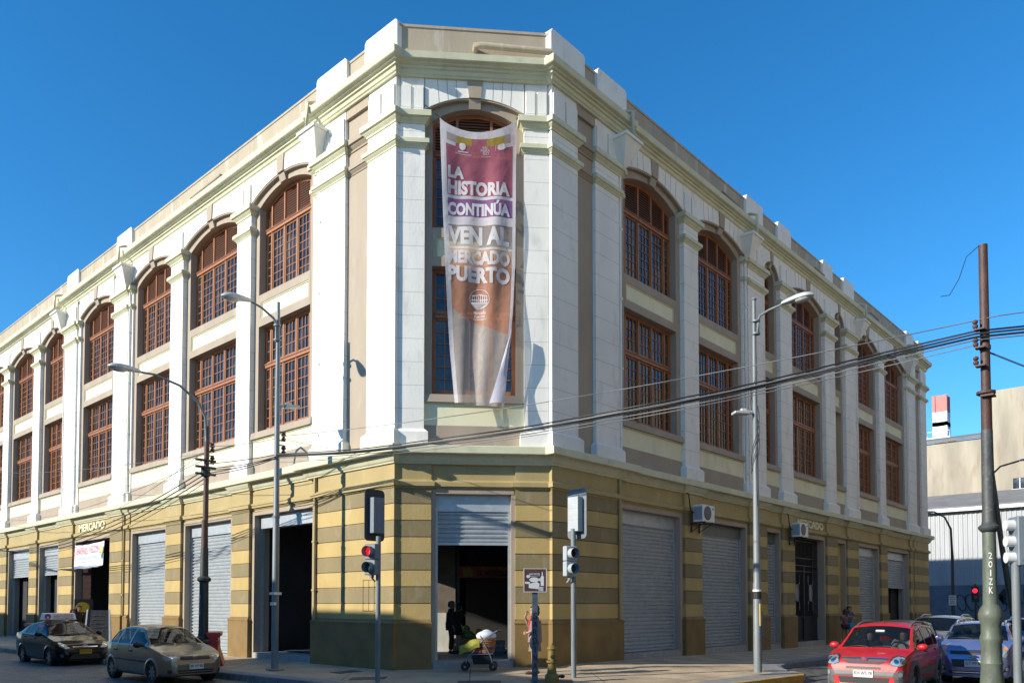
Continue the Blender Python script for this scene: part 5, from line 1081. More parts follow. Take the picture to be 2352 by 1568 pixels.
    for k, fs in out.items():
        used = sorted({q for f in fs for q in f}); mp = {q: n for n, q in enumerate(used)}; nm = {'body': 'body', 'windscreen': 'windscreen', 'rear_window': 'rear_window', 'bonnet': 'bonnet', 'clad_l': 'lower_cladding', 'clad_r': 'lower_cladding'}.get(k, 'door' if k.startswith('door') else 'side_window')
        m_ = CARGL if ('glass' in k or nm in ('windscreen', 'rear_window')) else (GREYP if nm == 'lower_cladding' else pm)
        b = MB(); c = Vector((-Lc/2, 0, .8)); sc = .988 if m_ is CARGL else 1
        b.raw([tuple(c + (Vector(V[q]) - c) * sc) for q in used], [tuple(mp[q] for q in f) for f in fs]); objs[k] = b.build(nm, m_, e, smooth=50, recalc=False)
    # underbody, cabin
    b = MB(); b.box(-Lc + .15, -.12, -Wd + .19, Wd - .19, .2, belt - .25); b.box(-Lc + .5, -(P['fx'] + .45), -Wd + .06, Wd - .06, .19, .45); b.build('underbody', RUBBER, e)
    cab = -(w0 + .35)
    b = MB(); b.box(cab - .15, cab + .35, -Wd + .15, Wd - .15, belt - .25, belt - .03); b.build('dashboard', BLACKP, e)
    for sy in (-1, 1):
        b = MB(); x_ = cab - .75; y_ = sy * .36
        b.hexa([(x_-.1, y_-.23, .45), (x_+.02, y_-.23, .45), (x_+.02, y_+.23, .45), (x_-.1, y_+.23, .45), (x_-.28, y_-.2, belt+.13), (x_-.18, y_-.2, belt+.13), (x_-.18, y_+.2, belt+.13), (x_-.28, y_+.2, belt+.13)]); b.box(x_-.3, x_-.2, y_-.12, y_+.12, belt+.15, belt+.33); b.build('seat', SEATM, e, bevel=.03)
    b = MB(); x_ = -(r0 - .25) if r0 > 1 else -Lc + 1; b.box(x_ - .15, x_, -Wd + .2, Wd - .2, .5, belt + .12); b.build('rear_seat', SEATM, e, bevel=.04)
    b = MB(); sc_ = [( cab - .22 , .36 + .17*cos(a), belt + .0 + .17*sin(a)) for a in [2*pi*k/18 for k in range(19)]]; b.tube(sc_, .014, 6); b.build('steering_wheel', BLACKP, e)
    # wheels
    for c, r_ in wheels:
        for s in (1, -1):
            yo = s * (Wd - .035)
            b = MB(); b.lathe((-c, yo, r_), [(r_*.62, -s*.2), (r_*.96, -s*.2), (r_, -s*.17), (r_, -s*.02), (r_*.95, s*.012), (r_*.68, s*.012), (r_*.62, -s*.01)], 26, axis='y'); t = b.build('wheel', RUBBER, e, smooth=40)
            b = MB(); b.lathe((-c, yo, r_), [(r_*.64, -s*.03), (r_*.66, s*.005), (r_*.6, s*.008), (r_*.55, -s*.04), (r_*.1, -s*.05), (.0, -s*.05)], 22, axis='y', mi=1)
            for q in range(P.get('spokes', 5)):
                a = 2*pi*q/P.get('spokes', 5) + .3; ca, sa = cos(a), sin(a); w_ = r_*.1
                b.hexa([(-c + ca*r_*.1 - sa*w_, yo - s*.05, r_ + sa*r_*.1 + ca*w_), (-c + ca*r_*.62 - sa*w_, yo - s*.05, r_ + sa*r_*.62 + ca*w_), (-c + ca*r_*.62 + sa*w_, yo - s*.05, r_ + sa*r_*.62 - ca*w_), (-c + ca*r_*.1 + sa*w_, yo - s*.05, r_ + sa*r_*.1 - ca*w_),
                        (-c + ca*r_*.1 - sa*w_, yo + s*.0, r_ + sa*r_*.1 + ca*w_), (-c + ca*r_*.62 - sa*w_, yo + s*.004, r_ + sa*r_*.62 + ca*w_), (-c + ca*r_*.62 + sa*w_, yo + s*.004, r_ + sa*r_*.62 - ca*w_), (-c + ca*r_*.1 + sa*w_, yo + s*.0, r_ + sa*r_*.1 - ca*w_)], 0)
            b.lathe((-c, yo, r_), [(r_*.16, -s*.04), (r_*.15, s*.008), (0, s*.01)], 12, axis='y'); b.build('rim', [P.get('rim', RIMM), BLACKP], t, smooth=30)
            if True:
                fl_ = P.get('flare'); b = MB(); n = 24; vs = []
                for q in range(n + 1):
                    a = -.25 + (pi + .5) * q / n
                    for rr, dy in (((r_ + .03, -.02), (r_ + .04, .035), (r_ + .13, .03), (r_ + .14, -.03)) if fl_ else ((r_ + P.get('arch', .05) - .02, -.05), (r_ + P.get('arch', .05) - .015, .012), (r_ + P.get('arch', .05) + .03, .012), (r_ + P.get('arch', .05) + .05, -.012))):
                        xx, zz = -c + rr*cos(a), max(r_ + rr*sin(a), .2); yy = wv(c - (rr*cos(a))) ; vs.append((xx, s * (min(Wd, yy) + dy), zz))
                b.raw(vs, [(4*q + k, 4*q + k + 1, 4*q + k + 5, 4*q + k + 4) for q in range(n) for k in range(3)]); b.build('wheel_arch', GREYP if fl_ else pm, e, smooth=60)
    def conform(name, poly, m_, side='front', off=.008, step=.008, yaw=0., parent=None, mirror=False, th=0.):
        """patch with outline poly [(y or x, z)] laid on the shell from the front, the side or above"""
        pa = np.array(poly); objs_ = []
        for s in ((1, -1) if mirror else (1,)):
            x0, x1, z0, z1 = pa[:, 0].min(), pa[:, 0].max(), pa[:, 1].min(), pa[:, 1].max(); nx, nz = max(2, int((x1-x0)/step)), max(2, int((z1-z0)/step)); gx, gz = np.linspace(x0, x1, nx+1), np.linspace(z0, z1, nz+1); ids = {}; vs = []; fs = []
            def inside(px, pz):
                r = False; n = len(pa)
                for a in range(n):
                    (xa, za), (xb, zb) = pa[a], pa[(a+1) % n]
                    if (za > pz) != (zb > pz) and px < (xb-xa)*(pz-za)/(zb-za) + xa: r = not r
                return r
            def pt(i, j):
                if (i, j) not in ids:
                    a, z = gx[i], gz[j]
                    if side == 'front': o_, d = Vector((.8, s*a, z)) + Vector((0, s*sin(yaw)*1.0, 0)), Vector((-1, -s*sin(yaw), 0))
                    elif side == 'side': o_, d = Vector((-a, s*2.0, z)), Vector((0, -s, 0))
                    else: o_, d = Vector((-a, s*z, 3)), Vector((0, 0, -1))
                    hit = bvh.ray_cast(o_, d.normalized())
                    if hit[0] is None: ids[(i, j)] = None
                    else: ids[(i, j)] = len(vs); vs.append(tuple(hit[0] - d.normalized() * off))
                return ids[(i, j)]
            for i in range(nx):
                for j in range(nz):
                    if inside((gx[i]+gx[i+1])/2, (gz[j]+gz[j+1])/2):
                        q = [pt(i, j), pt(i+1, j), pt(i+1, j+1), pt(i, j+1)]
                        if None not in q and max((Vector(vs[q[0]]) - Vector(vs[q[k]])).length for k in (1, 2, 3)) < .25: fs.append(tuple(q))
            if fs: b = MB(); b.raw(vs, fs); objs_.append(b.build(name, m_, parent or e, smooth=60))
        return objs_
    def mirror_(x, z, col):
        for s in (1, -1):
            b = MB(); y_ = wv(x) * .95; b.ball((-x, s*(y_ + .13), z), (.07, .115, .075), 12, 8, 0); b.box(-x - .03, -x + .03, min(s*(y_-.08), s*(y_+.06)), max(s*(y_-.08), s*(y_+.06)), z - .055, z - .01, 1); b.build('wing_mirror', [col, BLACKP], e, smooth=50)
    def plate(txt, z, m_, x_=None, w=.36, h=.13):
        hit = bvh.ray_cast(Vector((1, 0, z)), Vector((-1, 0, 0)))[0]; x_ = hit.x + .025
        b = MB(); b.box(x_ - .02, x_, -w/2, w/2, z - h/2, z + h/2); p = b.build('number_plate', m_, e); v_, f_ = fit_text(txt, w*.88, h*.52, .012); b = MB(); b.raw([(x_ + .003, y, z + zz + .012) for y, zz in v_], f_); b.build('lettering', PINK, p, recalc=False)
    def handle(x, z, m_):
        for s in (1, -1):
            hit = bvh.ray_cast(Vector((-x, s*2, z)), Vector((0, -s, 0)))[0]
            if hit: b = MB(); b.box(-x - .09, -x + .09, min(hit.y, hit.y + s*.03), max(hit.y, hit.y + s*.03), z - .02, z + .02); b.build('handle', m_, objs.get('door0_l' if s > 0 else 'door0_r', e) if x < P['gaps'][1] else objs.get('door1_l' if s > 0 else 'door1_r', e), bevel=.008)
    def wipers(x, z):
        for y0, y1 in ((.5, -.05), (-.1, -.6)):
            pts = []
            for k in range(9):
                y = y0 + (y1 - y0) * k / 8; xx = x + .02 + .05 * sin(pi*k/8)
                h_ = bvh.ray_cast(Vector((-xx, y, 3)), Vector((0, 0, -1)))[0]
                if h_: pts.append((h_.x, h_.y, h_.z + .018))
            if len(pts) > 2: b = MB(); b.tube(pts, .011, 5); b.build('wiper', BLACKP, e)
    def emblem(z, r=.06, kind='round', y=0):
        hit = bvh.ray_cast(Vector((1, y, z)), Vector((-1, 0, 0)))[0]; b = MB()
        if kind == 'round': b.lathe((hit.x - .005, y, z), [(r, 0), (r, .02), (r*.85, .026), (r*.8, .018), (0, .022)], 18, axis='x'); o = b.build('emblem', CHROME, e, smooth=40); b = MB(); b.lathe((hit.x - .003, y, z), [(r*.74, 0), (r*.74, .024), (0, .026)], 16, axis='x'); b.build('emblem_disc', mat('emblem_fill_' + P['name'], P.get('emb', (.45, .1, .1)), .3, metal=.3), o)
        elif kind == 'bow':
            pr = [(-.11, -.012), (-.045, -.012), (-.045, -.04), (.045, -.04), (.045, -.012), (.11, -.012), (.09, .022), (.045, .022), (.045, .045), (-.045, .045), (-.045, .022), (-.09, .022)]; n = len(pr)
            b.raw([(hit.x + .03, p[0], z + p[1]) for p in pr] + [(hit.x - .02, p[0], z + p[1]) for p in pr], [tuple(range(n)), tuple(range(2*n-1, n-1, -1))] + [(i, (i+1) % n, (i+1) % n + n, i + n) for i in range(n)]); b.build('emblem', CHROME, e)
        else:
            b.tube([(hit.x + .012, y + .075*cos(a), z + .045*sin(a)) for a in [2*pi*k/18 for k in range(19)]], .008, 6)
            b.tube([(hit.x + .012, y - .035, z - .03), (hit.x + .012, y - .02, z + .03)], .008, 5); b.tube([(hit.x + .012, y + .02, z - .03), (hit.x + .012, y + .035, z + .03)], .008, 5); b.tube([(hit.x + .012, y - .027, z), (hit.x + .012, y + .027, z)], .007, 5); b.build('emblem', CHROME, e)
    def rails(x0, x1, m_, hgt=.06):
        for s in (1, -1):
            pts = []
            for k in range(13):
                x = x0 + (x1 - x0) * k / 12; g = section(x); j = NA + NB + 1; pts.append((-x, s * (g[j][0] - .02), g[j][1] + hgt * min(1, 4.0*min(k, 12-k)/12 + .0) - (.02 if k in (0, 12) else 0)))
            b = MB(); b.tube(pts, .026, 8); b.build('roof_rail', m_, e, smooth=50)
    return e, conform, mirror_, plate, handle, wipers, emblem, rails, objs
HATCH = [(0, .50), (.02, .60), (.06, .67), (.14, .71), (.4, .80), (.75, .88), (.95, .93), (1.02, .96), (1.65, 1.36), (1.85, 1.41), (2.3, 1.44), (2.8, 1.42), (3.2, 1.34), (3.5, 1.05), (3.64, .92), (3.70, .80), (3.73, .5)]
GC, TC, RC, BC = (-3.85, 5.72, -89.5), (-3.5, 14.05, -89.5), (4.5, -7.38, 183), (8.6, -8.6, 186.5)   # nose x, y and heading of the four near cars
# -- beige hatchback of the nineties
BEIGE = paint('beige_paint', (.25, .205, .145), .3, .5)
P1 = dict(name='beige_hatchback', L=3.73, W=1.61, belt=.90, top=HATCH, fx=.73, rx=3.17, wr=.285, arch=.035, gaps=[1.02, 2.06, 2.98], doors=[(1.02, 2.06), (2.06, 2.98)], side=[(1.2, 2.02), (2.1, 2.78), (2.85, 3.32)], ws=(1.04, 1.68), rs=(3.15, 3.52), paint=BEIGE, tumble=.40, spokes=7)
e, conform, mirr, plate, handle, wipers, emblem, rails, ob = car(P1, (GC[0], GC[1], ROADZ - .01), radians(GC[2]), 'beige nineties hatchback with white plate driving ahead of the black taxi')
conform('headlight', [(.42, .58), (.66, .58), (.74, .64), (.72, .71), (.60, .745), (.46, .73), (.40, .66)], LAMPC, yaw=.35, mirror=True)
conform('reflector', [(0.57 + 0.05*cos(a), 0.66 + 0.05*sin(a)) for a in [2*pi*k/14 for k in range(14)]], CHROME, yaw=.35, mirror=True, off=.013)
conform('grille', [(-.36, .60), (.36, .60), (.39, .64), (.36, .69), (-.36, .69), (-.39, .64)], BLACKP); emblem(.645, .05)
conform('lower_grille', [(-.42, .27), (.42, .27), (.47, .36), (-.47, .36)], BLACKP)
conform('bumper_slat', [(-.43, .305), (.43, .305), (.43, .325), (-.43, .325)], BEIGE, off=.018)
conform('fog_lamp', [(.53, .31), (.58, .28), (.64, .30), (.65, .35), (.60, .38), (.54, .36)], BLACKP, mirror=True, yaw=.3)
plate('BK KF·86', .44, PLATEW); mirr(1.28, .95, BLACKP); handle(1.9, .78, BLACKP); handle(2.85, .79, BLACKP); wipers(.97, .95)
conform('side_strip', [(.99, .52), (2.95, .54), (2.95, .575), (.99, .555)], BLACKP, side='side', mirror=True)
conform('indicator', [(.86, .68), (.93, .68), (.93, .72), (.86, .72)], AMBER, side='side', mirror=True, step=.02)
e_driver_beige = e
# -- black taxi saloon
SEDAN = [(0, .46), (.02, .58), (.06, .66), (.15, .72), (.45, .83), (.8, .91), (1.0, .96), (1.1, 1.0), (1.85, 1.39), (2.1, 1.44), (2.5, 1.455), (2.9, 1.42), (3.3, 1.32), (3.75, 1.09), (4.0, 1.05), (4.25, 1.02), (4.33, .9), (4.37, .55)]
BLKP = paint('black_paint', (.006, .0065, .008), .10, .0)
P2 = dict(name='black_taxi', L=4.37, W=1.70, belt=.93, wedge=.1, top=SEDAN, fx=.82, rx=3.39, wr=.31, arch=.03, gaps=[1.18, 2.28, 3.2], doors=[(1.18, 2.28), (2.28, 3.2)], side=[(1.5, 2.24), (2.32, 3.15)], ws=(1.1, 1.88), rs=(3.1, 3.72), paint=BLKP, tumble=.42, spokes=6)
e, conform, mirr, plate, handle, wipers, emblem, rails, ob = car(P2, (TC[0], TC[1], ROADZ - .03), radians(TC[2]), 'black saloon taxi with a lit style roof board and yellow plate')
e['label'] = 'black saloon taxi with printed roof board and yellow plate behind the beige car'
conform('headlight', [(.36, .60), (.52, .585), (.70, .66), (.79, .78), (.72, .785), (.5, .70)], LAMPC, yaw=.55, mirror=True)
conform('reflector', [(0.6 + 0.04*cos(a), 0.68 + 0.04*sin(a)) for a in [2*pi*k/14 for k in range(14)]], CHROME, yaw=.55, mirror=True, off=.013)
conform('grille', [(-.3, .565), (.3, .565), (.36, .63), (-.36, .63)], BLACKP); conform('grille_bar', [(-.36, .625), (.36, .625), (.38, .65), (-.38, .65)], CHROME, off=.015); emblem(.655, .06, 'oval')
conform('lower_grille', [(-.5, .25), (.5, .25), (.36, .42), (-.36, .42)], BLACKP); conform('fog_lamp', [(.58, .32), (.66, .32), (.68, .42), (.6, .40)], GREYP, yaw=.3, mirror=True)
plate('BTKD·64', .48, PLATEY); mirr(1.45, 1.02, BLKP); handle(2.1, .88, BLKP); handle(3.05, .92, BLKP); wipers(1.05, 1)
b = MB(); b.hexa([(-2.62, -.55, 1.46), (-2.40, -.55, 1.46), (-2.40, .55, 1.46), (-2.62, .55, 1.46), (-2.57, -.5, 1.70), (-2.45, -.5, 1.70), (-2.45, .5, 1.70), (-2.57, .5, 1.70)]); rb = b.build('roof_board', WPLAS, e, bevel=.02)
b = MB(); b.raw([(-2.385 - .05*(1/3+ .1*sin(a)/.24), -.36 + .1*cos(a), 1.575 + .1*sin(a)) for a in [2*pi*k/20 for k in range(20)]], [tuple(range(20))]); b.build('number_disc', mat('board_red', (.55, .05, .06), .5), rb, recalc=False)
b = MB(); b.raw([(-2.378 - .05*(1/3+ .1*sin(a)/.24), -.36 + .1*cos(a), 1.58 + .1*sin(a)) for a in [pi*k/10 for k in range(11)]], [tuple(range(11))]); b.build('number_disc', mat('board_blue', (.04, .06, .3), .5), rb, recalc=False)
for tx, w_, h_, y_, z_, mt in (('1', .05, .12, -.36, 1.58, WPLAS), ('PLAYA ANCHA', .62, .05, .13, 1.645, mat('board_red', (0, 0, 0))), ('PUERTO COLON', .62, .05, .13, 1.585, mat('board_red', (0, 0, 0))), ('PLAZA SOTOMAYOR', .62, .05, .13, 1.52, mat('board_green', (.03, .22, .1), .5))):
    v_, f_ = fit_text(tx, w_, h_, .01); b = MB(); b.raw([(-2.372 - .21*(zz + z_ - 1.46), y + y_, zz + z_) for y, zz in v_], f_); b.build('lettering', mt, rb, recalc=False)
# -- red cross-over hatchback
TALL = [(0, .46), (.02, .62), (.05, .72), (.11, .78), (.35, .87), (.65, .93), (.84, .96), (.9, .99), (1.5, 1.44), (1.7, 1.51), (2.2, 1.54), (2.8, 1.53), (3.3, 1.48), (3.55, 1.32), (3.72, 1.0), (3.79, .8), (3.81, .5)]
REDP = paint('red_paint', (.50, .010, .014), .42, .0)
P3 = dict(name='red_hatchback', L=3.81, W=1.68, belt=.94, wedge=.05, top=TALL, fx=.79, rx=3.17, wr=.31, arch=.05, gaps=[1.06, 2.08, 3.02], doors=[(1.06, 2.08), (2.08, 3.02)], side=[(1.22, 2.03), (2.12, 2.85), (2.92, 3.4)], ws=(.90, 1.55), rs=(3.42, 3.62), paint=REDP, tumble=.26, flare=True, clad=.36, spokes=5, lip=.20, front=[(0, .72), (.03, .82), (.1, .91), (.25, .965), (.5, .99), (.9, 1)], emb=(.35, .06, .08))
e, conform, mirr, plate, handle, wipers, emblem, rails, ob = car(P3, (RC[0], RC[1], ROADZ), radians(RC[2]), 'bright red cross over hatchback with two people inside on the right street')
RED_CAR = e
conform('headlight', [(.45, .70), (.52, .67), (.64, .655), (.76, .675), (.82, .74), (.81, .80), (.76, .835), (.66, .845), (.56, .81), (.49, .76)], LAMPC, yaw=.45, mirror=True)
conform('reflector', [(0.59 + 0.05*cos(a), 0.745 + 0.05*sin(a)) for a in [2*pi*k/14 for k in range(14)]], CHROME, yaw=.45, mirror=True, off=.013); conform('reflector', [(0.71 + 0.055*cos(a), 0.755 + 0.055*sin(a)) for a in [2*pi*k/14 for k in range(14)]], CHROME, yaw=.45, mirror=True, off=.013)
conform('headlight_surround', [(.425, .695), (.51, .65), (.64, .635), (.78, .655), (.845, .735), (.835, .81), (.775, .855), (.66, .865), (.545, .83), (.47, .775)], BLACKP, yaw=.45, mirror=True, off=.004)
conform('grille', [(-.45, .745), (.45, .745), (.47, .815), (-.47, .815)], GREYP); conform('grille_bar', [(-.47, .785), (.47, .785), (.48, .81), (-.48, .81)], CHROME, off=.016)
conform('mesh', [(-.32, .68), (.32, .68), (.42, .735), (-.42, .735)], BLACKP); emblem(.755, .075)
conform('air_slot', [(-.36, .575), (.34, .575), (.34, .625), (-.36, .625)], BLACKP)
conform('bumper_insert', [(-.70, .42), (.70, .42), (.72, .535), (-.72, .535)], GREYP); conform('lower_grille', [(-.48, .27), (.48, .27), (.52, .40), (-.52, .40)], BLACKP)
conform('skid_plate', [(-.44, .215), (.44, .215), (.50, .26), (-.50, .26)], CHROME, off=.012)
conform('fog_surround', [(.55, .36), (.74, .38), (.80, .48), (.78, .575), (.62, .56), (.55, .48)], GREYP, yaw=.35, mirror=True)
conform('fog_lamp', [(.67 + .05*cos(a), .475 + .05*sin(a)) for a in [2*pi*k/12 for k in range(12)]], LAMPC, yaw=.35, mirror=True, off=.02)
conform('indicator', [(.78, .73), (.84, .74), (.83, .80), (.79, .79)], AMBER, yaw=.6, mirror=True, off=.014)
plate('KH·WS·78', .475, PLATEW, w=.40, h=.15); mirr(1.12, 1.02, REDP); handle(1.95, .90, GREYP); handle(2.9, .91, GREYP); wipers(.86, 1); rails(1.6, 3.35, GREYP, .05)
conform('side_moulding', [(1.12, .40), (2.06, .42), (2.06, .56), (1.12, .54)], GREYP, side='side', mirror=True, off=.02); conform('side_moulding', [(2.10, .42), (2.82, .44), (2.82, .57), (2.10, .56)], GREYP, side='side', mirror=True, off=.02)
b = MB(); b.box(-1.42, -1.38, -.1, .1, 1.30, 1.37); b.build('rear_view_mirror', WPLAS, e, bevel=.015)
b = MB(); b.tube([(-1.75, 0, 1.52), (-1.78, 0, 1.58)], .012, 5); b.build('aerial', BLACKP, e)
# -- lilac blue hatchback
BLUP = paint('lilac_blue_paint', (.19, .22, .42), .22, .5)
SPK = [(0, .48), (.02, .62), (.05, .74), (.12, .84), (.35, .95), (.6, 1.01), (.72, 1.04), (.8, 1.08), (1.4, 1.44), (1.6, 1.49), (2.1, 1.52), (2.7, 1.51), (3.2, 1.45), (3.45, 1.3), (3.58, 1.0), (3.62, .8), (3.64, .5)]
P4 = dict(name='blue_hatchback', L=3.64, W=1.60, belt=1.0, wedge=.08, top=SPK, fx=.72, rx=3.10, wr=.30, arch=.04, gaps=[.98, 2.0, 2.9], doors=[(.98, 2.0), (2.0, 2.9)], side=[(1.15, 1.95), (2.04, 2.78)], ws=(.80, 1.45), rs=(3.3, 3.52), paint=BLUP, tumble=.27, spokes=5, rim=CHROME, lip=.2)
e, conform, mirr, plate, handle, wipers, emblem, rails, ob = car(P4, (BC[0], BC[1], ROADZ), radians(BC[2]), 'lilac blue small hatchback partly hidden by the thick rusty pole')
conform('headlight', [(.50, .70), (.60, .68), (.70, .80), (.74, .98), (.70, 1.0), (.58, .86)], LAMPC, yaw=.5, mirror=True); conform('indicator', [(.63, .86), (.71, .88), (.715, .96), (.66, .93)], AMBER, yaw=.5, mirror=True, off=.014)
conform('grille', [(-.50, .74), (.50, .74), (.52, .82), (-.52, .82)], BLACKP); conform('grille_frame', [(-.52, .825), (.52, .825), (.53, .845), (-.53, .845)], CHROME, off=.012)
conform('lower_grille', [(-.44, .44), (.44, .44), (.50, .62), (-.50, .62)], BLACKP); emblem(.68, .06, 'bow'); conform('bumper_slot', [(-.50, .27), (.50, .27), (.54, .34), (-.54, .34)], BLACKP); conform('bumper_bar', [(-.5, .30), (.5, .30), (.5, .315), (-.5, .315)], CHROME, off=.014)
conform('fog_surround', [(.54, .34), (.70, .36), (.74, .50), (.58, .44)], BLACKP, yaw=.35, mirror=True); conform('fog_lamp', [(.64 + .045*cos(a), .41 + .045*sin(a)) for a in [2*pi*k/12 for k in range(12)]], LAMPC, yaw=.35, mirror=True, off=.02)
plate('GT·PP·89', .52, PLATEW, w=.40, h=.15); mirr(1.05, 1.10, BLUP); handle(1.85, .92, BLUP); wipers(.78, 1); rails(1.5, 3.1, CHROME, .055)
# -- cars farther back in the queue
def plain_car(name, base, col, loc, head, label, **kw):
    P = dict(base); P['name'] = name; P['paint'] = col; P['fine'] = .05; P.update(kw)
    e, conform, mirr, plate, handle, wipers, emblem, rails, ob = car(P, loc, head, label)
    conform('headlight', [(.50, .72), (.72, .72), (.76, .82), (.56, .86)], LAMPC, yaw=.4, mirror=True, step=.03); conform('grille', [(-.4, .62), (.4, .62), (.42, .74), (-.42, .74)], BLACKP, step=.03); mirr(1.25, 1.08, kw.get('mir', col)); plate('FX·RT·21', .46, PLATEW); wipers(.95, 1); return e, rails
SUV = [(0, .5), (.02, .72), (.06, .86), (.2, .95), (.6, 1.02), (.95, 1.07), (1.05, 1.11), (1.7, 1.56), (1.95, 1.62), (2.5, 1.64), (3.3, 1.62), (3.9, 1.56), (4.15, 1.2), (4.28, .95), (4.31, .55)]
PS = dict(L=4.31, W=1.82, belt=1.06, top=SUV, fx=.82, rx=3.49, wr=.34, arch=.05, gaps=[1.15, 2.25, 3.25], doors=[(1.15, 2.25), (2.25, 3.25)], side=[(1.35, 2.2), (2.3, 3.1), (3.2, 3.8)], ws=(1.07, 1.72), rs=(3.95, 4.12), tumble=.28, spokes=5)
p = at(2092, 1445, z=.95 + ROADZ)
e, rl = plain_car('silver_suv', PS, paint('silver_paint', (.36, .36, .35), .3, .5), (14.8, -5.9, ROADZ - .05), radians(181), 'silver sport utility car with roof rails behind the red hatchback'); rl(2.0, 3.7, mat('rail_silver', (.4, .41, .42), .3, metal=.6), .07)
e, rl = plain_car('dark_hatchback', P3, paint('charcoal_paint', (.05, .05, .055), .25, .4), (10.6, -5.7, ROADZ - .05), radians(180), 'dark grey car parked at the kerb just behind the red hatchback', flare=False, clad=0, emb=(.2, .2, .2))
e, rl = plain_car('blue_estate', PS, paint('mid_blue_paint', (.05, .17, .34), .25, .4), (22, -7.3, ROADZ - .2), radians(181), 'mid blue car far back in the queue on the right street'); rl(2.0, 3.7, mat('rail_silver', (0, 0, 0)), .07)
# -- dark pick-up with a red crate, far right
e, rl = plain_car('dark_van', PS, paint('black_van_paint', (.015, .016, .018), .3, .2), (26, -9.2, ROADZ), radians(184), 'black van far back carrying a red crate on its roof', W=1.9, top=[(x, z * 1.16 if z > 1 else z) for x, z in SUV], belt=1.12)
c = empty('red_crate', (24.5, -9.3, ROADZ + 1.88), radians(4), 'red crate lying on the roof of the far black van', 'crate')
e.location = (24.5, -9.6, ROADZ); c.location = (22.6, -9.7, ROADZ + 1.905)
b = MB(); b.box(-.35, .35, -.6, .6, 0, .04); 
for k in range(3): b.box(-.35, .35, -.6, -.57, .06 + .11*k, .15 + .11*k); b.box(-.35, .35, .57, .6, .06 + .11*k, .15 + .11*k); b.box(-.35, -.32, -.57, .57, .06 + .11*k, .15 + .11*k); b.box(.32, .35, -.57, .57, .06 + .11*k, .15 + .11*k)
for x_ in (-.35, .32):
    for y_ in (-.6, .57): b.box(x_ + .004, x_ + .026, y_ + .004, y_ + .026, .03, .38)
b.build('crate', REDPL, c)
# ------------------------------------------------------------------ people
def skin(nodes, edges, root=0, sub=2):
    """nodes [(x,y,z,rx,ry)] grown into one continuous surface"""
    me = bpy.data.meshes.new('s'); me.from_pydata([n[:3] for n in nodes], edges, []); o = bpy.data.objects.new('s', me); COL.objects.link(o)
    md = o.modifiers.new('s', 'SKIN'); md.use_smooth_shade = True
    if not me.skin_vertices: me.attributes
    sv = me.skin_vertices[0].data
    for i, n in enumerate(nodes): sv[i].radius = (n[3], n[4]); sv[i].use_root = (i == root)
    sb = o.modifiers.new('u', 'SUBSURF'); sb.levels = sub; sb.render_levels = sub
    dg = bpy.context.evaluated_depsgraph_get(); dg.update(); m2 = bpy.data.meshes.new_from_object(o.evaluated_get(dg))
    vs = [tuple(v.co) for v in m2.vertices]; fs = [tuple(p.vertices) for p in m2.polygons]; bpy.data.objects.remove(o); bpy.data.meshes.remove(me); bpy.data.meshes.remove(m2); return vs, fs
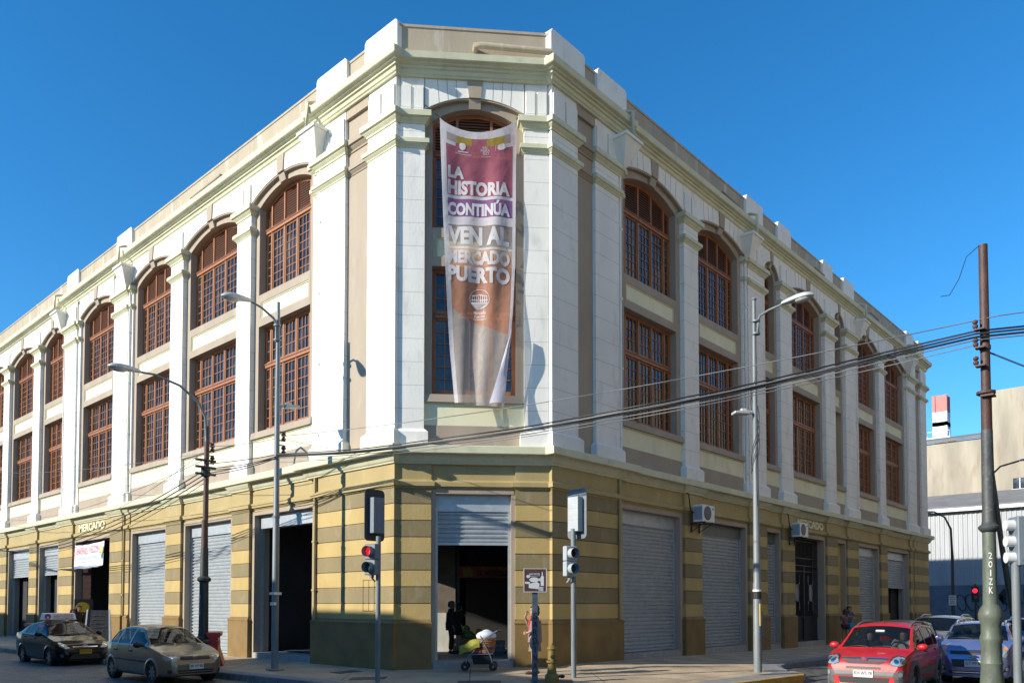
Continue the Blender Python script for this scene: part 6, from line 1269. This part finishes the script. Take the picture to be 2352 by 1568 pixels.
def person(loc, rz, label, pose=None, h=1.7, top=None, legs=None, skirt=None, hair='short', hairm=None, shoes=None, slim=1., skin_m=None, seated=False, bust=False, group=None, jacket=None):
    """front is local +x, left is +y; feet at z=0. top/legs=(material, sleeve or leg length 0..2)"""
    J = dict(pel=(0, 0, .93), wai=(0, 0, 1.08), che=(0, 0, 1.28), nb=(-.01, 0, 1.43), nt=(.01, 0, 1.50), hd=(.03, 0, 1.59), sl=(-.01, .17, 1.39), el=(-.03, .22, 1.12), wl=(.03, .23, .88), hl=(.06, .23, .79), sr=(-.01, -.17, 1.39), er=(-.03, -.22, 1.12), wr=(.03, -.23, .88), hr=(.06, -.23, .79), pl=(0, .085, .90), kl=(.02, .095, .50), al=(-.02, .10, .085), tl=(.13, .12, .03), pr=(0, -.085, .90), kr=(.02, -.095, .50), ar=(-.02, -.10, .085), tr=(.13, -.12, .03))
    if pose: J.update(pose)
    k = h / 1.70; S = {a: (p[0]*k, p[1]*k, p[2]*k) for a, p in J.items()}
    e = empty('person', loc, rz, label, 'person', group); sm = skin_m or SKIN
    def nd(j, rx, ry=None): return (*S[j], rx * k * slim, (ry or rx) * k * slim)
    body = [nd('pel', .125, .10), nd('wai', .115, .09), nd('che', .135, .10), nd('nb', .07), nd('nt', .052), nd('sl', .06), nd('el', .042), nd('wl', .028), nd('hl', .03, .018), nd('sr', .06), nd('er', .042), nd('wr', .028), nd('hr', .03, .018)]
    ed = [(0, 1), (1, 2), (2, 3), (3, 4), (2, 5), (5, 6), (6, 7), (7, 8), (2, 9), (9, 10), (10, 11), (11, 12)]
    if not bust:
        body += [nd('pl', .085), nd('kl', .055), nd('al', .038), nd('tl', .035, .025), nd('pr', .085), nd('kr', .055), nd('ar', .038), nd('tr', .035, .025)]; ed += [(0, 13), (13, 14), (14, 15), (15, 16), (0, 17), (17, 18), (18, 19), (19, 20)]
    vs, fs = skin(body, ed); b = MB(); b.raw(vs, fs)
    hx, hy, hz = S['hd']; hd = Vector(S['hd'])
    # head with jaw, nose, ears, eyes, mouth
    ps = [(0, -.125, .03), (.045, -.118, .035), (.058, -.09, .03), (.07, -.04, .012), (.078, .02, 0), (.077, .06, -.004), (.06, .10, -.008), (.03, .122, -.01), (.0, .126, -.01)]
    n = 16; V = []
    for r, z, xo in ps:
        for q in range(n): a = 2*pi*q/n; V.append((hx + (xo + r * 1.22 * cos(a)) * k, hy + r * sin(a) * k, hz + z * k))
    b.raw(V, [(i*n+q, i*n+(q+1) % n, (i+1)*n+(q+1) % n, (i+1)*n+q) for i in range(len(ps)-1) for q in range(n)])
    b.hexa([(hx+.085*k, hy-.016*k, hz-.035*k), (hx+.115*k, hy-.012*k, hz-.032*k), (hx+.115*k, hy+.012*k, hz-.032*k), (hx+.085*k, hy+.016*k, hz-.035*k), (hx+.085*k, hy-.008*k, hz+.015*k), (hx+.094*k, hy-.005*k, hz+.015*k), (hx+.094*k, hy+.005*k, hz+.015*k), (hx+.085*k, hy+.008*k, hz+.015*k)])
    for s in (1, -1): b.ball((hx - .005*k, hy + s*.078*k, hz - .01*k), (.018*k, .008*k, .03*k), 8, 6)
    # fingers and thumb
    for hn, w, s in (('hl', 'wl', 1), ('hr', 'wr', -1)):
        d = (Vector(S[hn]) - Vector(S[w])).normalized(); sd = d.cross(Vector((0, 1, 0)));
        sd = sd.normalized() if sd.length > .1 else Vector((1, 0, 0)); up = sd.cross(d)
        for q, (o_, L_) in enumerate(((-.027, .062), (-.009, .075), (.009, .072), (.027, .056))):
            p0 = Vector(S[hn]) + sd * o_ * k + d * .01; p1 = p0 + d * L_ * .5 * k; p2 = p1 + (d * .8 + up * .5 * -s) * L_ * .5 * k; b.tube([tuple(p0), tuple(p1), tuple(p2)], [.009*k, .0085*k, .006*k], 6)
        p0 = Vector(S[hn]) - d * .02 * k + sd * .028 * k; b.tube([tuple(p0), tuple(p0 + (d*.6 + sd*.7) * .035 * k), tuple(p0 + (d*.9 + sd*.5) * .06 * k)], [.011*k, .01*k, .007*k], 6)
    b.build('body', sm, e, smooth=60)
    b = MB()
    for s in (1, -1): b.ball((hx + .082*k, hy + s*.03*k, hz + .012*k), (.012*k, .014*k, .008*k), 8, 6)
    b.build('eye', HAIRD, e) if False else None
    for s in (1, -1): b = MB(); b.ball((hx + .084*k, hy + s*.03*k, hz + .012*k), (.01*k, .013*k, .008*k), 8, 6); b.build('eye', HAIRD, e)
    b = MB(); b.ball((hx + .096*k, hy, hz - .068*k), (.01*k, .025*k, .007*k), 8, 6); b.build('mouth', mat('lip', (.25, .08, .07), .5), e)
    # hair
    hm = hairm or HAIRD; b = MB(); V = []; n = 18; rows = [(.132, 0), (.125, .05), (.095, .088), (.05, .098), (.0, .1), (-.05, .098)] + ([(-.16, .095), (-.3, .10), (-.40, .07)] if hair == 'long' else ([(-.09, .075)] if hair == 'short' else []))
    for z, r in rows:
        for q in range(n):
            a = 2*pi*q/n; f = .55 if (cos(a) > .35 and z < .075) else 1.; jt = random.uniform(.95, 1.07); bk = -.012 - (.03 if z < -.1 else 0)
            cx_ = hx + bk*k; rr = r * (1.12 if z < .1 else 1) * jt; x_ = cx_ + rr * 1.12 * cos(a) * f * k; 
            if z < -.06: x_ = min(x_, hx - .015*k)
            V.append((x_, hy + rr * sin(a) * k * (1 if z > -.1 else .9), hz + z * k + random.uniform(-.006, .006)))
    b.raw(V, [(i*n+q, i*n+(q+1) % n, (i+1)*n+(q+1) % n, (i+1)*n+q) for i in range(len(rows)-1) for q in range(n)])
    if hair == 'curly':
        for q in range(70):
            a, z = random.uniform(.9, 2*pi-.9), random.uniform(-.10, .13); r = .10 * sqrt(max(.05, 1 - (z/.16)**2)); b.ball((hx - .015*k + r*1.15*cos(a)*k, hy + r*1.1*sin(a)*k, hz + z*k), random.uniform(.022, .034)*k, 6, 5)
    b.build('hair', hm, e, smooth=80)
    def up_(n, f, a=.02): return (n[0], n[1], n[2], n[3]*f + a, n[4]*f + a)
    if top:
        m_, sl = top; N_ = [up_(body[i], 1.16) for i in (0, 1, 2)] + [up_((*body[3][:3], body[3][3], body[3][4]), .8, .006)]; E_ = [(0, 1), (1, 2), (2, 3)]
        for a, c, w in ((5, 6, 7), (9, 10, 11)):
            if sl <= 0: continue
            i0 = len(N_); N_.append(up_(body[a], 1.2)); E_.append((2, i0)); pa, pc, pw = Vector(body[a][:3]), Vector(body[c][:3]), Vector(body[w][:3])
            q = pa.lerp(pc, min(1, sl)); N_.append((*q, .06*k, .06*k)); E_.append((i0, i0+1))
            if sl > 1: q = pc.lerp(pw, min(1, sl-1)); N_.append((*q, .042*k, .042*k)); E_.append((i0+1, i0+2))
        vs, fs = skin(N_, E_); b = MB(); b.raw(vs, fs); b.build('top', m_, e, smooth=70)
    if jacket:
        m_, zl = jacket; b = MB(); V = []; n = 20
        for t in range(8):
            q = t / 7; p = Vector(S['che']).lerp(Vector(S['pel']), q * zl); rx, ry = (.20 - .02*sin(q*3) + .02*q) * k * slim, (.145 + .03*q) * k * slim
            for a_ in range(n): a = 2*pi*a_/n; V.append((p.x + ry*cos(a), p.y + rx*sin(a) + .004*sin(a*5 + q*4), p.z + .06*(1-q)))
        b.raw(V, [(i*n+q, i*n+(q+1) % n, (i+1)*n+(q+1) % n, (i+1)*n+q) for i in range(7) for q in range(n)]); b.build('coat', m_, e, smooth=70)
    if legs and not bust:
        m_, ll = legs
        N_ = [up_(body[0], 1.06)]; E_ = []
        for a, c, w in ((13, 14, 15), (17, 18, 19)):
            i0 = len(N_); N_.append(up_(body[a], 1.04)); E_.append((0, i0)); pa, pc, pw = Vector(body[a][:3]), Vector(body[c][:3]), Vector(body[w][:3])
            q = pa.lerp(pc, min(1, ll)); N_.append((*q, (.085 if ll < 1 else .072)*k, (.085 if ll < 1 else .072)*k)); E_.append((i0, i0+1))
            if ll > 1: q = pc.lerp(pw, min(1, ll-1)); N_.append((*q, .062*k, .062*k)); E_.append((i0+1, i0+2))
        vs, fs = skin(N_, E_); b = MB(); b.raw(vs, fs); b.build('trousers' if ll > 1 else 'shorts', m_, e, smooth=70)
    if skirt:
        m_, z1, fl = skirt; b = MB(); V = []; n = 24; p0 = Vector(S['wai'])
        for t in range(7):
            q = t / 6; z = p0.z + (z1*k - p0.z) * q; r = (.125 + fl * q) * k
            for a_ in range(n): a = 2*pi*a_/n; V.append((p0.x + r*.85*cos(a) + .01*q*sin(a*7), p0.y + r*1.08*sin(a) + .01*q*cos(a*6), z))
        b.raw(V, [(i*n+q, i*n+(q+1) % n, (i+1)*n+(q+1) % n, (i+1)*n+q) for i in range(6) for q in range(n)]); b.build('skirt', m_, e, smooth=70)
    if not bust:
        for a, t in (('al', 'tl'), ('ar', 'tr')):
            b = MB(); pa, pt = Vector(S[a]), Vector(S[t]); d = (pt - pa); d.z = 0; d.normalize(); b.tube([tuple(pa - d*.05*k + Vector((0, 0, -.045*k))), tuple(pa + Vector((0, 0, -.04*k))), tuple(pt + Vector((0, 0, .012*k))), tuple(pt + d*.07*k + Vector((0, 0, 0)))], [.03*k, .045*k, .045*k, .022*k], 10); b.build('shoe', shoes or BLACKP, e, smooth=70)
    return e
KHAKI = mat('khaki_cloth', (.22, .19, .13), .9, var=.1, scale=6); MAUVE = mat('mauve_cardigan', (.28, .19, .17), .9, var=.1, scale=6); REDSC = mat('red_scarf', (.42, .05, .05), .85); DARKC = mat('charcoal_cloth', (.022, .021, .021), .9); PINKT = mat('pink_top', (.30, .10, .11), .85); BLUET = mat('slate_tshirt', (.09, .115, .15), .9); CYAN = mat('bright_blue_shorts', (.03, .30, .48), .8); WSH = mat('pale_shirt', (.55, .62, .65), .85); ORNG = mat('orange_red_top', (.50, .06, .03), .85); GREYH = mat('grey_hair', (.10, .095, .09), .7); SKIN2 = mat('tan_skin', (.36, .19, .12), .55, var=.08, scale=12); BROWNH = mat('brown_hair', (.05, .022, .014), .6)
def toward(p, q): return atan2(q[1] - p[1], q[0] - p[0])
# lady behind the sign post, seen in profile, hand at her face
lp = Vector((1.18, -1.0, .03)); az = atan2(-RT.y, -RT.x) + .15
e = person(tuple(lp), az, 'lady in khaki dress and mauve cardigan with curly hair behind the sign post', dict(er=(.10, -.22, 1.16), wr=(.24, -.10, 1.44), hr=(.20, -.05, 1.53), el=(.04, .23, 1.14), wl=(.20, .17, 1.05), hl=(.26, .14, 1.04), kl=(.06, .08, .5), al=(.05, .08, .085), tl=(.19, .09, .03), kr=(0, -.09, .5), ar=(-.08, -.09, .085), tr=(.06, -.1, .03)), 1.6, (MAUVE, 1.7), None, (KHAKI, .58, .07), 'curly', BROWNH, mat('brown_shoe', (.1, .05, .03), .6), 1.05, jacket=(MAUVE, 1.35))
b = MB(); b.tube([(.09, .1, 1.36), (.13, .04, 1.22), (.15, .03, 1.05)], [.035, .04, .02], 8); b.build('scarf', REDSC, e, smooth=60)
bg_ = empty('shoulder_bag', tuple(lp), az, 'dark shoulder bag hanging at the side of the lady by the sign', 'bag'); bg_.location = lp + Vector((0, 0, .58))
b = MB(); b.ball((.06, .2, .17), (.11, .05, .18), 14, 10); b.build('pouch', mat('bag_navy', (.012, .014, .02), .8), bg_, smooth=70); b = MB(); b.tube([(.0, .2, .30), (.0, .21, .62), (-.01, .17, .86), (.04, .2, .6), (.12, .2, .30)], .012, 6); b.build('strap', mat('bag_navy', (0, 0, 0)), bg_)
# two people just inside the corner doorway
def inC(u, o, z=.2): return Vector(FC(onC(u, 1490, o)[0], o, z))
azR = atan2(RT.y, RT.x)
e = person(tuple(inC(1036, -3.4)), azR + .25, 'man in dark suit standing inside the corner doorway in profile', dict(el=(.14, .2, 1.16), wl=(.36, .18, 1.22), hl=(.45, .17, 1.23)), 1.58, (DARKC, 1.9), (DARKC, 1.95), None, 'short', GREYH, None, 1.06, SKIN2, jacket=(DARKC, 1.25))
e = person(tuple(inC(1053, -3.7)), azR + .5, 'woman in black skirt half hidden behind the suited man in the doorway', None, 1.5, (DARKC, 1.6), None, (DARKC, .62, .06), 'short', HAIRD)
# couple hugging beside the gate of the shaded front
cp = Vector((22.7, -.62, -.12)); ac = toward(cp, CAM)
e = person(tuple(cp), ac + pi + .35, 'girl with long hair in pink top and black shorts hugging by the wall', dict(el=(.16, .17, 1.22), wl=(.30, .03, 1.22), hl=(.36, -.02, 1.23), er=(.16, -.17, 1.26), wr=(.32, -.05, 1.34), hr=(.38, 0, 1.36), hd=(.06, -.03, 1.57)), 1.62, (PINKT, .0), (DARKC, .42), None, 'long', BROWNH, WPLAS, .98, SKIN2)
off_ = Vector((RT.x, RT.y, 0)) * .24 + Vector((FW.x, FW.y, 0)) * .22
e = person(tuple(cp + off_), ac + .5, 'young man in grey blue t shirt and bright blue shorts hugging the girl', dict(el=(.14, .2, 1.14), wl=(.32, .1, 1.16), hl=(.38, .05, 1.17), er=(.14, -.2, 1.2), wr=(.32, -.12, 1.24), hr=(.38, -.06, 1.25), hd=(.07, .0, 1.58)), 1.74, (BLUET, .7), (CYAN, .8), None, 'short', HAIRD, BLACKP, 1.05, SKIN2)
# passers-by behind the taxi
p1 = at(180, 1400, x=-1.0); e = person((p1.x, p1.y, -.08), toward(p1, CAM) + .4, 'man in black standing behind the taxi beside the chalk board', None, 1.72, (DARKC, 1.6), (DARKC, 1.9), None, 'short', HAIRD, None, 1.05, SKIN2)
p2 = at(166, 1408, x=-1.2); e = person((p2.x, p2.y, -.08), toward(p2, CAM) + .6, 'woman in orange red top standing behind the taxi', None, 1.58, (ORNG, .5), (DARKC, 1.9), None, 'long', BROWNH, None, 1., SKIN2)
# drivers and passenger
def in_car(cx, cy, hd_, x, y, z, **kw):
    c, s = cos(hd_), sin(hd_); return person((cx + x*c - y*s, cy + x*s + y*c, z), hd_, bust=True, **kw)
SITD = dict(pel=(0, 0, .62), wai=(-.02, 0, .76), che=(-.06, 0, .97), nb=(-.05, 0, 1.12), nt=(-.02, 0, 1.19), hd=(.0, 0, 1.28), sl=(-.05, .17, 1.08), sr=(-.05, -.17, 1.08), el=(.15, .22, .95), wl=(.36, .08, 1.10), hl=(.42, .04, 1.13), er=(.14, -.22, .95), wr=(.34, -.10, 1.02), hr=(.38, -.06, 1.05))
SITP = dict(SITD, el=(.02, .22, .84), wl=(.2, .14, .72), hl=(.26, .12, .72), er=(.02, -.22, .84), wr=(.2, -.14, .72), hr=(.26, -.12, .72))

ad = at(192, 1400, x=-.5); e = empty('advert_panel', (ad.x, ad.y, -.02), toward(ad, CAM) + pi/2 + .2, 'black advertising panel with a yellow disc beside the MERCADO doorway', 'advert board')
b = MB(); b.box(-.36, .36, -.03, .03, .3, 1.95); b.build('panel', BLACKP, e); b = MB(); b.add([(-.05 + .27*cos(a), -.036, 1.6 + .22*sin(a)) for a in [2*pi*k/20 for k in range(20)]], [tuple(range(20))]); b.build('disc', mat('advert_yellow', (.6, .45, .03), .6), e, recalc=False)
for s in (-.3, .3): b = MB(); b.box(s - .02, s + .02, -.2, .2, 0, .04); b.box(s - .02, s + .02, -.02, .02, .04, .3); b.build('leg', BLACKP, e)
in_car(RC[0], RC[1], radians(RC[2]), -1.95, .36, ROADZ, label='driver in pale shirt with a hand on the wheel of the red car', pose=SITD, top=(WSH, 1.7), hair='short', h=1.66)
in_car(RC[0], RC[1], radians(RC[2]), -1.95, -.36, ROADZ, label='passenger with dark hair sitting in the front of the red car', pose=SITP, top=(DARKC, 1.7), hair='long', h=1.62)
in_car(BC[0], BC[1], radians(BC[2]), -1.85, .36, ROADZ, label='driver hardly visible in the lilac blue car behind the rusty pole', pose=SITD, top=(DARKC, 1.7), hair='short', h=1.66)
in_car(GC[0], GC[1], radians(GC[2]), -2.0, .36, ROADZ - .06, label='driver in dark clothes at the wheel of the beige hatchback', pose=SITD, top=(DARKC, 1.7), hair='short', h=1.58)
in_car(TC[0], TC[1], radians(TC[2]), -2.05, .36, ROADZ - .08, label='driver in dark clothes at the wheel of the black taxi', pose=SITD, top=(DARKC, 1.7), hair='short', h=1.60)
b = MB(); c_, s_ = cos(radians(BC[2])), sin(radians(BC[2])); bt = empty('spray_bottle', (BC[0] - 1.12*c_ - .1*s_*-1, BC[1] - 1.12*s_ - .1*c_*-1 - .0, ROADZ + 1.0), 0, 'small bottle with red cap on the dashboard of the lilac blue car', 'bottle')
b.lathe((0, 0, -.02), [(.035, 0), (.035, .14), (.015, .17)], 12); b.build('bottle', WPLAS, bt, smooth=40); b = MB(); b.lathe((0, 0, .15), [(.018, 0), (.018, .05)], 10); b.build('cap', REDPL, bt)

# ------------------------------------------------------------------ corner doorway: stall, fruit, pushchair
SHB = mat('orange_red_awning_sheet', (.42, .09, .05), .6, var=.15, scale=2); STB = mat('stall_green_letter', (.12, .2, .08), .6)
e = empty('stall_sign', FC(2.9, -5.6, 2.8), 0, 'orange red stall sheet reading EL MERCADO inside the dark corner doorway', 'sign'); eo = Vector(e.location)
def TS(t, o, z): return tuple(Vector(FC(t, o, z)) - eo)
sa, sb = onC(1056, 1312, -5.6)[0], onC(1186, 1312, -5.6)[0]; za, zb = onC(1110, 1326, -5.6)[1], onC(1110, 1300, -5.6)[1]; sw = sb - sa
b = MB(TS); b.box(sa, sb, -5.64, -5.6, za, zb); b.build('sheet', SHB, e)
for tx, a, c, z0, z1, m_ in (('FRUTAS Y VERDURAS', .38, .95, .72, .92, mat('stall_yellow_letter', (.45, .4, .08), .6)), ('EL MERCADO', .3, .98, .15, .6, mat('stall_navy_letter', (.02, .025, .06), .6))):
    v_, f_ = fit_text(tx, (c - a)*sw, (z1 - z0)*(zb-za), .02); b = MB(TS); b.add([(sa + sw*(a+c)/2 + x, -5.585, za + (zb-za)*(z0+z1)/2 + y) for x, y in v_], f_); b.build('lettering', m_, e, recalc=False)
b = MB(TS)
for t, z, r in ((.12, .35, .11), (.17, .65, .09), (.09, .62, .08), (.2, .35, .09)): b.ball((sa + sw*t, -5.6, za + (zb-za)*z), (r, .01, r*1.1), 12, 8)
b.build('printed_fruit', mat('print_fruit', (.35, .28, .07), .6), e)
WM = bpy.data.materials.new('watermelon_rind'); WM.use_nodes = True
def _wm():
    t = WM.node_tree; N = t.nodes; L = t.links; b = N['Principled BSDF']; tc = N.new('ShaderNodeTexCoord'); w = N.new('ShaderNodeTexWave'); w.wave_type = 'BANDS'; w.inputs['Scale'].default_value = 7; w.inputs['Distortion'].default_value = 4; w.inputs['Detail Scale'].default_value = 3; L.new(tc.outputs['Object'], w.inputs[0])
    r = N.new('ShaderNodeValToRGB'); r.color_ramp.elements[0].color = (.02, .10, .015, 1); r.color_ramp.elements[1].color = (.30, .42, .09, 1); r.color_ramp.elements[0].position = .35; r.color_ramp.elements[1].position = .6; L.new(w.outputs[1], r.inputs[0]); L.new(r.outputs[0], b.inputs['Base Color']); b.inputs['Roughness'].default_value = .3
_wm()
CRATE = mat('orange_crate_wood', (.45, .2, .08), .7, var=.2, scale=8); GBOX = mat('pale_carton', (.3, .31, .32), .8)
def crate(t, o, z, w, d, h, m_, lab, name='fruit_crate'):
    p = Vector(FC(t, o, z)); c = empty(name, p, atan2(CD.y, CD.x), lab, 'crate', 'crates inside the corner doorway'); b = MB()
    b.box(-w/2, w/2, -d/2, d/2, 0, .02)
    for s in (1, -1):
        for k in range(2): q = .03 + k * h * .52; b.box(-w/2, w/2, s*d/2 - .01, s*d/2 + .01, q, q + h*.42); b.box(s*w/2 - .01, s*w/2 + .01, -d/2 + .012, d/2 - .012, q, q + h*.42)
        for s2 in (1, -1): b.box(s*(w/2 - .04) - .02, s*(w/2 - .04) + .02, s2*(d/2 - .03) - .015, s2*(d/2 - .03) + .015, .02, h)
    b.build('crate', m_, c); return c
crate(onC(1066, 1480, -4.1)[0], -4.1, .2, .7, .5, .42, CRATE, 'orange crate under the striped watermelons by the doorway'); crate(onC(1100, 1480, -4.3)[0], -4.3, .2, .6, .45, .4, CRATE, 'orange crate at the back of the doorway behind the pushchair'); crate(onC(1140, 1480, -3.8)[0], -3.8, .2, .5, .4, .36, GBOX, 'pale carton box right of the pushchair inside the doorway', 'carton_box')
for i, (t, o, z, r, lab) in enumerate(((1058, -4.05, .73, .15, 'lower striped watermelon at the front left of the orange crate'), (1070, -4.15, .90, .135, 'upper striped watermelon resting on the others'), (1078, -4.0, .72, .14, 'striped watermelon at the front right of the orange crate'))):
    o_ = tag(MB().ball((0, 0, 0), (r*1.15, r, r), 18, 12).build('watermelon', WM, smooth=80), lab, 'watermelon', 'watermelons in the doorway'); o_.location = FC(onC(t, 1465, o)[0], o, z); o_.rotation_euler = (.3*i, .5, i)
for i, (t, o, z) in enumerate(((1092, -4.3, .68), (1106, -4.25, .68), (1099, -4.3, .84), (1112, -4.4, .68))):
    o_ = tag(MB().ball((0, 0, 0), (.1, .1, .09), 14, 10).build('melon', mat('yellow_melon', (.48, .36, .05), .5, var=.15, scale=6), smooth=80), 'yellow melon piled in the dark crate at the back of the doorway', 'melon', 'yellow melons at the back'); o_.location = FC(onC(t, 1465, o)[0], o, z)
# pushchair used as a cart
px_ = Vector((1.12, .78, .03)); e = empty('pushchair', px_, atan2(RT.y, RT.x), 'old folding pushchair with yellow cover used as a cart before the doorway', 'pushchair')
TUB = mat('blue_grey_tube', (.22, .26, .33), .35, metal=.6); YC = mat('lime_cloth', (.26, .255, .03), .8, var=.12, scale=5)
for x, y in ((-.36, -.24), (-.36, .24), (.34, -.24), (.34, .24)):
    b = MB()
    for s in (-.028, .028): b.lathe((x, y + s, .105), [(.08, -.012), (.105, -.012), (.105, .012), (.08, .012)], 18, axis='y')
    w_ = b.build('wheel', RUBBER, e, smooth=30); b = MB()
    for q in range(5): a = 2*pi*q/5; b.tube([(x, y, .105), (x + .085*cos(a), y, .105 + .085*sin(a))], .012, 5)
    b.lathe((x, y, .105), [(.025, -.05), (.025, .05)], 10, axis='y'); b.build('spokes', GREYIRON, w_)
for y in (-.24, .24):
    b = MB(); b.tube([(-.36, y, .12), (-.30, y, .3), (.10, y*.95, .78), (.42, y*.9, .98), (.52, y*.9, 1.0)], .014, 8); b.build('side_frame', TUB, e, smooth=50)
    b = MB(); b.tube([(.34, y, .12), (.28, y, .35), (.02, y*.95, .88)], .014, 8); b.build('rear_leg', TUB, e, smooth=50)
    b = MB(); b.tube([(.44, y*.9, .985), (.56, y*.9, 1.005)], .022, 8); b.build('hand_grip', BLACKP, e)
b = MB(); b.tube([(-.28, -.24, .40), (.32, -.24, .42), (.32, .24, .42), (-.28, .24, .40), (-.28, -.24, .40)], .012, 6); b.build('cross_frame', TUB, e)
b = MB(); b.hexa([(-.15, -.2, .16), (.3, -.2, .16), (.3, .2, .16), (-.15, .2, .16), (-.2, -.22, .42), (.34, -.22, .42), (.34, .22, .42), (-.2, .22, .42)]); b.build('storage_basket', mat('black_mesh_cloth', (.015, .015, .017), .9), e)
b = MB(); b.hexa([(-.3, -.2, .42), (.05, -.2, .42), (.05, .2, .42), (-.3, .2, .42), (-.34, -.2, .56), (.05, -.2, .56), (.05, .2, .56), (-.34, .2, .56)]); b.build('seat', mat('faded_red_cloth', (.3, .06, .06), .85), e, bevel=.02)
b = MB(); n = 9; V = []
for i in range(n):
    for j in range(n):
        u, v = i/(n-1), j/(n-1); V.append((-.50 + .50*u, -.26 + .52*v, .70 + .10*u - .10*(1-u)**2 - .12*abs(2*v-1)**3 + .025*sin(9*u + 5*v)))
b.raw(V, [(i*n+j, (i+1)*n+j, (i+1)*n+j+1, i*n+j+1) for i in range(n-1) for j in range(n-1)]); V2 = [(x, y, z - .10 - .1*(1 - abs(y)/.28)) for x, y, z in V]; b.raw(V2, [(i*n+j, i*n+j+1, (i+1)*n+j+1, (i+1)*n+j) for i in range(n-1) for j in range(n-1)])
rim = [i*n for i in range(n)] + [(n-1)*n + j for j in range(n)] + [i*n + n-1 for i in range(n-1, -1, -1)] + [j for j in range(n-1, -1, -1)]
b.raw(V + V2, [(rim[i], rim[i+1], rim[i+1] + n*n, rim[i] + n*n) for i in range(len(rim)-1) if rim[i] != rim[i+1]]); b.build('cloth_cover', YC, e, smooth=70)
WICK = mat('wicker', (.32, .15, .055), .7, var=.4, scale=30, bump=.6, bscale=60)
bk = empty('wicker_basket', px_ + Vector((RT.x, RT.y, 0)) * .16 + Vector((0, 0, .43)), atan2(RT.y, RT.x), 'brown wicker basket strapped on the pushchair under a white cloth bundle', 'basket')
b = MB(); b.lathe((0, 0, 0), [(.19, 0), (.2, .02), (.24, .34), (.25, .36), (.23, .37), (.18, .05), (0, .04)], 22)
for z in (.06, .12, .18, .24, .30): b.tube([((.205 + z*.12) * cos(a), (.205 + z*.12) * sin(a), z) for a in [2*pi*k/20 for k in range(21)]], .012, 5)
b.build('weave', WICK, bk, smooth=40); b = MB(); b.tube([((.225) * cos(a), (.225) * sin(a), .14) for a in [2*pi*k/20 for k in range(21)]], .016, 6); b.build('strap', mat('purple_strap', (.05, .03, .12), .7), bk)
bu = empty('cloth_bundle', px_ + Vector((RT.x, RT.y, 0)) * .16 + Vector((0, 0, .80)), 0, 'white cloth bundle lying in the wicker basket on the pushchair', 'cloth'); b = MB(); b.ball((0, 0, .06), (.27, .24, .13), 18, 10); b.ball((.05, .03, .12), (.15, .14, .1), 14, 8); b.build('cloth', mat('white_cloth', (.62, .66, .72), .8, var=.1, scale=6, bump=.4, bscale=12), bu, smooth=80)
